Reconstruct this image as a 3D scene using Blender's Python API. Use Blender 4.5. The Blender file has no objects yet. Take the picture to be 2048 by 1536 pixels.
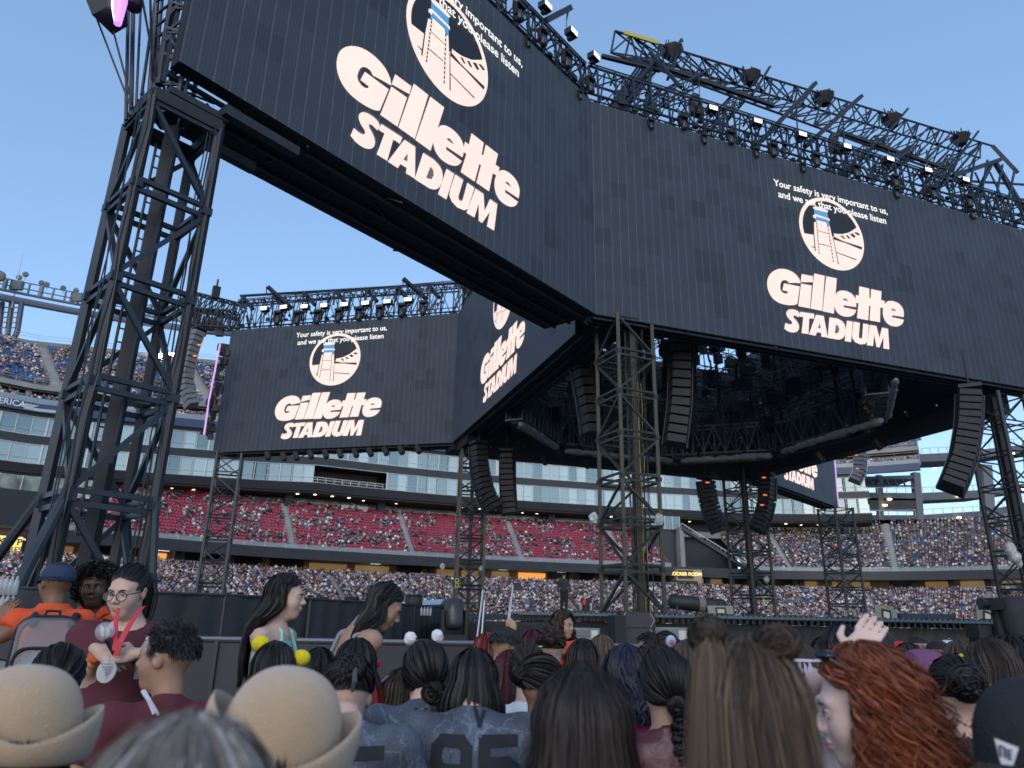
import bpy, bmesh, math, random
import numpy as np
from mathutils import Vector, Matrix
from mathutils.bvhtree import BVHTree
S = bpy.context.scene
COL = S.collection
rad = math.radians
random.seed(7); rng = np.random.default_rng(7)

# ------------------------------------------------------------------ camera
LENS_PX, PITCH, ROLL, EYE = 1427.0, rad(18.33), rad(1.12), 1.45
cam_d = bpy.data.cameras.new('camera'); cam = bpy.data.objects.new('camera', cam_d); COL.objects.link(cam)
cam_d.sensor_width = 36; cam_d.lens = LENS_PX / 2048 * 36; cam_d.clip_end = 3000; cam_d.clip_start = 0.05
_f = Vector((0, math.cos(PITCH), math.sin(PITCH))); _u = Vector((0, -math.sin(PITCH), math.cos(PITCH))); _r = Vector((1, 0, 0))
_R = _r*math.cos(ROLL) + _u*math.sin(ROLL); _U = _u*math.cos(ROLL) - _r*math.sin(ROLL)
cam.matrix_world = Matrix(((_R.x, _U.x, -_f.x, 0), (_R.y, _U.y, -_f.y, 0), (_R.z, _U.z, -_f.z, EYE), (0, 0, 0, 1)))
cam_d.dof.use_dof = True; cam_d.dof.focus_distance = 6.0; cam_d.dof.aperture_fstop = 3.2
S.camera = cam
# ------------------------------------------------------------------ sky, sun, exposure
W = bpy.data.worlds.new('World'); S.world = W; W.use_nodes = True
nt = W.node_tree; bg = nt.nodes['Background']; sky = nt.nodes.new('ShaderNodeTexSky'); sky.sky_type = 'NISHITA'
SUN_EL, SUN_AZ = 26.0, 188.0           # azimuth clockwise from +Y; behind the camera low evening sun
sky.sun_disc = False; sky.sun_elevation = rad(SUN_EL); sky.sun_rotation = rad(SUN_AZ)
sky.air_density = 1.0; sky.dust_density = 1.2; sky.ozone_density = 2.6
mixn = nt.nodes.new('ShaderNodeMixRGB'); mixn.inputs[0].default_value = .45; mixn.inputs[2].default_value = (.94, 1.64, 2.66, 1)   # flat blue mixed in to lighten and even out the sky
nt.links.new(sky.outputs[0], mixn.inputs[1]); nt.links.new(mixn.outputs[0], bg.inputs[0]); bg.inputs[1].default_value = 0.13
sl = bpy.data.lights.new('sun', 'SUN'); sun = bpy.data.objects.new('sun', sl); COL.objects.link(sun)
sl.energy = 0.16; sl.angle = rad(14); sl.color = (1, .95, .9)
_a = rad(SUN_AZ); _e = rad(40)
sun.rotation_euler = Vector((math.sin(_a)*math.cos(_e), math.cos(_a)*math.cos(_e), math.sin(_e))).to_track_quat('Z', 'Y').to_euler()
S.view_settings.view_transform = 'Standard'; S.view_settings.look = 'None'; S.view_settings.gamma = 1
S.view_settings.use_curve_mapping = False; S.view_settings.exposure = 1.2
S.cycles.max_bounces = 5; S.cycles.diffuse_bounces = 2; S.cycles.glossy_bounces = 2; S.cycles.transmission_bounces = 4
S.cycles.transparent_max_bounces = 8
S.cycles.use_denoising = True

# ------------------------------------------------------------------ helpers
def ray(x, y):
    return _f*LENS_PX + _R*(x-1024) - _U*(y-768)
def at_y(x, y, Y):
    d = ray(x, y); return d*(Y/d.y) + Vector((0, 0, EYE))
def at_z(x, y, z):
    d = ray(x, y); return d*((z-EYE)/d.z) + Vector((0, 0, EYE))
def at_d(x, y, D):
    return ray(x, y)*(D/LENS_PX) + Vector((0, 0, EYE))
_m = {}
def mat(name, color, rough=.7, metal=0., var=0., scale=8., bump=0., bscale=60., emit=None, estr=1., alpha=1., spec=.5, trans=0., attr=None):
    if name in _m: return _m[name]
    m = bpy.data.materials.new(name); m.use_nodes = True; t = m.node_tree; b = t.nodes['Principled BSDF']
    b.inputs['Base Color'].default_value = (*color, 1); b.inputs['Roughness'].default_value = rough; b.inputs['Metallic'].default_value = metal
    b.inputs['Specular IOR Level'].default_value = spec
    if trans: b.inputs['Transmission Weight'].default_value = trans; b.inputs['IOR'].default_value = 1.2
    if alpha < 1: b.inputs['Alpha'].default_value = alpha
    src = None
    if attr:
        a = t.nodes.new('ShaderNodeAttribute'); a.attribute_name = attr; src = a.outputs['Color']; t.links.new(src, b.inputs['Base Color'])
    if var or bump:
        tc = t.nodes.new('ShaderNodeTexCoord')
    if var:
        n = t.nodes.new('ShaderNodeTexNoise'); n.inputs['Scale'].default_value = scale; n.inputs['Detail'].default_value = 5
        t.links.new(tc.outputs['Object'], n.inputs['Vector'])
        r = t.nodes.new('ShaderNodeMapRange'); r.inputs[1].default_value = .25; r.inputs[2].default_value = .75; r.inputs[3].default_value = 1-var; r.inputs[4].default_value = 1+var
        t.links.new(n.outputs[0], r.inputs[0])
        v = t.nodes.new('ShaderNodeVectorMath'); v.operation = 'SCALE'
        if src: t.links.new(src, v.inputs[0])
        else: v.inputs[0].default_value = color
        t.links.new(r.outputs[0], v.inputs['Scale']); t.links.new(v.outputs[0], b.inputs['Base Color'])
    if bump:
        n2 = t.nodes.new('ShaderNodeTexNoise'); n2.inputs['Scale'].default_value = bscale; n2.inputs['Detail'].default_value = 4
        t.links.new(tc.outputs['Object'], n2.inputs['Vector'])
        bp = t.nodes.new('ShaderNodeBump'); bp.inputs['Strength'].default_value = bump; bp.inputs['Distance'].default_value = .02
        t.links.new(n2.outputs[0], bp.inputs['Height']); t.links.new(bp.outputs[0], b.inputs['Normal'])
    if emit:
        b.inputs['Emission Color'].default_value = (*emit, 1); b.inputs['Emission Strength'].default_value = estr
    _m[name] = m; return m

def tag(o, label=None, cat=None, group=None, kind=None):
    if label: o['label'] = label
    if cat: o['category'] = cat
    if group: o['group'] = group
    if kind: o['kind'] = kind
    return o
def empty(name, loc=(0, 0, 0), label=None, cat=None, group=None, rz=0.):
    o = bpy.data.objects.new(name, None); COL.objects.link(o); o.location = loc; o.rotation_euler = (0, 0, rz); o.empty_display_size = .1
    o['_inv'] = 0
    del o['_inv']
    return tag(o, label, cat, group)
def link(name, me, parent=None, world=True):
    """mesh given in world coordinates; parented so that it stays where it is"""
    o = bpy.data.objects.new(name, me); COL.objects.link(o)
    if parent is not None:
        o.parent = parent
        if world:
            M = Matrix.Translation(parent.location) @ parent.rotation_euler.to_matrix().to_4x4()
            if parent.parent is not None:
                pp = parent.parent; M = Matrix.Translation(pp.location) @ pp.rotation_euler.to_matrix().to_4x4() @ parent.matrix_parent_inverse @ M
            o.matrix_parent_inverse = M.inverted()
    return o
def mesh_np(name, V, F, mats, smooth=False, fmat=None, vcol=None):
    me = bpy.data.meshes.new(name)
    V = np.asarray(V, dtype=np.float32)
    if isinstance(F, np.ndarray):
        n, k = F.shape
        me.vertices.add(len(V)); me.vertices.foreach_set('co', V.ravel())
        me.loops.add(n*k); me.loops.foreach_set('vertex_index', F.astype(np.int32).ravel())
        me.polygons.add(n); me.polygons.foreach_set('loop_start', np.arange(0, n*k, k, dtype=np.int32))
        me.polygons.foreach_set('loop_total', np.full(n, k, dtype=np.int32))
        me.update(calc_edges=True)
    else:
        me.from_pydata(V.tolist(), [], F)
    for m in (mats if isinstance(mats, (list, tuple)) else [mats]): me.materials.append(m)
    if fmat is not None: me.polygons.foreach_set('material_index', np.asarray(fmat, dtype=np.int32))
    if smooth: me.polygons.foreach_set('use_smooth', np.ones(len(me.polygons), dtype=bool))
    if vcol is not None:
        a = me.color_attributes.new('Col', 'FLOAT_COLOR', 'POINT')
        c = np.ones((len(V), 4), dtype=np.float32); c[:, :3] = vcol; a.data.foreach_set('color', c.ravel())
    me.update(); return me
class MB:
    """collects simple solids and links them as ONE mesh"""
    def __init__(s): s.v = []; s.f = []; s.m = []; s.k = []
    def add(s, v, f, mi=0):
        o = len(s.v); s.k.append((o, len(s.f), len(v), len(f))); s.v += [tuple(p) for p in v]; s.f += [tuple(i+o for i in q) for q in f]; s.m += [mi]*len(f)
    def box(s, c, d, rz=0., mi=0, M=None):
        hx, hy, hz = d[0]/2, d[1]/2, d[2]/2
        P = [Vector((x, y, z)) for z in (-hz, hz) for y in (-hy, hy) for x in (-hx, hx)]
        R = M if M is not None else Matrix.Rotation(rz, 3, 'Z')
        s.add([R @ p + Vector(c) for p in P], [(0, 2, 3, 1), (4, 5, 7, 6), (0, 1, 5, 4), (2, 6, 7, 3), (0, 4, 6, 2), (1, 3, 7, 5)], mi)
    def bar(s, p, q, w, h=None, n=4, mi=0, w2=None):
        """straight member from p to q, n-sided"""
        p, q = Vector(p), Vector(q); h = h or w; d = q-p
        if d.length < 1e-6: return
        z = d.normalized(); x = z.cross(Vector((0, 0, 1)))
        if x.length < 1e-3: x = Vector((1, 0, 0))
        x.normalize(); y = x.cross(z); V = []; k = math.pi/4 if n == 4 else 0; g = math.sqrt(2) if n == 4 else 1
        for e, sc in ((p, 1), (q, (w2/w if w2 else 1))):
            for i in range(n):
                a = k + 2*math.pi*i/n; V.append(e + x*math.cos(a)*w/2*g*sc + y*math.sin(a)*h/2*g*sc)
        F = [(i, (i+1) % n, n+(i+1) % n, n+i) for i in range(n)] + [tuple(range(n-1, -1, -1)), tuple(range(n, 2*n))]
        s.add(V, F, mi)
    def tube(s, pts, r, n=6, mi=0):
        pts = [Vector(p) for p in pts]; V = []; m = len(pts)
        rs = r if isinstance(r, (list, tuple)) else [r]*m
        px = None
        for i, p in enumerate(pts):
            d = (pts[min(i+1, m-1)] - pts[max(i-1, 0)]).normalized()
            x = (px - d*px.dot(d)) if px is not None else d.cross(Vector((0, 0, 1)))
            if x.length < 1e-3: x = Vector((1, 0, 0))
            x.normalize(); px = x; y = d.cross(x)
            V += [p + (x*math.cos(2*math.pi*j/n) + y*math.sin(2*math.pi*j/n))*rs[i] for j in range(n)]
        F = [(i*n+j, i*n+(j+1) % n, (i+1)*n+(j+1) % n, (i+1)*n+j) for i in range(m-1) for j in range(n)]
        F += [tuple(range(n-1, -1, -1)), tuple(range((m-1)*n, m*n))]
        s.add(V, F, mi)
    def lathe(s, prof, c, axis=(0, 0, 1), n=16, mi=0):
        """profile [(r, t)] turned round an axis through c"""
        a = Vector(axis).normalized(); x = a.orthogonal().normalized(); y = a.cross(x); c = Vector(c); V = []
        for r, t in prof: V += [c + a*t + (x*math.cos(2*math.pi*j/n) + y*math.sin(2*math.pi*j/n))*r for j in range(n)]
        m = len(prof)
        F = [(i*n+j, i*n+(j+1) % n, (i+1)*n+(j+1) % n, (i+1)*n+j) for i in range(m-1) for j in range(n)]
        F += [tuple(range(n-1, -1, -1)), tuple(range((m-1)*n, m*n))]
        s.add(V, F, mi)
    def ball(s, c, r, n=8, mi=0, sc=(1, 1, 1), noise=0.):
        V = []; F = []; m = n//2+1
        for i in range(m+1):
            t = math.pi*i/m
            for j in range(n):
                k = 1+noise*random.uniform(-1, 1); a = 2*math.pi*j/n
                V.append((c[0]+r*sc[0]*k*math.sin(t)*math.cos(a), c[1]+r*sc[1]*k*math.sin(t)*math.sin(a), c[2]+r*sc[2]*k*math.cos(t)))
        for i in range(m):
            for j in range(n): F.append((i*n+j, (i+1)*n+j, (i+1)*n+(j+1) % n, i*n+(j+1) % n))
        s.add(V, F, mi)
    def truss(s, p, q, w, h, bays, r=.05, up=(0, 0, 1), mi=0, rd=None, n=4, faces=(0, 1, 2, 3)):
        """box truss from p to q: four chords and zigzag web; p,q is the centre line"""
        p, q = Vector(p), Vector(q); z = (q-p).normalized(); u = Vector(up); x = z.cross(u).normalized(); y = x.cross(z).normalized(); rd = rd or r*.6
        cor = [(-1, -1), (1, -1), (1, 1), (-1, 1)]
        P = [[p.lerp(q, i/bays) + x*a*w/2 + y*b*h/2 for i in range(bays+1)] for a, b in cor]
        for c in P: s.bar(c[0], c[-1], r, n=n, mi=mi)
        for k in faces:
            A, B = P[k], P[(k+1) % 4]
            for i in range(bays):
                if i % 2 == 0: s.bar(A[i], B[i+1], rd, n=n, mi=mi)
                else: s.bar(B[i], A[i+1], rd, n=n, mi=mi)
                if i % 2 == 0 or bays < 14: s.bar(A[i], B[i], rd, n=n, mi=mi)
            s.bar(A[-1], B[-1], rd, n=n, mi=mi)
    def build_each(s, name, m, parent=None, smooth=False):
        """every solid added becomes a part of its own"""
        for o, fo, nv, nf in s.k:
            me = bpy.data.meshes.new(name); me.from_pydata([tuple(v) for v in s.v[o:o+nv]], [], [tuple(i-o for i in q) for q in s.f[fo:fo+nf]]); me.materials.append(m)
            if smooth: me.polygons.foreach_set('use_smooth', [True]*len(me.polygons))
            me.update(); link(name, me, parent)
    def build(s, name, m, parent=None, smooth=False, label=None, cat=None, group=None, kind=None):
        ms = m if isinstance(m, (list, tuple)) else [m]
        me = bpy.data.meshes.new(name); me.from_pydata([tuple(v) for v in s.v], [], s.f)
        for q in ms: me.materials.append(q)
        if len(ms) > 1: me.polygons.foreach_set('material_index', s.m)
        if smooth: me.polygons.foreach_set('use_smooth', [True]*len(me.polygons))
        me.update(); return tag(link(name, me, parent), label, cat, group, kind)
# common materials
M_BLACK = mat('black_steel', (.016, .019, .024), .6, .0, var=.3, scale=1.5)
M_STEEL = mat('dark_truss_steel', (.022, .030, .043), .5, .3, var=.3, scale=2.)
M_TRUSS = mat('grey_truss', (.035, .042, .052), .45, .5, var=.25, scale=2.)
M_PLAST = mat('black_plastic', (.012, .013, .015), .6)
M_CLOTH = mat('black_drape', (.014, .015, .018), .8, var=.3, scale=3, bump=.3, bscale=12)
M_WHITE = mat('white_paint', (.7, .7, .7), .5)
M_CHROME = mat('silver_metal', (.5, .5, .52), .3, .9)

ORD = ('first', 'second', 'third', 'fourth', 'fifth', 'sixth', 'seventh', 'eighth', 'ninth', 'tenth', 'eleventh', 'twelfth', 'thirteenth', 'fourteenth', 'fifteenth', 'sixteenth', 'seventeenth', 'eighteenth', 'nineteenth')
# ================================================================== the ground
def M_ground():
    return mat('field_cover', (.10, .105, .11), .9, var=.25, scale=.6, bump=.3, bscale=4)
g = MB(); g.add([(-600, -300, 0), (600, -300, 0), (600, 900, 0), (-600, 900, 0)], [(0, 1, 2, 3)])
g.build('ground', M_ground(), kind='structure')
# ================================================================== the stadium bowl
_pp = [(-104, 62), (-92, 76), (-78, 92), (-62, 108), (-48, 121), (-36, 129.5), (-11, 142), (18, 151), (42, 156), (60, 159), (80, 155.5), (98, 143.5), (116, 125), (130, 104)]
def catmull(P, n=14, closed=False):
    P = [np.array(p, float) for p in P]; out = []; m = len(P)
    for i in range(m if closed else m-1):
        a = P[(i-1) % m] if closed or i > 0 else P[0]*2-P[1]; b = P[i]; c = P[(i+1) % m]
        d = P[(i+2) % m] if closed or i < m-2 else P[-1]*2-P[-2]
        for k in range(n):
            t = k/n; out.append(.5*((2*b)+(c-a)*t+(2*a-5*b+4*c-d)*t*t+(3*b-a-3*c+d)*t**3))
    if not closed: out.append(P[-1])
    return np.array(out)
PATH = catmull(_pp, 16)
_sl = np.concatenate([[0], np.cumsum(np.linalg.norm(np.diff(PATH, axis=0), axis=1))])
PS = np.arange(0, _sl[-1], .25)
PATH = np.stack([np.interp(PS, _sl, PATH[:, i]) for i in (0, 1)], 1)
_t = np.gradient(PATH, axis=0); _t /= np.linalg.norm(_t, axis=1)[:, None]
PN = np.stack([-_t[:, 1], _t[:, 0]], 1); PT = _t
def pp(s, d=0., z=0.):
    i = min(max(s/.25, 0), len(PS)-1); j = int(i)
    a = PATH[j]+PN[j]*d
    if j+1 < len(PS): a = a*(1-(i-j))+(PATH[j+1]+PN[j+1]*d)*(i-j)
    return (a[0], a[1], z)
def s_at(px, d=0., py=1100):
    r = ray(px, py); az = math.atan2(r.x, r.y)
    Q = PATH+PN*d; A = np.arctan2(Q[:, 0], Q[:, 1]); return float(PS[int(np.argmin(np.abs(A-az)))])
def kk(s):          # the stand's upper storeys sit a little lower at its far left end
    return .872+.128*min(max((s-s_at(40))/(s_at(640)-s_at(40)), 0), 1)
def strip(mb, s0, s1, prof, step=2.0, mi=0, cap=True, scale=False):
    """sweep a closed profile [(d,z)...] along the bowl between s0 and s1"""
    n = max(1, int((s1-s0)/step)); m = len(prof); V = []
    for i in range(n+1):
        s = s0+(s1-s0)*i/n; k = kk(s) if scale else 1
        V += [pp(s, d, z*k) for d, z in prof]
    F = [(i*m+j, (i+1)*m+j, (i+1)*m+(j+1) % m, i*m+(j+1) % m) for i in range(n) for j in range(m)]
    if cap: F += [tuple(range(m)), tuple(range(n*m+m-1, n*m-1, -1))]
    mb.add(V, F, mi)
M_CONC = mat('stand_concrete', (.30, .30, .29), .85, var=.2, scale=.4)
M_FASC = mat('charcoal_fascia', (.035, .036, .040), .5, var=.2, scale=.5)
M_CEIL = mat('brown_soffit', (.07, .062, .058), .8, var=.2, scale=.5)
M_RAIL = mat('galvanised_rail', (.42, .44, .46), .4, .6)
M_GLASSR = mat('rail_glass', (.45, .52, .55), .15, 0, alpha=.45)
M_RED = mat('red_seat_plastic', (.50, .05, .105), .5)
M_BLUE = mat('blue_seat_plastic', (.04, .11, .27), .5)
M_CROWD = mat('crowd_clothing', (.5, .5, .5), .8, attr='Col')
M_NAVY = mat('navy_fascia', (.05, .075, .15), .5)

def instances(T, TF, TC, P, A, SC=None, C=None):
    """replicate template verts T (faces TF) at P with rotation A; returns arrays"""
    n = len(P); k = len(T); c, s = np.cos(A)[:, None], np.sin(A)[:, None]; sc = np.ones((n, 1)) if SC is None else SC[:, None]
    X = T[None, :, 0]*sc; Y = T[None, :, 1]*sc; Z = T[None, :, 2]*sc
    V = np.stack([P[:, None, 0]+X*c-Y*s, P[:, None, 1]+X*s+Y*c, P[:, None, 2]+Z], 2).reshape(-1, 3)
    F = (TF[None]+(np.arange(n)*k)[:, None, None]).reshape(-1, TF.shape[1])
    return V, F
def _boxT(c, d, top=1.):
    V = []; F = [(0, 2, 3, 1), (4, 5, 7, 6), (0, 1, 5, 4), (2, 6, 7, 3), (0, 4, 6, 2), (1, 3, 7, 5)]
    for z in (-1, 1):
        for y in (-1, 1):
            for x in (-1, 1):
                k = top if z > 0 else 1; V.append((c[0]+x*d[0]/2*k, c[1]+y*d[1]/2*k, c[2]+z*d[2]/2))
    return V, F
# seated spectator facing -y (towards the field): lap, torso, shoulders, head, hair, raised arm
_pt = []; _pf = []; _pc = []
for cc, dd, tp, ci in (((0, -.22, .48), (.36, .42, .2), 1, 2), ((0, 0, .66), (.40, .24, .5), .82, 0), ((0, -.02, .99), (.19, .20, .17), .9, 1), ((0, .025, 1.10), (.21, .22, .13), .7, 3), ((.2, -.18, .72), (.09, .3, .09), 1, 1), ((-.2, -.18, .72), (.09, .3, .09), 1, 1)):
    v, f = _boxT(cc, dd, tp); o = len(_pt); _pt += v; _pf += [tuple(i+o for i in q) for q in (f[1], f[2], f[4], f[5])]; _pc += [ci]*8
PT_V, PT_F, PT_C = np.array(_pt), np.array(_pf), np.array(_pc)
v1, f1 = _boxT((0, 0, .42), (.46, .42, .05)); v2, f2 = _boxT((0, .22, .66), (.46, .05, .44))
ST_V = np.array(v1+v2); ST_F = np.array(f1+[tuple(i+8 for i in q) for q in f2])
PAL = np.array([(.012, .012, .014)]*9+[(.8, .78, .76)]*6+[(.25, .25, .27)]*2+[(.05, .06, .09)]*3+[(.42, .05, .06)]+[(.10, .02, .03)]*2+[(.30, .26, .42)]*2+[(.55, .34, .36)]*2+[(.35, .22, .15)]*2+[(.12, .22, .38)]*1+[(.1, .07, .05)]*2)
SKIN = np.array([(.52, .34, .26), (.45, .28, .2), (.32, .18, .12), (.58, .40, .32), (.2, .11, .07)])
HAIR = np.array([(.012, .010, .009)]*6+[(.05, .028, .015)]*2+[(.25, .2, .15)]+[(.5, .5, .48)])
def crowd_and_seats(parent_label, s0, s1, rows, d0, z0, dd, dz, dens, seatm, seatname, aisles, cl=0., scale=False, pitch=.56, empty_stand=None, dark_back=0):
    """rows of seats with spectators; both joined: nobody could count them"""
    sp = []; sa = []; pe = []; pa = []; ps = []
    r0 = np.random.default_rng(int(s0*10)+rows)
    field = {}
    for r in range(rows):
        d = d0+r*dd
        S0 = np.arange(s0, s1, pitch)+r0.uniform(-.05, .05)
        for s in S0:
            if any(a <= s <= b for a, b in aisles): continue
            x, y, _ = pp(s, d); z = (z0+r*dz)*(kk(s) if scale else 1)
            i = min(int(s/.25), len(PS)-1); a = math.atan2(PT[i][1], PT[i][0])
            cell = (int(s/3.1), r//2); q = field.setdefault(cell, r0.uniform(-cl, cl))
            occ = r0.random() < dens+q
            if not occ: sp.append((x, y, z)); sa.append(a)
            else:
                pe.append((x+r0.uniform(-.06, .06), y, z+(0.25 if r0.random() < .12 else 0))); pa.append(a+r0.uniform(-.35, .35)); ps.append(r0.uniform(.92, 1.12))
    out = []
    if sp:
        V, F = instances(ST_V, ST_F, None, np.array(sp), np.array(sa))
        out.append(link(seatname, mesh_np(seatname, V, F, seatm)))
    if pe:
        n = len(pe); V, F = instances(PT_V, PT_F, None, np.array(pe), np.array(pa), np.array(ps))
        C = np.zeros((n, len(PT_V), 3)); top = PAL[r0.integers(0, len(PAL), n)]; sk = SKIN[r0.integers(0, 5, n)]; ha = HAIR[r0.integers(0, len(HAIR), n)]
        bot = PAL[r0.integers(0, len(PAL), n)]*.5
        for ci, arr in ((0, top), (1, sk), (2, bot), (3, ha)): C[:, PT_C == ci] = arr[:, None]
        sl_ = r0.random(n) < .6; C[np.ix_(sl_, np.arange(32, 48))] = top[sl_][:, None]
        C *= r0.uniform(.75, 1.2, (n, 1, 1))
        out.append(link('seated_crowd', mesh_np('seated_crowd', V, F, M_CROWD, vcol=C.reshape(-1, 3))))
    return out
def aisle_list(s0, s1, first, gap=21., w=1.5):
    out = []; s = first
    while s < s1: out.append((s, s+w)); s += gap
    return out
def tier(mb, s0, s1, rows, d0, z0, dd, dz, thick=.5, scale=False):
    """stepped concrete tier"""
    prof = []
    for r in range(rows): prof += [(d0+(r-.35)*dd, z0+r*dz), (d0+(r+.65)*dd, z0+r*dz)]
    prof += [(d0+rows*dd, z0+(rows-1)*dz-thick), (d0-.5*dd, z0-thick)]
    strip(mb, s0, s1, prof, 2.5, scale=scale)
def railing(mb, s0, s1, d, z, h=1., gap=2.4, scale=False, r=.05, bars=1):
    n = max(1, int((s1-s0)/gap)); last = None
    for i in range(n+1):
        s = s0+(s1-s0)*i/n; k = kk(s) if scale else 1; p = Vector(pp(s, d, z*k))
        mb.bar(p, p+Vector((0, 0, h)), r)
        if last is not None:
            for b in range(bars+1): mb.bar(last+Vector((0, 0, h*(1-b*.45))), p+Vector((0, 0, h*(1-b*.45))), r)
        last = p
def steps(mb, aisles, rows, d0, z0, dd, dz, scale=False):
    for a, b in aisles:
        for r in range(rows):
            for h in (0, .5):
                s = (a+b)/2; i = min(int(s/.25), len(PS)-1); k = kk(s) if scale else 1
                mb.box(pp(s, d0+(r+h*.9)*dd, (z0+r*dz)*k+dz*(h*.5)+.02), (b-a, dd*.45, dz*.5), math.atan2(PT[i][1], PT[i][0]))

S_L, S_END = s_at(-120), s_at(2300)
# ---- lower bowl
st = empty('lower_stand', pp(s_at(900), -8), 'lower seating bowl packed with spectators under the dark balcony, all round the field', 'grandstand')
al = aisle_list(S_L, S_END, s_at(655), 22.5, 1.1)+aisle_list(S_L, s_at(655)-5, s_at(655)-22.5*5, 22.5)
mb = MB(); tier(mb, S_L, S_END, 24, -18, .3, .8, .355); mb.build('tier', M_CONC, st)
mb = MB(); steps(mb, [a for a in al if a[0] > S_L], 24, -18, .3, .8, .355); mb.build('aisle_steps', mat('aisle_concrete', (.38, .38, .37), .85, var=.15, scale=1), st, kind='stuff')
mb = MB(); strip(mb, S_L, S_END, [(-19.2, 0), (-19.2, 1.2), (-18.6, 1.2), (-18.6, 0)]); mb.build('front_wall', M_FASC, st)
mb = MB()
for a, b in ((820, 905), (1210, 1345), (1560, 1700), (1890, 2040), (290, 420)): railing(mb, s_at(a), s_at(b), -1.0, 8.2, 1.3, 2.2)
mb.build('railing', M_RAIL, st, kind='stuff')
for o, nm in zip(crowd_and_seats('', S_L, S_END, 24, -18, .3, .8, .355, .87, M_BLUE, 'blue_seats', al, .22), (None, None)):
    tag(o, {'blue_seats': 'few blue seats left empty between spectators of the lower bowl', 'seated_crowd': 'dense mass of spectators filling the lower bowl beneath the balcony'}[o.name.split('.')[0]],
        {'blue_seats': 'seats', 'seated_crowd': 'crowd'}[o.name.split('.')[0]], kind='stuff')
# concourse behind the lower bowl
cw = empty('concourse', pp(s_at(900), 8), 'tan lit concourse wall with kiosks between lower bowl and balcony', 'concourse')
mb = MB(); strip(mb, S_L, S_END, [(8, 8.2), (8, 12.4), (8.5, 12.4), (8.5, 8.2)]); mb.build('back_wall', mat('tan_wall', (.30, .22, .13), .8, var=.3, scale=.08), cw)
mb = MB(); strip(mb, S_L, S_END, [(1.6, 8.3), (8.6, 8.3), (8.6, 8.1), (1.6, 8.1)]); mb.build('walkway', M_CONC, cw)
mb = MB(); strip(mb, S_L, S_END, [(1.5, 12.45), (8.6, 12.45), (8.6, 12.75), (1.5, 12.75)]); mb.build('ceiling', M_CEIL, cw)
rk = np.random.default_rng(3); s = s_at(-60)
M_DK = mat('dark_shutter', (.02, .02, .024), .7)
WARM = mat('lit_kiosk', (.3, .14, .05), .6, emit=(1, .42, .1), estr=.4)
WALL_GLOW = mat('glowing_wall', (.4, .28, .14), .8, emit=(1, .62, .25), estr=.06)  # wall panels glow by themselves, standing in for the concourse lighting
LWH = mat('lit_white_sign', (.8, .8, .8), .5, emit=(.8, .9, 1), estr=.7)
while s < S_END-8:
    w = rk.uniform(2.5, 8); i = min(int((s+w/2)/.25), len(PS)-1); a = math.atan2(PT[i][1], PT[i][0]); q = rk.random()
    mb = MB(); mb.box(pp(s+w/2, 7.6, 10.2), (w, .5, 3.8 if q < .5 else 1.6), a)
    mb.build('shutter' if q < .5 else 'glow_panel', M_DK if q < .5 else WALL_GLOW if q < .9 else WARM, cw)
    if rk.random() < .35:
        mb = MB(); mb.box(pp(s+w/2, 5.5, 11.6), (1.9, .15, .7), a); mb.build('menu_board', LWH, cw)
    if rk.random() < .5:
        mb = MB(); mb.box(pp(s+w+.5, 4, 10.6), (1.1, 1.1, 3.6), a); mb.build('column', mat('navy_column', (.02, .03, .06), .6), cw)
    s += w+rk.uniform(.4, 3)
# people standing in the concourse
P = []; A = []; r0 = np.random.default_rng(5)
for _ in range(520): s = r0.uniform(S_L, S_END); P.append((*pp(s, r0.uniform(2, 5))[:2], 8.2+r0.uniform(.3, .5))); A.append(r0.uniform(0, 6.3))
V, F = instances(PT_V, PT_F, None, np.array(P), np.array(A)); n = len(P); C = np.zeros((n, len(PT_V), 3)); C[:] = PAL[r0.integers(0, len(PAL), n)][:, None]*.8; C[:, PT_C == 1] = SKIN[r0.integers(0, 5, n)][:, None]
tag(link('standing_crowd', mesh_np('standing_crowd', V, F, M_CROWD, vcol=C.reshape(-1, 3))), 'line of people standing along the concourse above the lower bowl', 'crowd', kind='stuff')

# ---- balcony (red on the left, blue on the right)
SR0, SR1, SB0 = s_at(82, 3), s_at(1342), s_at(1500)
def balcony(label, s0, s1, rows, dd, dz, seatm, seatname, dens, cl, a0, gap, clabel, slabel):
    st = empty('balcony_stand', pp((s0+s1)/2, 5), label, 'grandstand')
    al = [a for a in aisle_list(s0, s1, a0, gap, 1.2) if a[0] > s0]
    mb = MB(); tier(mb, s0, s1, rows, 1.4, 12.9, dd, dz); mb.build('tier', M_CONC, st)
    mb = MB(); steps(mb, al, rows, 1.4, 12.9, dd, dz); mb.build('aisle_steps', mat('aisle_concrete', (.38, .38, .37), .85), st, kind='stuff')
    mb = MB(); strip(mb, s0, s1, [(0, 11), (0, 12.75), (1.2, 12.9), (1.4, 12.3), (1.4, 11)]); mb.build('fascia', M_FASC, st)
    mb = MB(); strip(mb, s0, s1, [(.2, 12.8), (.2, 13.5), (.26, 13.5), (.26, 12.8)]); mb.build('glass_guard', M_GLASSR, st)
    mb = MB(); railing(mb, s0, s1, .2, 12.8, .8, 3.5, r=.05, bars=0)
    for a, b in al:
        for e in (a-.1, b+.1):
            mb.bar(pp(e, 1.2, 13.9), pp(e, 1.4+rows*dd*.25, 13.9+rows*dz*.25), .05)
    mb.build('handrail', M_RAIL, st)
    for o in crowd_and_seats('', s0, s1, rows, 1.4, 12.9, dd, dz, dens, seatm, seatname, al, cl):
        c = o.name.split('.')[0] == 'seated_crowd'; tag(o, clabel if c else slabel, 'crowd' if c else 'seats', kind='stuff')
    return st
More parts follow.
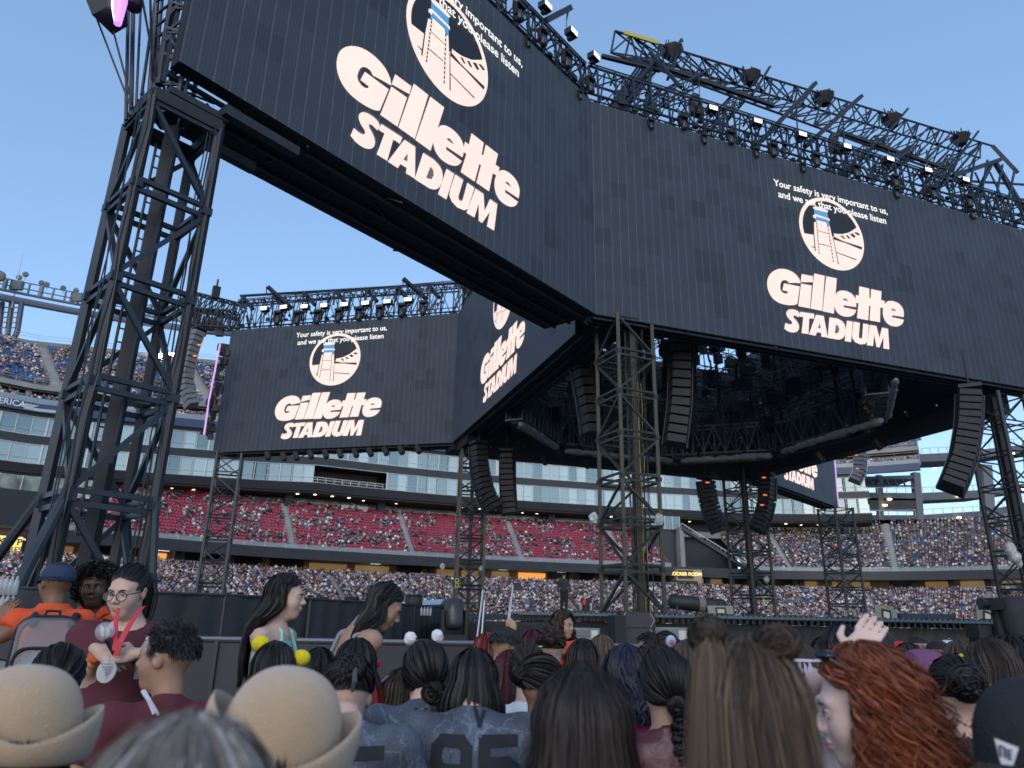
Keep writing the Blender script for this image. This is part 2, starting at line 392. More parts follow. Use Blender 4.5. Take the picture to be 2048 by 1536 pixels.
balcony('balcony tier of red seats beneath the long glazed suites', SR0, SR1, 16, .72, .60, M_RED, 'red_seats', .38, .34, s_at(580)-22.5*3, 22.5,
        'scattered spectators sitting among the red seats of the balcony', 'rows of red seats on the balcony, about half of them empty')
balcony('balcony tier of blue seats in the right corner beneath the open ramps', SB0, S_END, 22, .78, .56, M_BLUE, 'blue_seats', .86, .16, s_at(1575), 21.,
        'dense crowd on the blue-seat balcony in the right corner', 'blue seats showing between people on the right corner balcony')
# gap between the balconies: big dark board and stair
gp = empty('gap_wall', pp(s_at(1380), 1), 'dark blank video board standing between red and blue balcony', 'scoreboard')
mb = MB(); strip(mb, s_at(1296), s_at(1374), [(6, 13), (6, 21.3), (7.5, 21.3), (7.5, 13)]); mb.build('board', mat('blank_board', (.035, .037, .043), .4, var=.1), gp)
mb = MB(); strip(mb, s_at(1290), s_at(1383), [(5.5, 21.3), (5.5, 24.2), (9, 24.2), (9, 21.3)]); mb.build('glazed_box', mat('box_glass', (.2, .25, .26), .15, .4), gp)
mb = MB(); strip(mb, s_at(1376), s_at(1386), [(4, 9), (4, 21.5), (8, 21.5), (8, 9)]); mb.build('pier', M_CONC, gp)
for i in range(7):
    s = s_at(1290)+(s_at(1383)-s_at(1290))*i/6; mb = MB(); mb.bar(pp(s, 5.4, 21.3), pp(s, 5.4, 24.2), .15); mb.build('mullion', M_WHITE, gp)
mb = MB(); strip(mb, s_at(1374), s_at(1530), [(15, 8), (15, 24.6), (15.5, 24.6), (15.5, 8)]); mb.build('rear_wall', M_FASC, gp)
sw = empty('stair_flight', pp(s_at(1430), 2), 'long steel stair running down from the glazed box to the lower bowl', 'stairs')
a, b = Vector(pp(s_at(1384), 5, 21.5)), Vector(pp(s_at(1500), 1, 12.5))
mb = MB()
for k in range(26):
    c = a.lerp(b, k/25); mb.box(c, (1.0, 2.0, .3))
mb.build('steps', M_FASC, sw)
for dz in (0, 1.1):
    mb = MB(); mb.bar(a+Vector((0, -1, dz)), b+Vector((0, -1, dz)), .12 if dz else .6); mb.build('handrail' if dz else 'stringer', M_RAIL if dz else M_FASC, sw)
mb = MB()
for k in range(20): c = a.lerp(b, k/19)+Vector((0, -1, 0)); mb.bar(c, c+Vector((0, 0, 1.1)), .06)
mb.build('baluster', M_RAIL, sw, kind='stuff')
mb = MB(); strip(mb, s_at(1344), s_at(1500), [(1.5, 11), (1.5, 13), (8, 13), (8, 11)]); mb.build('stair_landing', M_FASC, sw)

# ---- suites
SU0, SU1 = s_at(-160), s_at(1742, 8, 1000)
su = empty('suite_building', pp(s_at(900), 12), 'long curved suite building with two storeys of pale glass windows over dark bands', 'building')
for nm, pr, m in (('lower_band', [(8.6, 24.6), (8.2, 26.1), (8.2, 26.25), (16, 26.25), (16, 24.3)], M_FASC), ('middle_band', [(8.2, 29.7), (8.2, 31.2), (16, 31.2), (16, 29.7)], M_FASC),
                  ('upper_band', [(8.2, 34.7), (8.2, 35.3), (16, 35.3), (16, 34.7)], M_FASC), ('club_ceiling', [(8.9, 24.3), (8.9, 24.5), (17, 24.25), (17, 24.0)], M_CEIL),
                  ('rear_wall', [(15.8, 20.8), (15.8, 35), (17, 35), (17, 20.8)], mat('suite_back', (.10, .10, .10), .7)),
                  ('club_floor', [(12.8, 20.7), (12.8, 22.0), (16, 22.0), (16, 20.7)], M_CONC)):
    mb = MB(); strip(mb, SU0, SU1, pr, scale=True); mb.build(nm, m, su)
M_FRAME = mat('white_mullion', (.55, .58, .58), .5)
M_PANE = []
for i in range(5):
    c = (.22+.075*i, .31+.075*i, .32+.068*i)
    M_PANE.append(mat('suite_glass_%d' % i, c, .12, .25, var=.10, scale=.35))
wr = np.random.default_rng(11); panes = [None]*5
def quad_me(m):
    mb = MB(); mb.box((0, 0, 0), (1, .06, 1)); me = bpy.data.meshes.new('window'); me.from_pydata([tuple(v) for v in mb.v], [], mb.f); me.materials.append(m); return me
panes = [quad_me(m) for m in M_PANE]
def window(s, w, d, z, h, parent):
    k = kk(s+w/2); p = Vector(pp(s+w/2, d, (z+h/2)*k)); q0, q1 = Vector(pp(s, d)), Vector(pp(s+w, d)); a = math.atan2((q1-q0).y, (q1-q0).x)
    o = bpy.data.objects.new('window', panes[int(wr.integers(0, 5))]); COL.objects.link(o); o.parent = parent
    o.location = p-parent.location; o.rotation_euler = (0, 0, a); o.scale = (w-.16, 1, h*k-.1)
fr = MB(); GROUP = 0
for z, h, x0, x1, openr in ((26.2, 3.5, -160, 1742, ((603, 757),)), (31.25, 3.4, -160, 1742, ())):
    s = s_at(x0); e = s_at(x1, 8, 1000)
    oo = [(s_at(a, 8.2), s_at(b, 8.2)) for a, b in openr]
    i = 0
    while s < e-2:
        w = 2.05
        if any(a < s+w/2 < b for a, b in oo): s += w; continue
        window(s, w, 8.35, z, h, su); k = kk(s); fr.bar(pp(s, 8.28, z*k), pp(s, 8.28, (z+h)*k), .13 if i % 3 else .26); i += 1; s += w
    for a, b in [(s_at(x0), e)]:
        strip(fr, a, b, [(8.2, z), (8.2, z+.12), (8.3, z+.12), (8.3, z)], scale=True); strip(fr, a, b, [(8.2, z+h-.1), (8.2, z+h), (8.3, z+h), (8.3, z+h-.1)], scale=True)
        strip(fr, a, b, [(8.22, z+1.0), (8.22, z+1.05), (8.3, z+1.05), (8.3, z+1.0)], scale=True)
fr.build('window_frames', M_FRAME, su)
# open terrace between the windows
mb = MB(); a, b = s_at(603, 8), s_at(757, 8); strip(mb, a, b, [(13, 26.3), (13, 29.6), (13.2, 29.6), (13.2, 26.3)], scale=True); mb.build('terrace_back', mat('terrace_back', (.06, .05, .05), .7, var=.3, scale=.3), su)
mb = MB(); railing(mb, a, b, 8.5, 26.3, 1., 1.5, scale=True, r=.09); mb.build('terrace_rail', M_WHITE, su)
# club front: glass, posts, ceiling lights
mb = MB(); strip(mb, s_at(290), SU1, [(15.4, 22.0), (15.4, 24.2), (15.5, 24.2), (15.5, 22.0)], scale=True); mb.build('club_glass', mat('club_glass', (.28, .33, .32), .2, .3, var=.3, scale=.2), su)
mb = MB(); s = s_at(290)
while s < s_at(1750): k = kk(s); mb.bar(pp(s, 15.3, 22*k), pp(s, 15.3, 24.2*k), .12); s += 2.9
mb.build('club_mullions', M_FRAME, su)
s = s_at(380)
while s < s_at(1450):
    i = min(int(s/.25), len(PS)-1); mb = MB(); mb.box(pp(s, 12.6, 23.2*kk(s)), (1.5, 1.5, 2.6*kk(s)), math.atan2(PT[i][1], PT[i][0])); mb.build('column', mat('dark_column', (.04, .045, .055), .6), su); s += 18
M_DOWN = mat('ceiling_light', (.8, .75, .6), .5, emit=(1, .85, .6), estr=2.0)
mb = MB(); s = s_at(330)
while s < s_at(1700):
    mb.box(pp(s, 10.5+(int(s) % 3)*1.6, 24.25*kk(s)-.04), (.5, .3, .12)); s += 3.3
mb.build('ceiling_lights', M_DOWN, su, kind='stuff')
mb = MB(); railing(mb, SR0, SR1, 12.9, 22.1, .9, 2.4, scale=True, r=.06); mb.build('club_rail', M_RAIL, su)
P = []; A = []
for _ in range(420): s = r0.uniform(SR0, SR1); P.append((*pp(s, r0.uniform(13.2, 14.5))[:2], 22.1*kk(s)-.1)); s_i = min(int(s/.25), len(PS)-1); A.append(math.atan2(PT[s_i][1], PT[s_i][0]))
V, F = instances(PT_V, PT_F, None, np.array(P), np.array(A)); n = len(P); C = np.zeros((n, len(PT_V), 3)); C[:] = PAL[r0.integers(0, len(PAL), n)][:, None]; C[:, PT_C == 1] = SKIN[r0.integers(0, 5, n)][:, None]
tag(link('club_crowd', mesh_np('club_crowd', V, F, M_CROWD, vcol=C.reshape(-1, 3))), 'row of people along the club rail behind the red balcony', 'crowd', kind='stuff')

# ---- upper deck
UD1 = s_at(1838, 12, 900)
ud = empty('upper_deck', pp(s_at(200), 25), 'upper deck of blue seats above the suites under a concrete back wall', 'grandstand')
for nm, pr, m in (('fascia', [(7.6, 35.3), (7.6, 36.9), (9, 36.9), (9, 35.3)], M_NAVY), ('lower_slab', [(8, 36.7), (16, 38.6), (16, 38.2), (8, 36.3)], M_CONC),
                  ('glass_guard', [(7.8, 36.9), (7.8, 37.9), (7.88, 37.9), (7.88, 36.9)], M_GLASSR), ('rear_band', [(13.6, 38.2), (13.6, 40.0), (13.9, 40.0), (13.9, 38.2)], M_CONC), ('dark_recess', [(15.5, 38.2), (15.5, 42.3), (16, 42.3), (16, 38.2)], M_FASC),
                  ('front_slab', [(12.2, 40.8), (12.2, 41.7), (14, 41.9), (14, 40.8)], M_CONC)):
    mb = MB(); strip(mb, S_L-30 if S_L > 30 else 0, UD1, pr, scale=True); mb.build(nm, m, ud)
UA = [a for a in aisle_list(0, UD1, s_at(95, 20, 700)-24*6, 24, 2.0)]
mb = MB(); tier(mb, 0, UD1, 24, 13.2, 41.9, .85, .59, scale=True); mb.build('tier', M_CONC, ud)
mb = MB(); tier(mb, 0, UD1, 4, 9.0, 37.2, .9, .4, scale=True); mb.build('lower_tier', M_CONC, ud)
mb = MB(); steps(mb, UA, 24, 13.2, 41.9, .85, .59, scale=True); mb.build('aisle_steps', mat('aisle_concrete', (.38, .38, .37), .85), ud, kind='stuff')
mb = MB(); strip(mb, 0, UD1, [(34.2, 48), (34.2, 57.6), (35, 57.6), (35, 48)], scale=True); mb.build('back_wall', mat('back_wall_concrete', (.24, .24, .23), .85, var=.12, scale=.3), ud)
mb = MB(); railing(mb, 0, UD1, 34.4, 57.6, 1.2, 5, scale=True, r=.06); mb.build('wall_railing', M_RAIL, ud)
mb = MB(); railing(mb, 0, UD1, 12.3, 41.8, .9, 2.5, scale=True, r=.05); railing(mb, 0, UD1, 13.3, 40.0, 1.0, 4, scale=True, r=.08); mb.build('handrail', M_RAIL, ud)
for args, l1, l2 in (((0, s_at(520, 20, 700), 24, 13.2, 41.9, .85, .59, .47, M_BLUE, 'blue_seats', UA, .42), 'spectators scattered over the blue upper deck at far left', 'blue seats half empty on the upper deck at far left'),
                     ((0, s_at(520, 10, 800), 4, 9.0, 37.2, .9, .4, .6, M_BLUE, 'blue_seats', [], .4), 'spectators in the short rows under the upper deck at far left', 'blue seats of the short rows just over the navy ribbon'),
                     ((s_at(1640, 12, 880), UD1, 12, 13.2, 41.9, .85, .59, .4, M_BLUE, 'blue_seats', [], .3), 'few spectators at the right end of the upper deck', 'mostly empty blue seats at the right end of the upper deck'),
                     ((s_at(1640, 12, 880), UD1, 4, 9.0, 37.2, .9, .4, .75, M_BLUE, 'blue_seats', [], .3), 'spectators in the short rows at the right end beside the ramps', 'blue seats in the short rows at the right end beside the ramps')):
    for o in crowd_and_seats('', *args, scale=True):
        c = o.name.split('.')[0] == 'seated_crowd'; tag(o, l1 if c else l2, 'crowd' if c else 'seats', kind='stuff')
def text_mesh(body, size=1., ext=0., shear=0., off=0.):
    cu = bpy.data.curves.new('t', 'FONT'); cu.body = body; cu.size = size; cu.extrude = ext; cu.shear = shear; cu.offset = off; cu.align_x = 'CENTER'; cu.resolution_u = 3
    o = bpy.data.objects.new('t', cu); COL.objects.link(o); dg = bpy.context.evaluated_depsgraph_get()
    me = bpy.data.meshes.new_from_object(o.evaluated_get(dg)); bpy.data.objects.remove(o); return me
def put_text(body, size, M, m, parent, name='lettering', **kw):
    me = text_mesh(body, size, **kw); me.transform(M); me.materials.clear(); me.materials.append(m); return link(name, me, parent)
def along(s, d, z):
    i = min(int(s/.25), len(PS)-1); a = math.atan2(PT[i][1], PT[i][0])
    return Matrix.Translation(pp(s, d, z*kk(s))) @ Matrix.Rotation(a, 4, 'Z') @ Matrix.Rotation(math.pi/2, 4, 'X')
put_text('AMERICA', 1.3, along(s_at(9, 7.5, 797), 7.5, 35.75), mat('sign_white', (.75, .78, .8), .5), ud, off=.02)
mb = MB(); sA, sB = s_at(52, 7.5, 800), s_at(113, 7.5, 810); strip(mb, sA, sB, [(7.45, 35.5), (7.45, 36.0), (7.55, 36.0), (7.55, 35.5)], scale=True); mb.build('ribbon_text_band', mat('ribbon_pale', (.5, .55, .62), .5), ud)
for j in range(4):
    mb = MB(); s = s_at(37, 7.5, 800)+j*.45; k = kk(s); mb.bar(pp(s, 7.45, 35.8*k), pp(s+1.2, 7.45, 36.5*k), .12); mb.build('flag_logo', mat('sign_white', (.7, .7, .7)), ud)
# left dark board, club window row and market sign
lb = empty('left_board', pp(s_at(30), 4), 'large blank dark video board low at the far left of the stand', 'scoreboard')
mb = MB(); strip(mb, s_at(-200), s_at(83), [(2, 13.0), (2, 20.6), (4, 20.6), (4, 13.0)], scale=True); mb.build('board', mat('blank_board', (.035, .037, .043), .4), lb)
mb = MB(); strip(mb, s_at(-200), s_at(215), [(7.9, 20.9), (7.9, 24.0), (8.1, 24.0), (8.1, 20.9)], scale=True); mb.build('window_strip', mat('reflecting_glass', (.33, .36, .30), .12, .3, var=.6, scale=.6), lb)
mb = MB(); strip(mb, s_at(-200), s_at(83), [(1.9, 11.6), (1.9, 12.8), (4, 12.8), (4, 11.6)]); mb.build('lower_panel', mat('plum_panel', (.06, .03, .035), .6), lb)
mb = MB(); s = s_at(-180)
while s < s_at(215): k = kk(s); mb.bar(pp(s, 7.8, 20.9*k), pp(s, 7.8, 24*k), .12); s += 2.9
mb.build_each('mullion', M_FRAME, lb)
mk = empty('market_sign', pp(s_at(20), 1), 'yellow lit market sign at far left under the dark board', 'sign')
mb = MB(); strip(mb, s_at(-110), s_at(45), [(.6, 8.9), (.6, 11.3), (1.6, 11.3), (1.6, 8.9)]); mb.build('sign_panel', mat('yellow_sign', (.7, .45, .12), .5, emit=(1, .68, .2), estr=.5), mk)
def along0(s, d, z):
    i = min(int(s/.25), len(PS)-1); a = math.atan2(PT[i][1], PT[i][0]); return Matrix.Translation(pp(s, d, z)) @ Matrix.Rotation(a, 4, 'Z') @ Matrix.Rotation(math.pi/2, 4, 'X')
M_SGN = mat('dark_lettering', (.03, .02, .01), .6)
put_text('MARKETPLACE', 1.25, along0(s_at(32, .5, 1055), .5, 10.15), M_SGN, mk, off=.03)
put_text('EXPRESS', .95, along0(s_at(28, .5, 1060), .5, 9.25), M_SGN, mk, off=.02)
mb = MB(); strip(mb, s_at(-110), s_at(42), [(1.2, 6.3), (1.2, 8.6), (1.6, 8.6), (1.6, 6.3)]); mb.build('lit_counter', WARM, mk)
# kiosk sign right of the red balcony
ck = empty('clubhouse_kiosk', pp(s_at(1390), 1), 'tan kiosk with dark lettered sign under the gap between balconies', 'kiosk')
mb = MB(); strip(mb, s_at(1352), s_at(1402), [(0.5, 8.8), (.5, 12.4), (5, 12.4), (5, 8.8)]); mb.build('wall', mat('kiosk_tan', (.42, .33, .24), .7), ck)
mb = MB(); strip(mb, s_at(1354), s_at(1385), [(0.2, 10.6), (.2, 12.2), (.45, 12.2), (.45, 10.6)]); mb.build('sign_board', mat('brown_sign', (.06, .03, .03), .5), ck)
put_text('LOCKER ROOM', 1.0, along0(s_at(1369), .1, 11.1), mat('amber_letters', (.8, .6, .2), .5, emit=(1, .7, .25), estr=1.), ck)
mb = MB(); strip(mb, s_at(1345), s_at(1392), [(0., 9.6), (0., 9.9), (.5, 10.1), (.5, 9.8)]); mb.build('awning', M_FASC, ck)
# small sponsor boards
for px, d, z, txt, w, lab in ((712, 12.2, 21.9, 'Cross', 5.2, 'white sponsor board above the red seats, right one of two'), (165, 7.4, 20.3, 'Cross', 5.5, 'white sponsor board above the red seats behind the near tower')):
    b = empty('sponsor_board', pp(s_at(px, d, 1000), d, z), lab, 'sign'); s = s_at(px, d, 1000); mb = MB(); strip(mb, s-w/2, s+w/2, [(d, z-.7), (d, z+1.1), (d+.2, z+1.1), (d+.2, z-.7)], scale=True); mb.build('panel', mat('board_white', (.62, .62, .62), .5), b)
    put_text(txt, 1.3, along(s, d-.1, z-.2), mat('board_ink', (.05, .07, .12), .5), b)

# ---- light bridge upper left
lbr = empty('light_bridge', (-100, 130, 55), 'arched steel light bridge over the upper deck at left', 'bridge')
Lp = [at_y(x, y, Y) for x, y, Y in ((-60, 582, 122), (60, 606, 128), (180, 628, 134), (300, 647, 141), (400, 661, 147), (475, 668, 152))]
Lc = [Vector(p) for p in np.array([list(q) for q in catmull([list(v) for v in Lp], 5)])]
M_BR = mat('bridge_steel', (.17, .20, .25), .5, .3)
mb = MB(); mb.tube(Lc, .75, 8); mb.build('main_girder', M_BR, lbr)
mb = MB(); mb.tube([p+Vector((0, -1.2, 1.2)) for p in Lc], .28, 6); mb.build('edge_tube', M_BR, lbr)
mb = MB()
for i, p in enumerate(Lc):
    mb.bar(p+Vector((0, -1.2, 1)), p+Vector((0, -1.2, 3.6)), .28 if i % 3 else .6)
for h in (2.3, 3.6): mb.tube([p+Vector((0, -1.2, h)) for p in Lc], .12, 4)
mb.build('parapet_frame', M_BR, lbr)
for i in (4, 9, 11, 14):
    mb = MB(); mb.box(Lc[i]+Vector((0, -1.3, 2.6)), (2.3, .8, 1.8)); mb.build('equipment_box', mat('box_grey', (.12, .14, .16), .6), lbr)
mb = MB()
for dx in (-1.9, 0, 1.9):
    b0 = at_y(22, 655, 127)+Vector((dx*.9, 0, -4)); t0 = at_y(24, 605, 127)+Vector((dx, 0, 0)); mb.tube([b0+Vector((-dx*.5, 0, 0)), b0.lerp(t0, .35), t0], .5, 8)
mb.build('pylon', mat('pylon_steel', (.07, .085, .11), .5, .3), lbr)
mb = MB()
for k in range(5): p = at_y(22, 655, 127).lerp(at_y(24, 605, 127), k/5); mb.bar(p+Vector((-1.8, 0, 0)), p+Vector((1.8, 0, 0)), .18)
mb.build('pylon_rungs', M_BR, lbr)
lamp0 = None
for i, (x, y) in enumerate(((1, 553), (19, 560), (45, 566), (65, 570), (85, 575), (105, 579), (125, 583), (145, 587), (165, 593), (201, 600), (232, 606), (250, 609), (286, 617), (320, 621), (357, 632), (372, 633), (433, 643), (450, 648))):
    Y = 122+30*x/475; p = at_y(x, y, Y)
    if lamp0 is None:
        L = empty('floodlight', p, 'round floodlight on the light bridge, first from the left', 'floodlight', 'round floodlights along the light bridge')
        mb = MB(); mb.lathe([(.15, -.5), (.75, -.35), (1.05, .0), (1.1, .45), (.95, .5)], p, (.1, -1, -.25), 10); mb.build('lamp_head', mat('lamp_grey', (.11, .12, .13), .5, .3), L, smooth=True)
        mb = MB(); mb.bar(p+Vector((0, 0, -.9)), p+Vector((0, .3, -2.3)), .16); mb.build('post', M_BR, L); lamp0 = L
    else:
        L = lamp0.copy(); COL.objects.link(L); L.location = p; L.rotation_euler = (0, 0, rad(random.uniform(-14, 14))); L['label'] = 'round floodlight on the light bridge, %s from the left' % ORD[i]
        for ch in list(lamp0.children): c = ch.copy(); COL.objects.link(c); c.parent = L
fp = empty('flagpole', at_y(30, 590, 126), 'thin bare mast rising behind the light bridge at far left', 'mast')
mb = MB(); mb.bar(at_y(24, 615, 126), at_y(45, 508, 126), .18, w2=.08); mb.build('mast', M_RAIL, fp)
# bright lamps on the upper rim beside the near tower
M_GLARE = mat('stadium_lamp', (1, 1, 1), .5, emit=(1, .97, .85), estr=30)
lr = None
for i, x in enumerate((322, 331, 340, 350, 360, 369, 380, 396, 408, 420)):
    s = s_at(x, 33.6, 715); p = Vector(pp(s, 33.6, 0)); p.z = at_y(x, 714+.07*(x-330), p.y).z
    if lr is None:
        lr = empty('rim_lamp', p, 'glaring white lamp on the upper deck rim, first from the left', 'lamp', 'lit lamps along the upper deck rim'); mb = MB(); mb.box(p, (1.9, .3, 1.2)); mb.build('lens', M_GLARE, lr)
        mb = MB(); mb.box(p+Vector((0, .3, 0)), (1.6, .25, 1.1)); mb.build('housing', M_FASC, lr)
    else:
        L = lr.copy(); COL.objects.link(L); L.location = p; L['label'] = 'glaring white lamp on the upper deck rim, %s from the left' % ORD[i]
        for ch in list(lr.children): c = ch.copy(); COL.objects.link(c); c.parent = L

# ---- open ramps at right
rp = empty('ramp_structure', (95, 185, 0), 'open steel and concrete ramp structure at right with sky showing between its floors', 'building')
YR = 178
def RX(x, y): return at_y(x, y, YR)
M_RS = mat('ramp_steel', (.10, .115, .14), .6, .2, var=.2, scale=.3)
def slab(pts, t, depth, nm, m):
    mb = MB()
    for (x0, y0), (x1, y1) in zip(pts[:-1], pts[1:]):
        a, b = RX(x0, y0), RX(x1, y1); D = Vector((0, depth, 0)); T = Vector((0, 0, -t))
        mb.add([a, b, b+D, a+D, a+T, b+T, b+D+T, a+D+T], [(0, 1, 2, 3), (7, 6, 5, 4), (0, 4, 5, 1), (1, 5, 6, 2), (2, 6, 7, 3), (3, 7, 4, 0)])
    mb.build(nm, m, rp)
slab([(1840, 908), (1910, 905), (2060, 888), (2120, 880)], 2.0, 9, 'floor_slab', M_RS)
slab([(1735, 985), (1838, 986), (1960, 980), (2060, 965), (2120, 955)], 1.9, 7, 'floor_slab', M_RS)
slab([(1735, 1030), (1838, 1030), (1960, 1022), (2060, 1004), (2120, 994)], 3.4, 9, 'floor_slab', M_RS)
slab([(1730, 953), (1834, 950)], .9, 12, 'floor_slab', M_NAVY)
slab([(1738, 996), (1834, 997)], 3.2, .5, 'dark_wall', M_FASC)
for x0, y0, x1, y1, w in ((1833, 945, 1842, 1055, 1.7), (1972, 930, 1980, 1052, 2.4), (1760, 950, 1763, 1040, 1.3), (1722, 940, 1726, 1080, 1.2), (2060, 880, 2072, 1040, 2.0)):
    mb = MB(); mb.bar(RX(x0, y0)+Vector((0, .6, 0)), RX(x1, y1)+Vector((0, .6, 0)), w); mb.build('column', mat('ramp_column', (.14, .155, .18), .7), rp)
mb = MB()
for (x0, y0, x1, y1) in ((1842, 897, 1910, 893), (1910, 893, 2060, 874), (1845, 975, 1965, 969), (1985, 965, 2060, 952), (1845, 1019, 1965, 1012), (1985, 1006, 2060, 990), (1735, 975, 1830, 976), (1740, 1021, 1830, 1020)):
    a, b = RX(x0, y0), RX(x1, y1); n = int((b-a).length/2.2)
    mb.bar(a, b, .14)
    for i in range(n+1): p = a.lerp(b, i/n); mb.bar(p, p+Vector((0, 0, -1.6)), .12)
mb.build('railing', M_RAIL, rp, kind='stuff')
mb = MB()
for x in range(1740, 1832, 8): mb.bar(RX(x, 958), RX(x+8, 974 if (x//8) % 2 else 958), .35); 
mb.bar(RX(1736, 972), RX(1832, 972), .4); mb.build('lattice', M_FASC, rp)
mb = MB(); mb.add([RX(1738, 1040), RX(1990, 1036), RX(1990, 1062), RX(1738, 1066)], [(0, 1, 2, 3)]); mb.build('lower_wall', mat('lower_wall', (.09, .09, .10), .7, var=.2, scale=.1), rp)
for li_, (x, y) in enumerate(sorted(((1905, 925), (1868, 938), (2022, 908), (1914, 993), (1777, 999), (1768, 1011), (1916, 1036), (2040, 980)))):
    p = RX(x, y)+Vector((0, -.5, 0)); L = empty('ramp_lamp', p, 'small warm lamp glowing under a ramp floor, %s from the left' % ORD[li_], 'lamp', 'warm lamps under the ramp floors'); mb = MB(); mb.ball(p, .5, 6, sc=(1.3, 1, .45)); mb.build('bulb', mat('warm_bulb', (1, .8, .5), .5, emit=(1, .78, .45), estr=3), L)
r9 = np.random.default_rng(9); P = []; A = []
for i in range(10): p = RX(r9.uniform(1846, 1915), 907); P.append((p.x, p.y+.5, p.z-.1)); A.append(0)
# ================================================================== video screens
P0, P1, P2 = (-9.4, 16.0), (4.1, 32.6), (32.3, 42.6)
P3, P4, P5 = (-28.2, 66.3), (-5.1, 60.4), (23.1, 70.4)
P1b, PT6 = (3.3, 35.2), (42.5, 92.0)
ZB = 16.0
def led_material():
    m = bpy.data.materials.new('led_panel'); m.use_nodes = True; t = m.node_tree; b = t.nodes['Principled BSDF']; N = t.nodes.new; L = t.links.new
    uv = N('ShaderNodeUVMap'); sp = N('ShaderNodeSeparateXYZ'); L(uv.outputs[0], sp.inputs[0])
    def math_(op, a, b_=None, c=None):
        n = N('ShaderNodeMath'); n.operation = op
        for i, v in enumerate((a, b_, c)):
            if v is None: continue
            if isinstance(v, (int, float)): n.inputs[i].default_value = v
            else: L(v, n.inputs[i])
        return n.outputs[0]
    # module columns 0.5 m wide with a pale seam, alternately faint
    fx = math_('FRACT', math_('MULTIPLY', sp.outputs[0], 2.0)); seam = math_('LESS_THAN', fx, .11)
    fx2 = math_('FRACT', math_('MULTIPLY', sp.outputs[0], 8.0)); seam2 = math_('MULTIPLY', math_('LESS_THAN', fx2, .28), .28)
    fy = math_('FRACT', math_('MULTIPLY', sp.outputs[1], 8.0)); dash = math_('ADD', math_('MULTIPLY', math_('LESS_THAN', fy, .6), .45), .55)
    n = N('ShaderNodeTexNoise'); n.inputs['Scale'].default_value = 1.4; n.inputs['Detail'].default_value = 3; L(uv.outputs[0], n.inputs[0])
    bk = N('ShaderNodeTexBrick'); bk.inputs['Scale'].default_value = 1.0; bk.inputs['Mortar Size'].default_value = 0; bk.offset = 0
    bk.inputs['Brick Width'].default_value = 1.0; bk.inputs['Row Height'].default_value = 1.0; bk.inputs['Color1'].default_value = (.0, .0, .0, 1); bk.inputs['Color2'].default_value = (1, 1, 1, 1)
    L(uv.outputs[0], bk.inputs[0])
    bv = math_('MULTIPLY', math_('POWER', bk.outputs['Color'], 4.0), -.32)
    n3 = N('ShaderNodeTexNoise'); n3.inputs['Scale'].default_value = .25; L(uv.outputs[0], n3.inputs[0])
    s_all = math_('MULTIPLY', math_('ADD', seam, seam2), math_('MULTIPLY', dash, math_('MULTIPLY', n.outputs[0], 1.5)))
    v = math_('ADD', math_('ADD', 1.0, bv), math_('MULTIPLY', s_all, 1.15))
    v = math_('MULTIPLY', v, math_('ADD', .85, math_('MULTIPLY', n3.outputs[0], .3)))
    sc = N('ShaderNodeVectorMath'); sc.operation = 'SCALE'; sc.inputs[0].default_value = (.021, .027, .038); L(v, sc.inputs['Scale'])
    L(sc.outputs[0], b.inputs['Base Color']); b.inputs['Roughness'].default_value = .6; b.inputs['Specular IOR Level'].default_value = .3
    # a lit screen showing black still glows very faintly
    L(sc.outputs[0], b.inputs['Emission Color']); b.inputs['Emission Strength'].default_value = .30
    return m
M_LED = led_material()
def pink_mat():
    m = bpy.data.materials.new('screen_letters'); m.use_nodes = True; t = m.node_tree; b = t.nodes['Principled BSDF']; N = t.nodes.new; L = t.links.new
    b.inputs['Base Color'].default_value = (.05, .05, .05, 1)
    tc = N('ShaderNodeTexCoord'); n = N('ShaderNodeTexNoise'); n.inputs['Scale'].default_value = .6; L(tc.outputs['Object'], n.inputs[0])
    r = N('ShaderNodeMapRange'); r.inputs[3].default_value = .42; r.inputs[4].default_value = .50; L(n.outputs[0], r.inputs[0]); L(r.outputs[0], b.inputs['Emission Strength'])
    b.inputs['Emission Color'].default_value = (1.0, .775, .70, 1); return m
M_PINK = pink_mat()
M_CAP = mat('screen_caption', (.05, .05, .05), .5, emit=(1, .98, .93), estr=.52)
M_SBLUE = mat('screen_blue', (.02, .03, .04), .5, emit=(.06, .28, .55), estr=.5)
M_EDGE = mat('screen_shadow', (.03, .03, .04), .5, emit=(.16, .11, .11), estr=.35)
M_HALO = mat('screen_dark', (.012, .013, .018), .6)

# --- the artwork, traced flat in panel metres (u right, v up) through the homography of the far left screen
def homog(src, dst):
    A = []; B = []
    for (x, y), (u, v) in zip(src, dst):
        A.append([x, y, 1, 0, 0, 0, -u*x, -u*y]); B.append(u); A.append([0, 0, 0, x, y, 1, -v*x, -v*y]); B.append(v)
    h = np.append(np.linalg.solve(np.array(A), np.array(B)), 1).reshape(3, 3); return h
Hm = homog([(425, 905), (905, 885), (922, 630), (455, 655)], [(0, 0), (23.88, 0), (23.88, 12.35), (0, 12.35)])
def mp(x, y, ox, oy):
    q = Hm @ np.array([ox+x/7.877, oy+y/7.877, 1]); return (q[0]/q[2]-11.9, q[1]/q[2])
A4 = lambda pts: [mp(x, y, 540, 770) for x, y in pts]
A3 = lambda pts: [mp(x, y, 540, 645) for x, y in pts]
def smooth_poly(P, n=5, closed=True): return [tuple(p) for p in catmull(P, n, closed)]
E_OUT = [(888, 455), (897, 390), (930, 325), (965, 280), (1015, 250), (1080, 238), (1140, 248), (1175, 275), (1190, 315), (1183, 360), (1172, 396)]
E_LOW = [(1165, 430), (1130, 480), (1080, 515), (1020, 535), (950, 535), (905, 505), (888, 455)]
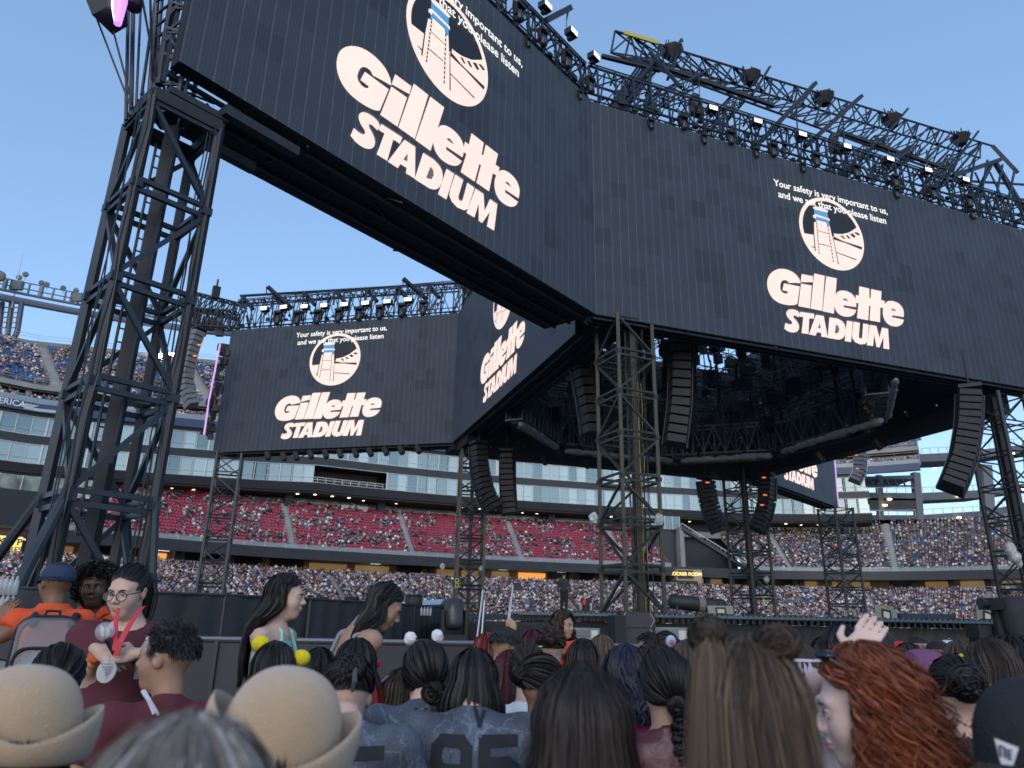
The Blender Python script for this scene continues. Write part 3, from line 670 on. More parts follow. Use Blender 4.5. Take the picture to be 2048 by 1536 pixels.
def eshape(dx, dy):
    o = [(x+dx, y+dy) for x, y in smooth_poly(E_OUT, 4, False)] + [(1010+dx, 411+dy), (1012+dx, 436+dy), (1050+dx, 432+dy)] + [(x+dx, y+dy) for x, y in smooth_poly(E_LOW, 4, False)][:-1]
    return [o, [(1018+dx, 352+dy), (1032+dx, 332+dy), (1052+dx, 326+dy), (1075+dx, 334+dy), (1086+dx, 350+dy)]]
G_SH = [smooth_poly([(518, 235), (490, 200), (450, 178), (395, 168), (340, 172), (280, 190), (215, 230), (160, 285), (125, 350), (112, 420), (120, 480), (150, 530), (200, 558), (260, 566), (330, 560), (390, 545), (432, 522)], 3, False)
        + [(505, 322), (318, 332), (300, 375), (285, 412), (350, 411), (338, 432), (315, 443), (290, 443), (268, 430), (260, 405), (268, 370), (282, 335), (305, 306), (335, 292), (362, 292), (380, 312), (440, 298), (527, 280)]]
WORD = [G_SH, [[(560, 175), (698, 165), (680, 235), (530, 268)]], [[(528, 286), (658, 276), (575, 540), (437, 547)]], [[(720, 130), (850, 125), (722, 535), (583, 540)]],
        [[(868, 125), (1000, 118), (862, 535), (727, 538)]], eshape(0, 0), eshape(622, -24),
        [[(1275, 142), (1405, 138), (1378, 248), (1395, 248), (1428, 138), (1565, 132), (1530, 240), (1578, 237), (1550, 325), (1497, 330), (1447, 505), (1312, 512), (1368, 340), (1350, 340), (1293, 515), (1150, 522), (1215, 345), (1178, 345), (1203, 255), (1243, 253)]]]
SUBW = [[smooth_poly([(432, 640), (430, 618), (410, 602), (370, 598), (320, 608), (285, 635), (272, 670), (285, 705), (315, 730), (320, 750), (300, 768), (270, 772)], 3, False)+[(237, 767), (213, 832)]+smooth_poly([(250, 850), (300, 852), (350, 835), (385, 800), (395, 755), (380, 720), (352, 690), (352, 668), (375, 660), (412, 670)], 3, False)],
        [[(445, 605), (615, 592), (595, 648), (540, 652), (490, 830), (408, 836), (470, 655), (425, 660)]],
        [[(632, 597), (726, 590), (720, 820), (642, 826), (650, 785), (598, 788), (575, 830), (495, 832)], [(622, 740), (656, 737), (661, 675)]],
        [smooth_poly([(890, 582), (945, 598), (970, 635), (968, 690), (940, 755), (900, 795), (850, 817)], 3, False)+[(718, 824), (795, 590)], [(860, 652), (885, 662), (889, 700), (865, 742), (818, 757)]],
        [[(1010, 580), (1085, 575), (1003, 812), (925, 816)]],
        [[(1095, 572), (1175, 570), (1120, 728), (1125, 746), (1148, 748), (1165, 725), (1215, 568), (1290, 565), (1215, 768), (1180, 798), (1110, 815), (1055, 800), (1032, 765), (1040, 720)]],
        [[(1300, 565), (1385, 560), (1392, 690), (1455, 563), (1537, 560), (1490, 795), (1412, 800), (1448, 668), (1362, 800), (1325, 802), (1330, 665), (1280, 800), (1200, 806)]]]
def art_mesh(shapes, T, z, m):
    """filled outlines -> flat mesh; T maps (u,v) to world and z is the layer above the panel"""
    cu = bpy.data.curves.new('a', 'CURVE'); cu.dimensions = '2D'; cu.fill_mode = 'FRONT'
    for sh in shapes:
        sp = cu.splines.new('POLY'); sp.points.add(len(sh)-1); sp.use_cyclic_u = True
        for q, (u, v) in zip(sp.points, sh): q.co = (u, v, 0, 1)
    o = bpy.data.objects.new('a', cu); COL.objects.link(o); dg = bpy.context.evaluated_depsgraph_get()
    me = bpy.data.meshes.new_from_object(o.evaluated_get(dg)); bpy.data.objects.remove(o)
    for v in me.vertices: v.co = T(v.co.x, v.co.y, z)
    me.materials.clear(); me.materials.append(m); return me
circ = [mp(x, y, 540, 645) for x, y in ((660, 600), (1150, 185), (1485, 530), (1020, 975), (800, 300), (1400, 800))]
ccx = sum(p[0] for p in (circ[0], circ[2]))/2; ccy = sum(p[1] for p in (circ[1], circ[3]))/2; CR = 2.62
def arc(cx, cy, r, a0, a1, n=40): return [(cx+r*math.cos(rad(a0+(a1-a0)*i/n)), cy+r*math.sin(rad(a0+(a1-a0)*i/n))) for i in range(n+1)]
def emblem_layers():
    gl = A3([(700, 675), (820, 660), (1065, 650)]); r2 = CR*.9
    aL = math.degrees(math.atan2(gl[0][1]-ccy, gl[0][0]-ccx)) % 360
    rb = A3([(1405, 425)])[0]; aR = math.degrees(math.atan2(rb[1]-ccy, rb[0]-ccx))
    up = arc(ccx, ccy, r2, aR, aL, 46)
    dark_up = up + gl[1:] + A3([(1065, 612), (1092, 600), (1090, 572), (1140, 566), (1200, 552), (1300, 508), (1380, 450)])
    lines = [A3([(1065, 612), (1180, 638), (1430, 645), (1415, 680), (1220, 655), (1065, 652)])]
    lines += [A3(q) for q in ([(1165, 582), (1198, 573), (1225, 603), (1205, 612)], [(1238, 560), (1268, 548), (1297, 578), (1272, 590)], [(1300, 532), (1340, 508), (1375, 540), (1348, 560)], [(1362, 497), (1395, 480), (1442, 490), (1415, 517)],
              [(1060, 793), (1320, 815), (1300, 827), (1060, 803)], [(750, 805), (803, 806), (797, 820), (757, 813)], [(815, 662), (826, 660), (795, 860), (784, 850)], [(1059, 650), (1066, 650), (1062, 935), (1050, 935)],
              [(880, 597), (1008, 597), (1008, 604), (878, 604)], [(862, 748), (995, 744), (995, 752), (860, 758)])]
    for i in range(11):
        t0, t1 = i/11, (i+.68)/11; w = 12
        for (xa, ya), (xb, yb) in (((888, 510), (830, 885)), ((1026, 505), (997, 935))):
            x0, y0, x1, y1 = xa+(xb-xa)*t0, ya+(yb-ya)*t0, xa+(xb-xa)*t1, ya+(yb-ya)*t1
            lines.append(A3([(x0-w/2, y0), (x0+w/2, y0), (x1+w/2, y1), (x1-w/2, y1)]))
        for (xa, ya), (xb, yb) in (((888, 510), (830, 885)), ((1026, 505), (997, 935))): pass
    tower = A3([(862, 505), (895, 500), (903, 470), (1018, 466), (1030, 500), (1057, 497), (1062, 940), (1000, 940), (836, 890), (786, 850)])
    blue = [A3([(893, 347), (1063, 337), (1057, 500), (1030, 490), (1020, 462), (903, 468), (895, 498), (880, 492)])]
    white = [A3([(880, 338), (905, 318), (955, 308), (1040, 308), (1080, 322), (1060, 345), (905, 352)]), A3([(862, 432), (895, 408), (1070, 412), (1070, 442), (1040, 430), (900, 432), (890, 460), (862, 458)])]
    disc = arc(ccx, ccy, CR, 0, 354, 59)
    return disc, dark_up, tower, blue, white, lines
EMB = emblem_layers()
def screen(label, P, Q, hP, hQ, thick, cu, kx, kv, mode='full', inset=0., group='video screens of the stage'):
    """one hanging LED wall whose face runs from P to Q (seen with P at left), heights hP, hQ"""
    A, B = Vector((*P, ZB)), Vector((*Q, ZB)); e = (B-A).normalized(); n = e.cross(Vector((0, 0, 1))); Lh = (B-A).length
    root = empty('video_screen', A, label, 'video screen', group)
    at, bt = A+Vector((0, 0, hP)), B+Vector((0, 0, hQ))
    me = bpy.data.meshes.new('display_panel'); me.from_pydata([A, B, bt, at], [], [(0, 1, 2, 3)]); me.materials.append(M_LED)
    uvl = me.uv_layers.new(name='UVMap')
    for l, c in zip(uvl.data, ((0, 0), (Lh, 0), (Lh, hQ), (0, hP))): l.uv = c
    link('display_panel', me, root)
    k = -n*thick
    mb = MB(); o = -n*.06
    A_, B_ = A+e*inset, B; U = Vector((0, 0, .75)); V = [A_+o-U*.03, B_+o-U*.03, B_+o+U, A_+o+U]; V2 = [v+k for v in V]; mb.add(V+V2, [(3, 2, 1, 0), (4, 5, 6, 7), (0, 1, 5, 4), (2, 3, 7, 6), (1, 2, 6, 5), (3, 0, 4, 7)]); mb.build('soffit_box', M_CLOTH, root)
    mb = MB(); V = [A+o, B+o, bt+o, at+o]; V2 = [v-n*.45 for v in V]; mb.add(V+V2, [(3, 2, 1, 0), (4, 5, 6, 7), (0, 1, 5, 4), (2, 3, 7, 6), (1, 2, 6, 5), (3, 0, 4, 7)])
    mb.build('cabinet', M_CLOTH, root)
    # soffit clutter: struts, cables and small fixtures under the cabinet
    r_ = random.Random(int(Lh*100)); mb = MB(); nn = int(Lh*1.6)
    for i in range(nn):
        c = A.lerp(B, r_.random())+k*r_.uniform(.15, .9)+Vector((0, 0, -.06)); q = c+e*r_.uniform(-.9, .9)+k*r_.uniform(-.2, .2)+Vector((0, 0, -r_.uniform(0, .15))); mb.bar(c, q, .05)
    for f in (.2, .5, .8): mb.bar(A+k*f-Vector((0, 0, .1)), B+k*f-Vector((0, 0, .1)), .12)
    mb.build('soffit_rails', M_STEEL, root, kind='stuff')
    def T(u, v, z): return A + e*(cu+u*kx) + Vector((0, 0, v*kv)) + n*z
    if mode != 'none':
        for W_, nm in ((WORD, 'title_letter'), (SUBW, 'subtitle_letter')):
            for g_ in W_:
                sh = [A4(p) for p in g_]; sd = .055 if nm[0] == 't' else .09
                link('letter_shadow', art_mesh([[(u+.06, v+sd) for u, v in q] for q in sh[:1]], T, .012, M_EDGE), root)
                link(nm, art_mesh(sh, T, .03, M_PINK), root)
    if mode == 'full' or mode == 'emblem':
        disc, dark, tower, blue, white, lines = EMB
        em = link('emblem', art_mesh([disc], T, .02, M_PINK), root)
        link('emblem_sky', art_mesh([dark], T, .03, M_HALO), em); link('emblem_tower', art_mesh([tower], T, .04, M_PINK), em)
        me = art_mesh(blue, T, .05, M_SBLUE); link('emblem_lantern', me, em); link('emblem_cap', art_mesh(white, T, .06, M_PINK), em)
        lm = MB()
        for q in lines: lm.add([T(u, v, .07) for u, v in q], [tuple(range(len(q)))])
        me = bpy.data.meshes.new('emblem_lines'); me.from_pydata([tuple(v) for v in lm.v], [], lm.f); me.materials.append(M_HALO); link('emblem_lines', me, em)
    if mode == 'full':
        for body, u0, u1, v0 in (('Your safety is very important to us,', 7.69, 17.72, 11.22), ('and we ask that you please listen', 7.96, 17.42, 10.42)):
            me = text_mesh(body, 1, off=.012); xs = [v.co.x for v in me.vertices]; w = max(xs)-min(xs); s = (u1-u0)*.945/w; mx = (max(xs)+min(xs))/2
            for v in me.vertices: v.co = T((v.co.x-mx)*s+(u0+u1)/2*.96-11.93, v0+v.co.y*s*1.05-.12, .09)
            me.materials.clear(); me.materials.append(M_CAP); tag(link('caption_line', me, root), kind='stuff')
    return root, A, B, e, n, at, bt, k
scA = screen('nearest video wall, running from the near tower up to the middle corner', P0, P1, 12.25, 12.85, 3.1, 10.40, .94, .955, inset=2.2)
scB = screen('widest video wall at the right under the long gantry', P1, (39.0, 44.97), 12.85, 11.9, 1.3, 16.05, .925, .93)
scC = screen('far left video wall with the whole safety announcement in view', P3, P4, 12.5, 12.25, 2.2, 11.9, 1, 1, inset=.4)
scD = screen('steeply foreshortened video wall joining the far left wall to the middle corner', P4, P1b, 12.25, 11.9, 2.2, 13.9, .94, .91)
scF = screen('distant video wall under the dark roof at right, only its lower half visible', P5, PT6, 12.5, 12.5, 2.2, 16.6, 1.12, 1.0)
def back_wall(label, P, Q, h, thick=2.2):
    """a video wall seen from behind: black cloth over steel, hung with trusses"""
    A, B = Vector((*P, ZB-.6)), Vector((*Q, ZB-.6)); e = (B-A).normalized(); n = e.cross(Vector((0, 0, 1))); root = empty('screen_back', A, label, 'video screen', 'video screens of the stage')
    mb = MB(); T = Vector((0, 0, h)); mb.add([A, B, B+T, A+T, A-n*thick, B-n*thick, B-n*thick+T, A-n*thick+T], [(0, 1, 2, 3), (7, 6, 5, 4), (0, 4, 5, 1), (3, 2, 6, 7), (1, 5, 6, 2), (0, 3, 7, 4)]); mb.build('rear_cloth', M_CLOTH, root)
    L_ = (B-A).length
    for i in range(int(L_/2.4)):
        c = A.lerp(B, (i+.5)/int(L_/2.4))+n*.35; mb = MB(); mb.truss(c+Vector((0, 0, .3)), c+Vector((0, 0, h-.3)), .5, .5, 14, .06, up=(e.x, e.y, 0), n=3, faces=(0, 2)); mb.build('ladder_truss', M_STEEL, root)
    for z in (.8, 3.6, 6.5, 9.5):
        mb = MB(); mb.truss(A+Vector((0, 0, z))+n*.9, B+Vector((0, 0, z))+n*.9, .7, .7, 24, .07, n=3, faces=(0, 2)); mb.build('rail_truss', M_STEEL, root)
    return root
back_wall('black rear side of the video wall closing the roof ring at the back', P4, P5, 11.0)
back_wall('black rear side of the video wall closing the roof ring at the right', P5, (31.4, 45.4), 12.0)
# soffit beyond the right corner
scR = None if 0 else empty('screen_back', (*P2, ZB), 'dark underside of the video wall reaching out of frame at right', 'video screen', 'video screens of the stage')
mb = MB(); a, b = Vector((39.1, 45.0, ZB)), Vector((56, 38, ZB)); mb.add([a, b, b+Vector((0, 2.4, 0)), a+Vector((0, 2.4, 0)), a+Vector((0, 0, 12)), b+Vector((0, 0, 12)), b+Vector((0, 2.4, 12)), a+Vector((0, 2.4, 12))], [(0, 3, 2, 1), (4, 5, 6, 7), (0, 1, 5, 4), (2, 3, 7, 6), (1, 2, 6, 5), (3, 0, 4, 7)]); mb.build('rear_cloth', M_CLOTH, scR)

# ================================================================== trusses on top of the screens
M_FLOOD = mat('lit_flood_lens', (1, .95, .85), .4, emit=(1, .90, .74), estr=.8)
def flood_light(name='flood_light'):
    L = empty(name, (0, 0, 0)); mb = MB(); mb.box((0, 0, 0), (.62, .42, .34)); mb.box((0, .1, -.26), (.2, .2, .22)); mb.build('housing', M_STEEL, L)
    mb = MB(); mb.box((0, -.225, .01), (.54, .02, .26)); mb.build('lens', M_FLOOD, L); return L
def moving_light():
    L = empty('moving_light', (0, 0, 0)); mb = MB(); mb.box((0, 0, 0), (.5, .4, .16)); mb.build('base', M_PLAST, L)
    mb = MB(); mb.box((-.24, 0, -.32), (.06, .2, .6)); mb.box((.24, 0, -.32), (.06, .2, .6)); mb.build_each('yoke', M_PLAST, L)
    mb = MB(); mb.lathe([(.14, .3), (.19, .22), (.2, -.1), (.17, -.35), (.12, -.38)], (0, 0, -.5), (0, .25, 1), 10); mb.build('head', mat('lamp_head_black', (.03, .033, .038), .35), L, smooth=True); return L
def copy_tree(o, parent=None):
    c = o.copy(); COL.objects.link(c)
    if parent is not None: c.parent = parent
    for ch in list(o.children): copy_tree(ch, c)
    return c
FL0 = flood_light(); ML0 = moving_light(); used = {'f': False, 'm': False}
def place(kind, p, rz, label, group, s=1., cat=None, rx=0.):
    o = FL0 if kind == 'f' else ML0
    if used[kind]: o = copy_tree(o)
    used[kind] = True; o.location = p; o.rotation_euler = (rx, 0, rz); o.scale = (s, s, s); tag(o, label, cat or ('floodlight' if kind == 'f' else 'stage light'), group); return o
def on_plane(P, Q, off, x, y):
    P_, Q_ = Vector((*P, 0)), Vector((*Q, 0)); e = (Q_-P_).normalized(); n = Vector((-e.y, e.x, 0)); d = ray(x, y); c = Vector((0, 0, EYE)); t = (P_+n*off-c).dot(n)/d.dot(n); return c+d*t
def wall_truss(sc, label, h0, h1, floods, movers, off=1.0, zt=1.7, lift=.35, glab='', hang=True):
    root_, A, B, e, n, at, bt, k = sc; rz = math.atan2(e.y, e.x)
    t = empty('lighting_truss', at, label, 'truss', 'lighting trusses over the video walls'); L_ = (bt-at).length; nb = int(L_/1.15)
    up = Vector((0, 0, 1)); a0, b0 = at+up*(lift+zt/2)-n*off, bt+up*(lift+zt/2)-n*off
    mb = MB(); mb.truss(a0, b0, 1.3, zt, nb, .11, rd=.07); mb.build('box_truss', M_STEEL, t)
    mb = MB()
    for z, o in ((.30, .2), (.62, .1), (lift+zt+.15, .3), (lift+zt-.45, .35)): mb.bar(at+up*z-n*o, bt+up*z-n*o, .09, n=6)
    mb.build_each('pipe', M_STEEL, t)
    mb = MB()
    for i in range(nb):
        c = at.lerp(bt, (i+.5)/nb)
        mb.bar(c+up*(lift+zt+.15)-n*.3, c+up*(lift+zt-.3)-n*1.0, .09); mb.bar(c-n*.25, c+up*(lift+zt+.1)-n*.35, .10); mb.bar(c-n*.25, c+up*(lift+zt)-n*.4+e*.55, .07); mb.bar(c+up*.0-n*.3, c+up*.45-n*.5, .08)
        if i % 2: mb.bar(c+up*.3-n*.2, c+up*1.7-n*.4+e*random.uniform(-.6, .6), .13)
    mb.build('brackets', M_STEEL, t, kind='stuff')
    mb = MB()
    for i in range(nb*2):
        c = at.lerp(bt, random.random())-n*random.uniform(.1, .9)+up*random.uniform(.1, 1.6); mb.box(c, (random.uniform(.12, .4), .2, random.uniform(.12, .35)), rz)
    mb.build('cable_boxes', M_PLAST, t, kind='stuff')
    for i, (px, py, sz) in enumerate(floods):
        p = on_plane((A.x, A.y), (B.x, B.y), -.1, px, py)
        place('f', p, rz, 'lit floodlight on %s, number %s from the left' % (glab, ('first', 'second', 'third', 'fourth', 'fifth', 'sixth', 'seventh', 'eighth')[i]), 'lit floodlights along the wall tops', sz)
    for i, (px, py, sz) in enumerate(movers):
        p = on_plane((A.x, A.y), (B.x, B.y), -.1, px, py); place('m', p+up*.35*sz, rz, 'dark moving light hanging on %s, %s from the left' % (glab, ORD[i]), 'dark moving lights on %s' % glab, sz)
    return t
wall_truss(scA, 'lighting truss along the top of the nearest video wall', 0, 0, [(1090, 14, 1.05), (1142, 67, 1.05), (1187, 115, 1.05)], sorted([(1038, 25, 1.1), (1085, 75, 1.1), (1133, 120, 1.1), (1180, 170, 1.1), (1056, 85, .6), (1160, 190, .6)]), glab='the nearest wall', zt=1.9, lift=.75)
wall_truss(scB, 'lighting truss along the top of the widest video wall', 0, 0, [(1423, 220, 1), (1512, 246, 1), (1601, 272, 1), (1690, 296, 1), (1776, 321, 1), (1852, 343, 1), (1927, 362, 1)],
           sorted([(1367, 245, 1), (1461, 275, 1), (1546, 300, 1), (1632, 320, 1), (1712, 342, 1), (1790, 362, 1), (1866, 385, 1), (1938, 402, 1), (1302, 248, .7), (1408, 278, .7), (1512, 305, .7), (1606, 335, .7), (1793, 386, .8), (1945, 428, .8)]), glab='the widest wall', zt=1.9, lift=.85)
wall_truss(scC, 'lighting truss with eight lit lamps along the far left wall', 0, 0, [(530, 619, 1.3), (570, 616, 1.3), (611, 615, 1.3), (650, 613, 1.3), (691, 611, 1.3), (733, 608, 1.3), (776, 605, 1.3), (818, 601, 1.3)],
           [(556, 635, 1.5), (596, 635, 1.5), (636, 633, 1.5), (678, 630, 1.5), (719, 627, 1.5), (760, 624, 1.5), (804, 620, 1.5), (847, 615, 1.5)], glab='the far left wall', zt=3.0)
wall_truss(scD, 'lighting truss along the foreshortened wall joining the corner', 0, 0, [], [], glab='', zt=1.8)
# raised chord frame above the far left truss
ft = empty('pipe_gantry', (-28, 66, 31), 'raised pipe frame with slanted arms over the far left truss', 'truss')
def onC(x, y, o=1.2): return on_plane(P3, P4, o, x, y)
mb = MB(); mb.bar(onC(481, 592), onC(920, 566), .28, n=6); mb.bar(onC(481, 607), onC(920, 583), .16, n=6); mb.build_each('top_pipe', M_STEEL, ft)
mb = MB()
for i, x in enumerate(range(484, 925, 62)):
    a = onC(x, 592-(x-481)*.059); mb.bar(a, onC(x+22, 618-(x-481)*.06, 0), .3); mb.bar(a, a+Vector((0, 0, -1.6)), .16)
mb.build_each('slanted_arm', M_STEEL, ft)
mb = MB(); mb.bar(onC(535, 573, -1), onC(585, 618, 1), .32); mb.bar(onC(806, 557, -1), onC(855, 600, 1), .32); mb.bar(onC(533, 573, -1), onC(533, 590, -1), .08); mb.bar(onC(806, 557, -1), onC(806, 575, -1), .08); mb.build_each('jib_arm', M_STEEL, ft)
lt2 = empty('outrigger_truss', onC(390, 600), 'open outrigger truss reaching left from the far left wall', 'truss')
mb = MB(); mb.truss(onC(388, 602, 2), onC(480, 625, 2), 1.4, 1.6, 8, .12, rd=.09); mb.truss(onC(382, 636, 0), onC(470, 642, 0), 1.2, 1.8, 8, .12, rd=.09); mb.build('box_truss', M_STEEL, lt2)
mb = MB()
for x, y in ((432, 585), (393, 640), (422, 648), (405, 660), (440, 660)): p = onC(x, y, 0); mb.box(p, (.7, .5, 1.3), random.uniform(0, 1)); mb.bar(p, p+Vector((0, 0, 1.5)), .15)
mb.build_each('hoist', M_PLAST, lt2)
# ---- gantry over the widest wall
def onB(x, y, o=4.0): return on_plane(P1, P2, o, x, y)
gt = empty('roof_gantry', onB(1230, 60), 'long open gantry truss with winch baskets high above the widest wall', 'truss')
gA, gB = (onB(1232, 60, 4)+onB(1226, 100, 4))/2, (onB(2030, 330, 4)+onB(1905, 352, 4))/2
a1, b1 = onB(1230, 62, 4), onB(1985, 292, 4); a2, b2 = onB(1222, 105, 3.2), onB(1925, 360, 3.2); a3, b3 = onB(1300, 118, 5.2), onB(1960, 316, 5.2)
def lattice(mb, a, b, c, d, n, r):
    for i in range(n):
        p, q = a.lerp(b, i/n), c.lerp(d, i/n); p1, q1 = a.lerp(b, (i+1)/n), c.lerp(d, (i+1)/n); mb.bar(p, q, r)
        mb.bar(*((p, q1) if i % 2 else (q, p1)), r)
mb = MB()
for a, b in ((a1, b1), (a2, b2), (a3, b3)): mb.bar(a, b, .17, n=6)
lattice(mb, a1, b1, a2, b2, 30, .10); lattice(mb, a1, b1, a3, b3, 26, .09); lattice(mb, a2, b2, a3, b3, 28, .09)
mb.build('main_truss', M_STEEL, gt)
mb = MB(); mb.bar(a2+Vector((-.6, 0, -.3)), a2.lerp(b2, .12), .24); mb.bar(a2.lerp(b2, .1)+Vector((0, 0, .3)), a2.lerp(b2, .42)+Vector((0, 0, .5)), .24); mb.bar(a2.lerp(b2, .62)+Vector((0, 0, .3)), a2.lerp(b2, .95)+Vector((0, 0, .5)), .24); mb.build_each('i_beam', M_BLACK, gt)
mb = MB(); c = b1; mb.bar(b1, onB(2035, 345, 3), .25); mb.bar(onB(1905, 352, 3), onB(2000, 320, 3), .3); mb.bar(onB(1990, 325, 3), onB(2048, 420, 3), .3); mb.bar(onB(1985, 325, 3), onB(1925, 440, 3), .22)
for x in (1950, 1975, 2005, 2030): mb.bar(onB(x, 325+(x-1990)*.3, 3), onB(x-20, 430, 2), .13); mb.bar(onB(x-25, 345, 3), onB(x+20, 440, 2), .1)
for y in (370, 400, 430): mb.bar(onB(1900, y-10, 3), onB(2060, y, 3), .14)
mb.build_each('end_frame', M_STEEL, gt)
for (x, y, x2, y2) in ((1478, 195, 1392, 290), (1410, 150, 1255, 235), (1760, 280, 1660, 365), (1905, 318, 1850, 395), (1830, 300, 1745, 350)):
    a, b = onB(x, y, 4), onB(x2, y2, 1.2); mb = MB(); mb.truss(a, b, .7, .7, 8, .09, up=(0, -.6, 1), rd=.06); mb.build('raking_truss', M_STEEL, gt)
mb = MB()
for (x, y, x2, y2) in ((1328, 100, 1215, 228), (1305, 110, 1290, 240), (1290, 150, 1225, 235), (1300, 105, 1362, 175), (1250, 200, 1230, 232)): mb.bar(onB(x, y, 3.5), onB(x2, y2, 1), .2)
for i in range(7): mb.bar(onB(1205+i*6, 232, 1.2), onB(1285+i*5, 120+i*3, 3.6), .12)
mb.build_each('left_raker', M_STEEL, gt)
mb = MB(); mb.bar(onB(1631, 166, 3), onB(1523, 282, 1), .26); mb.bar(onB(1723, 192, 3), onB(1610, 294, 1), .26); mb.build_each('cantilever_beam', M_BLACK, gt)
mb = MB(); mb.bar(onB(1363, 78, 4), onB(1335, 160, 3.5), .14); mb.bar(onB(1540, 133, 4), onB(1505, 190, 3), .14); mb.bar(onB(1816, 217, 4), onB(1755, 290, 3), .14); mb.bar(onB(1957, 262, 4), onB(1900, 340, 3), .14); mb.build_each('short_jib', M_STEEL, gt)
mb = MB(); mb.box(onB(1268, 73, 4)+Vector((.5, 0, -.1)), (2.6, .12, .3), .33); mb.build('yellow_strap', mat('yellow_strap', (.5, .42, .08), .7), gt)
bk0 = None
for i, (x, y) in enumerate(((1345, 103), (1501, 154), (1648, 196), (1783, 240), (1921, 277))):
    p = onB(x, y, 4.2); b = empty('winch_basket', p, 'black winch basket on the high gantry, %s from the left' % ('first', 'second', 'third', 'fourth', 'fifth')[i], 'basket', 'winch baskets along the high gantry')
    mb = MB(); mb.lathe([(.35, -.6), (.62, -.15), (.78, .15), (.7, .22)], p, (0, 0, 1), 8); mb.build('bucket', M_PLAST, b)
    mb = MB()
    for j in range(16): q = p+Vector((random.uniform(-.8, .8), random.uniform(-.6, .6), .3)); mb.bar(q, q+Vector((random.uniform(-.15, .15), 0, random.uniform(.2, .5))), .07)
    mb.build('chain_pile', M_STEEL, b, kind='stuff')
for i, (x, y0, y1) in enumerate(((1387, 165, 200), (1400, 150, 222), (1595, 215, 270), (1662, 230, 270), (1688, 235, 290), (1778, 270, 316), (1855, 300, 338), (1925, 320, 358))):
    c = empty('hoist_chain', onB(x, y0, 3), 'thin hoist cable below the gantry, %s from the left' % ORD[i], 'cable', 'hoist cables below the gantry'); mb = MB(); mb.bar(onB(x-2, y0, 3), onB(x, y1, 1.6), .05 if i % 2 else .09); mb.build('cable', M_BLACK, c)
mp_ = empty('rigging_motor', onB(1387, 213, 1.5), 'two hooded hoist motors standing on the widest wall truss', 'hoist motor')
for (x, y) in ((1387, 213), (1667, 290)): mb = MB(); p = onB(x, y, 1.5); mb.box(p, (.5, .5, 1.1)); mb.ball(p+Vector((.1, 0, .6)), .35, 8); mb.box(p+Vector((.3, 0, -.4)), (.6, .4, .5)); mb.build('motor', M_PLAST, mp_)
jb = empty('davit_crane', on_plane(P0, P1, 1, 1140, 20), 'small davit arm with hook above the nearest wall', 'crane'); mb = MB(); q = lambda x, y: on_plane(P0, P1, 1, x, y); mb.bar(q(1090, 42), q(1140, 16), .32); mb.bar(q(1137, 18), q(1133, 40), .1, w2=.05); mb.bar(q(1133, 40), q(1133, 58), .03); mb.build('arm', M_STEEL, jb)
# ================================================================== support towers
def tower(label, c, rot, side, z1, nsec, leg, steel, fine=False, z0=0., column=0., ladder=False, splay=0., gap=.3, name='truss_tower'):
    t = empty(name, (c[0], c[1], z0), label, 'tower', 'square truss towers carrying the video walls')
    C = [Vector((c[0]+side/2*1.4142*math.cos(rot+math.pi/4+i*math.pi/2), c[1]+side/2*1.4142*math.sin(rot+math.pi/4+i*math.pi/2), 0)) for i in range(4)]
    for p in C:
        mb = MB(); mb.bar(p+Vector((0, 0, z0)), p+Vector((0, 0, z1)), leg)
        hs = (z1-z0)/nsec
        if fine:
            for j in range(1, nsec): mb.box(p+Vector((0, 0, z0+j*hs)), (leg*1.35, leg*1.35, leg*1.1), rot)
        mb.build('leg', steel, t)
    hs = (z1-z0)/nsec; r = leg*.62; join = MB()
    for j in range(nsec):
        za, zb = z0+j*hs+gap/2, z0+(j+1)*hs-gap/2
        for i in range(4):
            a, b = C[i], C[(i+1) % 4]; ZA, ZB_ = Vector((0, 0, za)), Vector((0, 0, zb))
            segs = [(a+ZA, b+ZA), (a+ZB_, b+ZB_)] + ([(a+ZA, b+ZB_)] if (i+j) % 2 else [(b+ZA, a+ZB_)])
            if not fine: segs.append((a.lerp(b, .5)+ZA, (a if (i+j) % 2 else b).lerp(a.lerp(b, .5), .0)+ZA.lerp(ZB_, .5)))
            for p, q in segs:
                if fine: mb = MB(); mb.bar(p, q, r, r); mb.build('brace', steel, t)
                else: join.bar(p, q, r, r, n=3)
    if not fine: join.build('bracing', steel, t, kind='stuff')
    cc = Vector((c[0], c[1], 0))
    if column:
        mb = MB(); mb.bar(cc+Vector((0, 0, z0)), cc+Vector((0, 0, z1)), column); mb.build('inner_column', M_BLACK, t)
    if ladder:
        e = (C[1]-C[0]).normalized(); o = (C[0]+C[1])/2*.55+cc*.45; mb = MB()
        for s_ in (-.2, .2): mb.bar(o+e*s_+Vector((0, 0, z0+2)), o+e*s_+Vector((0, 0, z1-.4)), .055)
        mb.build('ladder_rail', steel, t)
        z = z0+2
        while z < z1-.6: mb = MB(); mb.bar(o-e*.2+Vector((0, 0, z)), o+e*.2+Vector((0, 0, z)), .035); mb.build('rung', steel, t); z += .38
    return t, C
M_T1 = mat('tower_steel_blue', (.028, .036, .048), .42, .35, var=.25, scale=1.2)
M_LAMPLIT = mat('tower_steel_lamplit', (.034, .034, .028), .5, .3, var=.3, scale=1.)  # olive tint puts yellowish lamp light into the steel's colour
M_CABLE = mat('black_cable', (.012, .012, .014), .5)
T1, C1 = tower('massive near tower with ladder and splayed feet carrying the nearest video wall', (-9.80, 17.10), 0.04+math.pi/4, 1.84, 14.6, 5, .20, M_T1, fine=True, column=.30, ladder=True, z0=1.2)
cc1 = Vector((-9.80, 17.10, 0))
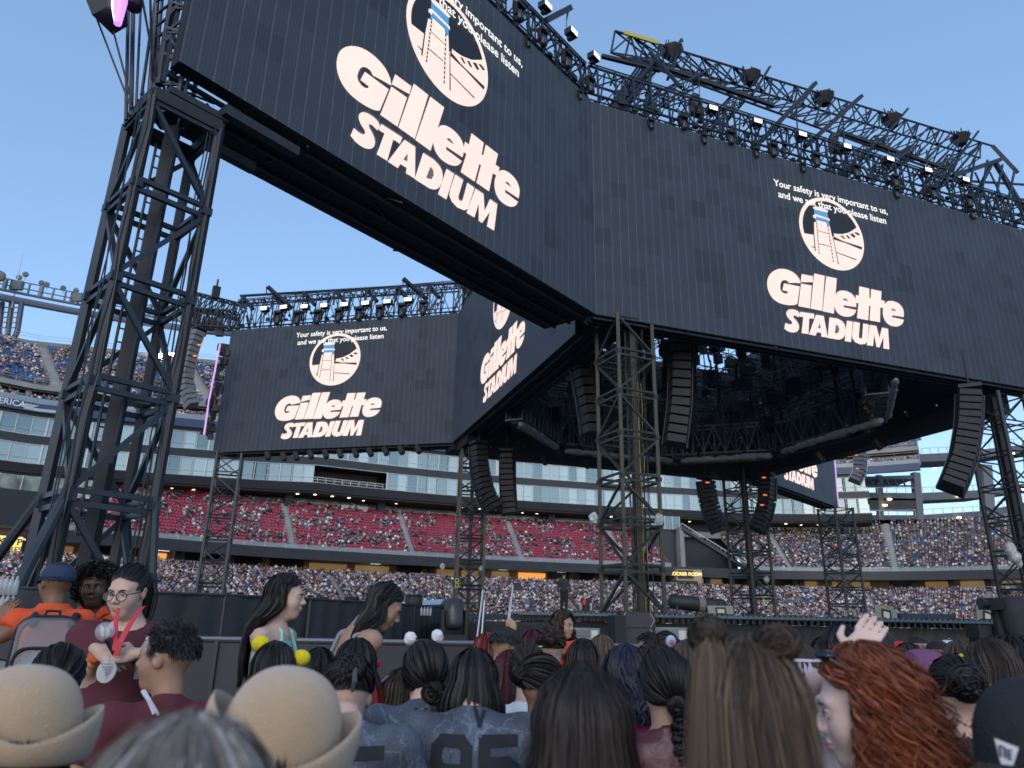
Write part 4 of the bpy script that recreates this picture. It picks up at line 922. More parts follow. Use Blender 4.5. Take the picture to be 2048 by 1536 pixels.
for p in C1:
    d = (p-cc1).normalized(); mb = MB(); mb.bar(p+Vector((0, 0, 4.1)), p+d*(2.0 if p.x < cc1.x+.6 else .5)+Vector((0, 0, .1)), .24, n=8); mb.build('splayed_foot', M_T1, T1)
    for q in C1:
        if q is not p and (q-p).length < 2.4 and C1.index(q) == (C1.index(p)+1) % 4:
            mb = MB(); mb.bar(p+d*1.4+Vector((0, 0, 1.3)), q+(q-cc1).normalized()*1.4+Vector((0, 0, 1.3)), .13, n=8); mb.build('base_tie', M_T1, T1)
for k in (0, 1, 2, 3):
    mb = MB(); a = C1[k]; mb.bar(a+Vector((0, 0, 14.7)), C1[(k+1) % 4]+Vector((0, 0, 14.7)), .22, .36); mb.build('head_beam', M_BLACK, T1)
mb = MB(); e_ = Vector((.63, .78, 0)); mb.bar(C1[0]+Vector((0, 0, 15.3)), C1[0]+e_*2+Vector((0, 0, 15.3)), .3); mb.bar(C1[3]+Vector((0, 0, 15.3)), C1[3]+e_*2.5+Vector((0, 0, 15.3)), .3); mb.box(cc1+Vector((.2, .2, 15.15)), (1.7, 1.7, .2), 0.84); mb.build('head_platform', M_BLACK, T1)
# masts, pipes and cables rising over the tower head
um = empty('upper_mast', cc1+Vector((0, 0, 15)), 'slim masts and pipes rising from the near tower head past the screen edge', 'mast')
for (x, y, xt, yt, w) in ((318, 170, 352, -60, .22), (300, 190, 318, -60, .16), (262, 232, 268, -60, .12), (252, 240, 258, -60, .10), (283, 190, 315, -30, .10), (308, 180, 330, -60, .09), (325, 165, 372, -60, .16), (272, 215, 285, -60, .07)):
    mb = MB(); mb.bar(at_y(x, y, 16.6), at_y(xt, yt, 16.8), w, n=6); mb.build('pipe', M_T1, um)
mb = MB()
for i in range(9): y = 160-i*26; mb.bar(at_y(322+i*3, y, 16.6), at_y(348+i*3, y-26 if i % 2 else y+8, 16.7), .08); mb.bar(at_y(300+i*2, y, 16.7), at_y(325+i*3, y-22, 16.6), .06)
mb.build('lattice', M_T1, um, kind='stuff')
mb = MB(); q_ = Vector((-9.95, 17.0, 14.8)); mb.truss(q_, q_+Vector((0, 0, 11)), .75, .75, 12, .10, up=(1, 0, 0), rd=.06); mb.build('mast_truss', M_T1, um)
for dx_, dy_ in ((-.62, .1), (-.75, .5), (.5, -.3)):
    mb = MB(); mb.bar(q_+Vector((dx_, dy_, -10)), q_+Vector((dx_, dy_, 11)), .10, n=6); mb.build('riser_pipe', M_T1, um)
mb = MB()
for (x, y, xt, yt) in ((190, 28, 262, 215), (213, 10, 264, 205), (285, 0, 312, 150), (300, -40, 304, 160)): mb.bar(at_y(x, y, 16), at_y(xt, yt, 16.5), .05, n=4)
mb.build('guy_line', M_CABLE, um, kind='stuff')
lt = empty('violet_lamp', at_y(237, 20, 15.6), 'violet glowing tube lamp over the near tower', 'lamp'); mb = MB(); mb.tube([at_y(240, -40, 15.6), at_y(241, 0, 15.6), at_y(235, 48, 15.6)], [.2, .19, .1], 8)
mb.build('glowing_tube', mat('violet_glow', (.4, .2, .6), .3, emit=(.50, .22, .95), estr=.7), lt); mb = MB(); mb.tube([at_y(228, -40, 15.55), at_y(226, 10, 15.55), at_y(231, 42, 15.55)], .045, 6); mb.build('white_strip', mat('white_glow', (1, 1, 1), .3, emit=(1, .85, 1), estr=1.2), lt)
hb = empty('hanging_box', at_y(195, 0, 15.5), 'dark box hanging over the near tower beside the violet lamp', 'box'); mb = MB(); a = [at_y(x, y, 15.5) for x, y in ((160, -30), (215, -20), (216, 12), (184, 30))]; D_ = Vector((.2, .7, 0)); mb.add(a+[p+D_ for p in a], [(0, 1, 2, 3), (7, 6, 5, 4), (0, 4, 5, 1), (1, 5, 6, 2), (2, 6, 7, 3), (3, 7, 4, 0)]); mb.build('casing', M_PLAST, hb)
hl = empty('par_lamp', at_y(268, 8, 16), 'round black lamp on the pipes over the near tower', 'lamp'); mb = MB(); mb.lathe([(.08, .3), (.2, .2), (.24, -.1), (.2, -.16)], at_y(268, 8, 16), (0, .2, 1), 10); mb.build('can', M_PLAST, hl)
# cable bundles on the near tower
mb = MB(); r5 = random.Random(5)
for k in range(9):
    p = C1[2]+Vector((r5.uniform(-.25, .25), r5.uniform(-.3, .1), 0)) if k < 5 else C1[3]+Vector((r5.uniform(-.2, .3), r5.uniform(-.3, .0), 0)); pts = [p+Vector((r5.uniform(-.05, .05), r5.uniform(-.05, .05), z)) for z in np.linspace(1, 14.6, 13)]; mb.tube(pts, .022, 4)
mb.build('cable_bundle', M_CABLE, T1, kind='stuff')

T2, C2 = tower('olive tinted centre tower under the corner between nearest and widest walls', (5.75, 34.3), .42, 2.05, 16.3, 7, .17, M_LAMPLIT, fine=True, z0=1.72, gap=.32)
mb = MB(); r5 = random.Random(8); cc2 = Vector((5.75, 34.3, 0))
for k in range(10):
    p = cc2+Vector((r5.uniform(-.1, .9), r5.uniform(-.4, .4), 0)); mb.tube([p+Vector((r5.uniform(-.04, .04), r5.uniform(-.04, .04), z)) for z in np.linspace(1.8, 16, 12)], r5.choice((.02, .03, .045)), 4)
mb.build('cable_bundle', M_CABLE, T2, kind='stuff')
mb = MB()
for o in ((.55, -.2), (.8, .1)): mb.tube([cc2+Vector((o[0]+r5.uniform(-.04, .04), o[1], z)) for z in np.linspace(1.8, 13, 9)], .022, 4)
mb.build('yellow_cable', mat('yellow_cable', (.45, .38, .08), .5), T2)
mb = MB(); mb.bar(cc2+Vector((.4, 0, 1.8)), cc2+Vector((.4, 0, 16)), .22); mb.bar(cc2+Vector((.6, .2, 1.8)), cc2+Vector((.6, .2, 16)), .12); mb.build('inner_pole', M_LAMPLIT, T2)
M_GT = mat('tower_steel_grey', (.040, .046, .052), .45, .3, var=.25, scale=1.)
M_GT2 = mat('tower_steel_warm', (.050, .052, .046), .45, .3, var=.25, scale=1.)
tower('slim tower below the left end of the far left video wall', (-26.2, 65.6), .3, 2.1, 15.7, 8, .20, M_GT, z0=0)
tower('slim tower below the right end of the far left video wall', (-3.2, 60.2), .15, 2.1, 15.7, 8, .22, M_GT2, column=.3, z0=0)
tower('slim tower with small letters hanging between two curved speaker columns', (22.6, 68.5), .5, 2.6, 15.7, 8, .22, M_GT2, column=.5, z0=0)
tower('slim tower below the far end of the distant video wall', (41.8, 91.8), .35, 2.9, 15.9, 8, .25, M_GT, z0=0)
tower('tall lattice tower at the far right beside the largest line array', (30.9, 43.6), .35, 2.3, 15.6, 8, .20, M_GT, column=.35, ladder=False, z0=0)
for px, py, tx in ((1533, 1201, 'C'), (1533, 1211, 'C')):
    pass
mk1 = empty('tower_mark', at_y(1531, 1206, 66.8), 'two small yellow letters C on the tower leg', 'marking')
for k, y in enumerate((1198, 1208)): put_text('C', .55, Matrix.Translation(at_y(1531, y+4, 66.6)) @ Matrix.Rotation(math.pi/2, 4, 'X'), mat('yellow_mark', (.6, .62, .12), .5), mk1)
mk2 = empty('tower_mark', at_y(914, 1170, 58.7), 'two small yellow letters D on the tower leg', 'marking')
for k, y in enumerate((1161, 1171)): put_text('D', .5, Matrix.Translation(at_y(914, y+4, 58.5)) @ Matrix.Rotation(math.pi/2, 4, 'X'), mat('yellow_mark', (.6, .62, .12), .5), mk2)
# ================================================================== roof ring between the walls
M_RINGS = mat('ring_steel_lit', (.13, .15, .165), .4, .4)  # lit look put into the colour: paler grey than the other trusses
ring = empty('roof_ring', (13, 46, 14), 'black octagonal truss ring hanging inside the square of video walls', 'truss')
OCT = [(.2, 50), (3.6, 57.3), (13.3, 61.3), (21.8, 58.5), (26, 49), (22.8, 42.3), (13.6, 39.0), (6.0, 40.8)]
def ringz(i): return 13.9
for i in range(8):
    a, b = Vector((*OCT[i], 15.2)), Vector((*OCT[(i+1) % 8], 15.2))
    far = i in (0, 1, 2, 3, 4)
    if i in (5, 6, 7): a.z = b.z = 19
    mb = MB(); mb.truss(a+Vector((0, 0, 1.3)), b+Vector((0, 0, 1.3)), 1.3, 2.4, 10,   .13, rd=.095); mb.build('ring_truss', M_RINGS, ring)
    mb = MB(); d = (b-a).normalized(); n = d.cross(Vector((0, 0, 1)))
    for z in (-.35, -.75): mb.bar(a+Vector((0, 0, z))+n*.8, b+Vector((0, 0, z))+n*.8, .16)
    r5 = random.Random(i)
    for k in range(46): p = a.lerp(b, r5.random())+n*r5.uniform(.3, 1.0)+Vector((0, 0, r5.uniform(-.7, -.1))); mb.box(p, (r5.uniform(.12, .3), .2, r5.uniform(.12, .5)), r5.random()*3)
    mb.build('fixtures', M_PLAST, ring, kind='stuff')
# outer skirt under the far walls (the square's lower edge)
def skirt(P, Q, z0, z1, off, lab=None):
    A, B = Vector((*P, 0)), Vector((*Q, 0)); mb = MB(); e = (B-A).normalized(); n = e.cross(Vector((0, 0, 1)))*-off
    mb.add([A+Vector((0, 0, z0)), B+Vector((0, 0, z0)), B+Vector((0, 0, z1)), A+Vector((0, 0, z1)), A+n+Vector((0, 0, z0)), B+n+Vector((0, 0, z0)), B+n+Vector((0, 0, z1)), A+n+Vector((0, 0, z1))], [(0, 1, 2, 3), (7, 6, 5, 4), (0, 4, 5, 1), (3, 2, 6, 7), (1, 5, 6, 2), (0, 3, 7, 4)])
    mb.build('skirt', M_CLOTH, ring)
skirt((-3.6, 58.5), (22.5, 67.5), 14.7, 18, 1.5); skirt((22.5, 67.5), (30.8, 43.6), 14.7, 18, 1.5); skirt((-4.6, 60.0), (-3.6, 57.0), 15.2, 17, 1.5)
# interior clutter: sub-trusses, hoists, pipes filling the ring (kept inside the square of walls)
_o = Vector((*P1, 0)); _a = Vector((P2[0]-P1[0], P2[1]-P1[1], 0)); _b = Vector((P4[0]-P1[0], P4[1]-P1[1], 0))
def sq(s_, t_, z): return _o+_a*s_+_b*t_+Vector((0, 0, z))
r5 = random.Random(21); mb = MB()
for k in range(9): z = r5.uniform(18, 25); mb.truss(sq(.1+.1*k, .14, z), sq(.1+.1*k, .9, z+r5.uniform(-1, 1)), .8, .9, 16, .10, rd=.07, n=3)
mb.build('cross_truss', M_RINGS, ring, kind='stuff')
mb = MB()
for k in range(8): z = r5.uniform(18, 26.5); mb.truss(sq(.1, .16+.1*k, z), sq(.9, .16+.1*k, z+r5.uniform(-1.5, 1.5)), .8, .9, 18, .10, rd=.065, n=3)
mb.build('long_truss', M_STEEL, ring, kind='stuff')
mb = MB()
for k in range(240):
    p = sq(r5.uniform(.1, .92), r5.uniform(.14, .92), r5.uniform(17, 27)); mb.bar(p, p+Vector((r5.uniform(-.3, .3), 0, -r5.uniform(1.5, 6)*min(1, (p.z-15)/6))), r5.choice((.05, .08, .16)), n=4)
for k in range(260):
    p = sq(r5.uniform(.1, .92), r5.uniform(.14, .92), r5.uniform(16, 26)); mb.box(p, (r5.uniform(.3, 1.5), .5, r5.uniform(.3, 1.5)), r5.random()*3)
mb.build('hoists_and_pipes', M_BLACK, ring, kind='stuff')
mb = MB()
for k in range(300): mb.box(sq(r5.uniform(.08, .92), r5.uniform(.1, .95), r5.uniform(15, 26)), (.08, .08, .08))
mb.build('glints', mat('glint_metal', (.5, .52, .55), .3, .6), ring, kind='stuff')  # small pale cubes scattered in to stand for glints off the rigging
# wrapped silver tubes along the ring's lower edge
M_TUBE = mat('silver_wrap', (.21, .225, .25), .45, .15, var=.35, scale=3, bump=.7, bscale=14)
TP = [((1040, 848), (1115, 895), 14.0, 14.0), ((1130, 902), (1345, 922), 14.0, 14.0), ((1362, 922), (1545, 911), 14.0, 14.0), ((1563, 904), (1765, 841), 14.0, 14.0), ((1792, 757), (1776, 834), 14.8, 13.9)]
for i, (a, b, za, zb) in enumerate(TP):
    A, B = at_z(*a, za), at_z(*b, zb); t = empty('wrapped_tube', A, ('short silver wrapped tube rising at the left corner of the roof ring', 'long silver wrapped tube passing behind the centre tower', 'silver wrapped tube at the bottom of the roof ring', 'long silver wrapped tube climbing to the right along the roof ring', 'short steep silver wrapped bundle below the widest wall')[i], 'tube', 'silver wrapped tubes on the roof ring')
    n_ = 26; pts = []; rs = []; r5 = random.Random(i)
    for k in range(n_+1): pts.append(A.lerp(B, k/n_)+Vector((0, 0, r5.uniform(-.05, .05)))); rs.append((.22+r5.uniform(-.05, .05))*(.5 if k in (0, n_) else 1)*(.85 if i == 4 else 1))
    mb = MB(); mb.tube(pts, rs, 9); mb.build('wrap', M_TUBE, t, smooth=True)
# ================================================================== line arrays
M_SPK = mat('speaker_cabinet', (.022, .022, .026), .55, var=.15)
M_SPKL = mat('speaker_cabinet_grey', (.16, .17, .18), .55, var=.15)
M_GRILL = mat('speaker_grille', (.017, .016, .018), .6, bump=.5, bscale=300)
def line_array(label, px, D_, w, dpt, m, n, yaw, taper=None, side='l'):
    """cabinets along a curve given by picture points at forward distance D_"""
    P = [at_y(x, y, D_) for x, y in px]; C = np.array([list(p) for p in P]); L = np.concatenate([[0], np.cumsum(np.linalg.norm(np.diff(C, axis=0), axis=1))]); T = np.linspace(0, L[-1], n+1)
    Q = np.stack([np.interp(T, L, C[:, i]) for i in range(3)], 1)
    root = empty('line_array', P[0], label, 'speaker', 'hanging line array loudspeakers')
    for i in range(n):
        a, b = Vector(Q[i]), Vector(Q[i+1]); d = (b-a); z = -d.normalized(); fx = Vector((math.sin(yaw), -math.cos(yaw), 0)); x = fx.cross(z).normalized(); y = z.cross(x).normalized()
        M = Matrix((x, y, z)).transposed(); c = (a+b)/2
        # wedge cabinet: wide baffle in front, narrower back
        h = d.length*.975; V = []
        for zz in (-h/2, h/2):
            for xx, yy in ((-w/2, -dpt/2), (w/2, -dpt/2), (w*.36, dpt/2), (-w*.36, dpt/2)): V.append(c + M @ Vector((xx, yy, zz*(1 if yy < 0 else .8))))
        mb = MB(); mb.add(V, [(0, 1, 5, 4), (1, 2, 6, 5), (2, 3, 7, 6), (3, 0, 4, 7), (4, 5, 6, 7), (3, 2, 1, 0)]); cab = mb.build('cabinet', m, root)
        mb = MB(); o = M @ Vector((0, 0, 0))
        for s_ in (-1, 1): mb.box(c + M @ Vector((s_*w*.505, -dpt*.3, 0)), (.05, .14, h*1.05), M=M)
        mb.build_each('rigging_plate', M_CHROME if m is M_SPKL else M_STEEL, root)
    mb = MB(); mb.box(P[0]+Vector((0, 0, .25)), (w*.8, dpt, .2), yaw); mb.bar(P[0], P[0]+Vector((0, 0, 2.5)), .06); mb.build('fly_frame', M_BLACK, root)
    return root
line_array('grey curved line array at left between near tower and far left wall', [(398, 662), (384, 700), (374, 745), (373, 780), (386, 812)], 62, 1.25, 1.0, M_SPKL, 14, .9)
line_array('black line array beside the right end of the far left wall', [(957, 892), (961, 940), (972, 985), (990, 1018)], 56, 1.4, 1.2, M_SPK, 12, .5)
line_array('black straight line array with chrome clips, right of the pair under the left corner', [(1014, 908), (1014, 955), (1016, 1000), (1019, 1028)], 57, 1.35, 1.2, M_SPK, 11, -.1)
line_array('brown black line array in the shade left of the centre tower', [(1158, 705), (1164, 745), (1172, 785), (1180, 830), (1184, 868)], 40, 1.15, 1.0, M_GRILL, 9, .4)
line_array('widest black line array hanging right of the centre tower', [(1362, 675), (1362, 740), (1360, 810), (1350, 890)], 38, 1.35, 1.1, M_GRILL, 12, -.12)
line_array('curved line array hooked inward left of the far slim tower', [(1412, 962), (1418, 1000), (1428, 1035), (1442, 1062)], 62, 1.45, 1.2, M_SPK, 12, .7)
line_array('curved line array hooked inward right of the far slim tower', [(1534, 955), (1532, 1000), (1524, 1035), (1512, 1060)], 62, 1.45, 1.2, M_SPK, 12, -.7)
line_array('largest line array curving down at the right edge beside the lattice tower', [(1940, 785), (1938, 850), (1928, 910), (1912, 955), (1902, 978)], 37, 1.35, 1.35, M_GRILL, 14, -.5)
line_array('small line array with red lights next to the distant video wall', [(1716, 890), (1720, 920), (1718, 945), (1708, 963)], 82, 1.5, 1.2, M_SPKL, 9, -.6)
mb = MB()
for x, y, D_ in ((1415, 965, 61), (1528, 955, 61), (1530, 990, 61), (1713, 910, 81), (1715, 937, 81), (390, 712, 61), (399, 690, 61), (1524, 1010, 61)): mb.box(at_y(x, y, D_-.9), (.3, .1, .10))
o_ = empty('indicator_lights', at_y(1528, 955, 60), 'tiny red orange indicator lights on the speaker columns', 'lights'); mb.build('lens', mat('red_glow', (1, .2, .1), .5, emit=(1, .18, .08), estr=.4), o_, kind='stuff')
# violet lit fringe at the outer ends of the far walls
for lab, pts, D_ in (('violet lit tube stack along the outer edge of the far left wall', [(440, 688), (430, 740), (418, 800), (408, 870)], 64), ('thin violet light strip along the outer edge of the distant wall', [(1669, 912), (1672, 950), (1675, 990), (1679, 1020)], 91)):
    v = empty('light_strip', at_y(*pts[0], D_), lab, 'lamp'); mb = MB(); mb.tube([at_y(x, y, D_) for x, y in pts], .09, 5); mb.build('glowing_tube', mat('violet_strip', (.5, .3, .6), .4, emit=(.75, .45, .9), estr=.30), v)
    if D_ == 64:
        mb = MB(); r5 = random.Random(2)
        for k in range(60): t = r5.random(); x = 440-34*t+r5.uniform(0, 16); y = 690+185*t; mb.box(at_y(x, y, D_+.3), (r5.uniform(.2, .8), .3, r5.uniform(.2, .8)), r5.random())
        mb.build('fixtures', M_PLAST, v, kind='stuff')
# small moving lights under the far-left wall and along the roof edge
for k, (x, y) in enumerate(((535, 915), (567, 917), (592, 916), (621, 913), (651, 912), (680, 911), (711, 910), (740, 908), (771, 906), (802, 904), (836, 902), (1088, 925), (1173, 932), (1430, 953), (1640, 918), (1755, 893), (1838, 862))):
    D_ = 64-6*(x-480)/360 if x < 850 else 60 if x < 1500 else 50
    p = at_y(x, y-4, D_); L = empty('under_light', p, 'small black spotlight below %s, %s from the left' % (('the far left wall', ORD[k]) if x < 850 else ('the dark roof edge', ORD[k-11])), 'stage light', 'small spotlights along the lower edges')
    mb = MB(); mb.lathe([(.14, .4), (.24, .3), (.26, -.3), (.2, -.42)], p, (-.5, .2, 1), 8); mb.build('can', M_PLAST, L)

# ================================================================== stage
M_DECK = mat('stage_deck', (.03, .035, .04), .5)
M_GRATE = mat('teal_grating', (.05, .085, .11), .35, .4, var=.2, scale=2)
stg = empty('stage', (8, 30, 0), 'black stage platform with slatted metal edge behind the crowd', 'stage')
ZD = 1.70
FE = [(.35, 24.6), (20, 24.6)]
mb = MB(); mb.add([(.35, 24.6, ZD), (24, 24.6, ZD), (24, 62, ZD), (-3, 62, ZD), (-3, 36, ZD), (.35, 32, ZD)]+[(.35, 24.6, ZD-.22), (24, 24.6, ZD-.22), (24, 62, ZD-.22), (-3, 62, ZD-.22), (-3, 36, ZD-.22), (.35, 32, ZD-.22)], [(0, 1, 2, 3, 4, 5), (11, 10, 9, 8, 7, 6)]+[(i, 6+i, 6+(i+1) % 6, (i+1) % 6) for i in range(6)]); mb.build('deck', M_DECK, stg)
mb = MB(); x = .4
while x < 20: mb.box((x, 24.42, ZD+.02), (.1, .36, .05)); x += .17
mb.build('edge_slats', M_GRATE, stg, kind='stuff')
mb = MB(); mb.box((10.2, 24.22, ZD-.03), (19.7, .05, .07)); mb.build('edge_rail', M_GRATE, stg)
mb = MB(); x = .4
while x < 20: mb.box((x, 24.45, ZD-.16), (.06, .25, .13)); x += .21
mb.build('edge_teeth', M_PLAST, stg, kind='stuff')
def drape(name, pts, z0, z1, amp, wl, m, parent, seed=0, sub=.09):
    r_ = random.Random(seed); V = []; n = 0
    P = [Vector((*p, 0)) for p in pts]; cols = []
    for a, b in zip(P[:-1], P[1:]):
        L_ = (b-a).length; k = max(2, int(L_/sub)); d = (b-a).normalized(); nn = Vector((-d.y, d.x, 0))
        for i in range(k): cols.append((a.lerp(b, i/k), nn))
    ph = 0; ph2 = 1.3
    for c, nn in cols:
        ph += sub/wl*6.28*r_.uniform(.5, 1.5); ph2 += sub/(wl*2.7)*6.28*r_.uniform(.6, 1.4); f = math.sin(ph)+.6*math.sin(ph2)
        for j in range(7):
            t = j/6; V.append(c+nn*(amp*f*(.35+.65*(1-t)))+Vector((0, 0, z0+(z1-z0)*t-(.012*abs(math.sin(ph2*.7)) if j == 6 else 0))))
    F = [(i*7+j, (i+1)*7+j, (i+1)*7+j+1, i*7+j+1) for i in range(len(cols)-1) for j in range(6)]
    return tag(link(name, mesh_np(name, V, F, m, smooth=True), parent))
M_DRAPE = mat('skirt_drape', (.018, .021, .024), .75, var=.25, scale=2)
M_DRAPE2 = mat('skirt_drape_green', (.035, .038, .032), .8, var=.25, scale=2)
drape('skirt_cloth', [(.4, 24.7), (12, 24.7)], 0, ZD-.24, .05, .5, M_DRAPE, stg, 1); drape('skirt_cloth', [(12, 24.7), (17.6, 24.7)], 0, ZD-.24, .10, .45, M_DRAPE2, stg, 2)
# left runway deck and ramp
rw = empty('runway', (-9, 33, 0), 'pale edged runway deck passing behind the black barrier at left', 'runway')
mb = MB(); a0, a1, a2_, a3_ = at_y(655, 1214, 36), at_y(888, 1198, 27), at_y(880, 1209, 27), at_y(640, 1216, 36); D_ = Vector((.6, 2.5, 0)); mb.add([a0, a1, a2_, a3_, a0+D_, a1+D_, a2_+D_, a3_+D_], [(0, 3, 2, 1), (4, 5, 6, 7), (0, 1, 5, 4), (3, 7, 6, 2), (1, 2, 6, 5), (0, 4, 7, 3)]); mb.build('runway_edge', mat('pale_blue_edge', (.30, .42, .48), .4, .2), rw)
mb = MB(); mb.box((-8, 36, .75), (19, 6, 1.3)); mb.build('platform', M_DECK, rw)
for li_, (x, y, w) in enumerate(((639, 1207, 29), (703, 1206, 29), (828, 1201, 34))):
    p = at_y(x, y, 26); L = empty('uplight', p, 'squat black uplight on the runway, %s from the left' % ORD[li_], 'stage light', 'squat uplights on the runway'); r = w/1427*26/2*1.0; mb = MB(); mb.lathe([(r*.9, -.18), (r, -.1), (r*.95, .12), (r, .16), (r*.85, .2)], p, (0, 0, 1), 14); mb.build('lamp_body', M_PLAST, L); mb = MB(); mb.lathe([(r*.35, 0), (r*.35, -.9)], p+Vector((0, 0, -.1)), (0, 0, 1), 8); mb.build('stand', M_PLAST, L)
# big moving light at (905,1230)
ml = copy_tree(ML0); p = at_y(906, 1277, 20); ml.location = p; ml.rotation_euler = (math.pi, 0, .3); ml.scale = (1.35, 1.2, 1.15); tag(ml, 'large black moving light standing at the end of the barrier cloth', 'stage light'); del ml['group']
bx = empty('flight_case', at_y(1000, 1270, 21), 'low black staging blocks and cloth left of the stage', 'staging'); mb = MB(); c = at_y(965, 1270, 22); mb.box((c.x+.2, 22, .7), (2.7, 1.6, 1.4)); mb.box((c.x+.4, 23.5, 1.35), (3.2, 1, .12)); mb.build('block', M_DRAPE, bx)
drape('cover_cloth', [(c.x-1.1, 21.1), (c.x+1.8, 21.1)], .1, 1.32, .06, .6, M_CLOTH, bx, 4)
hr = empty('stair_rail', at_y(965, 1240, 21), 'thin grey stair rails standing left of the stage', 'railing')
for x0, y0, x1, y1 in ((953, 1285, 966, 1180), (962, 1285, 969, 1200), (1018, 1245, 1026, 1170), (1010, 1285, 1022, 1195)):
    mb = MB(); mb.bar(at_y(x0, y0, 20), at_y(x1, y1, 20.5), .05, n=6); mb.build('post', M_RAIL, hr)
sc_ = empty('small_monitor', at_y(1034, 1173, 20.5), 'small dark square panel on the rail left of the standing man', 'monitor'); p = at_y(1034, 1173, 20.5); mb = MB(); mb.box(p, (.24, .04, .2)); mb.build('panel', M_PLAST, sc_)
# speaker pair under the stage lip
for k, z in enumerate((1.30, .72)):
    p = at_y(1276, 1240+k*32, 23); root = empty('stage_speaker', p, ('upper' if k == 0 else 'lower')+' of two wide black front fill loudspeakers before the stage', 'speaker', 'front fill loudspeakers')
    w, h = 1.06, .47; mb = MB(); mb.box(p+Vector((0, .25, 0)), (w, .5, h)); mb.build('cabinet', M_PLAST, root)
    mb = MB(); y = p.y-.012; q = [(-w*.47, 0), (-w*.36, h*.44), (w*.36, h*.44), (w*.47, 0), (w*.36, -h*.44), (-w*.36, -h*.44)]; V = [Vector((p.x+a, y, p.z+b)) for a, b in q]; mb.add(V+[v+Vector((0, .01, 0)) for v in V], [tuple(range(6)), tuple(range(11, 5, -1))]+[(i, i+6, (i+1) % 6+6, (i+1) % 6) for i in range(6)]); mb.build('grille', mat('fill_grille', (.035, .036, .040), .6, bump=.4, bscale=250), root)
    mb = MB(); mb.bar(V[0]-Vector((0, .01, 0)), V[1]-Vector((0, .01, 0)), .012); mb.bar(V[0]-Vector((0, .01, 0)), V[5]-Vector((0, .01, 0)), .012); mb.bar(V[3]-Vector((0, .01, 0)), V[2]-Vector((0, .01, 0)), .012); mb.bar(V[3]-Vector((0, .01, 0)), V[4]-Vector((0, .01, 0)), .012); mb.build('grille_edge', M_RAIL, root)
mb = MB(); p = at_y(1237, 1262, 22.6); root = empty('speaker_side', p, 'dark side fill cabinet with cloth left of the front fill pair', 'speaker'); mb.box(p+Vector((0, .3, -.05)), (.34, .5, 1.0), .3); mb.build('cabinet', M_PLAST, root)
# grey steel stage boxes
M_GBOX = mat('grey_rack', (.17, .19, .20), .5, .2, var=.15, scale=4)
for k, (x, y, w, h, lab) in enumerate(((1165, 1278, 60, 38, 'grey steel power cabinet behind the steward in orange'), (1335, 1285, 75, 52, 'grey steel power cabinet right of the front fill loudspeakers'), (1092, 1278, 10, 30, 'narrow grey cabinet left of the steward in orange'))):
    p = at_y(x, y, 23.6); root = empty('power_cabinet', p, lab, 'cabinet', 'grey power cabinets'); W_, H_ = w/1427*24.8, h/1427*24.8; mb = MB(); mb.box(p, (W_, .4, H_)); mb.build('case', M_GBOX, root)
    if W_ > .5: mb = MB(); mb.box(p+Vector((-W_*.12, -.23, H_*.3)), (W_*.55, .08, H_*.3), M=Matrix.Rotation(.4, 3, 'X')); mb.build('lid', mat('lid_grey', (.30, .33, .36), .4, .3), root); mb = MB(); mb.box(p+Vector((W_*.34, -.215, 0)), (W_*.2, .03, H_*.8)); mb.build('door', M_RAIL, root)
# monitors facing away, standing on the deck
for k, (x, y, w, h, lean, lab) in enumerate(((1441, 1222, 46, 18, 0, 'stage monitor seen from behind over the brown hair buns'), (1772, 1232, 40, 27, .22, 'stage monitor seen from behind near the right tower'), (1974, 1236, 38, 27, .30, 'stage monitor seen from behind beside the right speaker stack'), (1700, 1232, 22, 10, 0, 'small white cased monitor lamp beside the right tower foot'))):
    p = at_y(x, y, 25.6); p.z = max(p.z, ZD+.18); W_, H_ = w/1427*27, h/1427*27; root = empty('stage_monitor', p, lab, 'monitor', 'monitors on the stage edge')
    M = Matrix.Rotation(lean, 3, 'Y') @ Matrix.Rotation(-.25, 3, 'X'); mb = MB(); mb.box(p, (W_, .06, H_), M=M); mb.build('screen_back', mat('monitor_back', (.17, .17, .14), .45, .3), root)
    mb = MB(); s_ = W_*.18
    for dx in (-s_, s_): mb.box(p+M @ Vector((dx, -.06, -H_*.05)), (.035, .05, H_*.7), M=M)
    for dz in (-H_*.35, H_*.25): mb.box(p+M @ Vector((0, -.06, dz)), (s_*2, .05, .035), M=M)
    mb.build('bracket', M_PLAST, root); mb = MB(); mb.box(p+M @ Vector((0, -.045, -H_*.05)), (s_*1.5, .03, H_*.4), M=M); mb.build('plate', mat('plate_light', (.4, .38, .3), .5), root)
# big drum like followspot case at (1400,1210) and small deck boxes
dr = empty('followspot', at_y(1415, 1208, 30), 'black barrel shaped spotlight lying on the deck right of the centre tower', 'stage light'); p = at_y(1400, 1209, 30); mb = MB(); mb.lathe([(.1, -1.3), (.28, -1.2), (.3, -.3), (.26, .6), (.31, .75), (.28, 1.0), (.1, 1.05)], p, (1, .1, -.08), 12); mb.build('barrel', M_PLAST, dr, smooth=True)
mb = MB(); mb.lathe([(.305, -.1), (.305, .15)], p, (1, .1, -.08), 12); mb.build('band', mat('band_tan', (.14, .14, .11), .6), dr); mb = MB(); mb.bar(p+Vector((.7, -.3, -.35)), p+Vector((.72, -.3, .1)), .09); mb.bar(p+Vector((-1.0, -.3, -.35)), p+Vector((-1.0, -.3, .1)), .07); mb.build_each('yoke', M_STEEL, dr)
mb = MB(); r5 = random.Random(4)
for k in range(22): x = r5.uniform(1.5, 18); mb.box((x, 24.8+r5.uniform(0, .4), ZD+.05), (r5.uniform(.2, .7), .25, r5.uniform(.05, .1)))
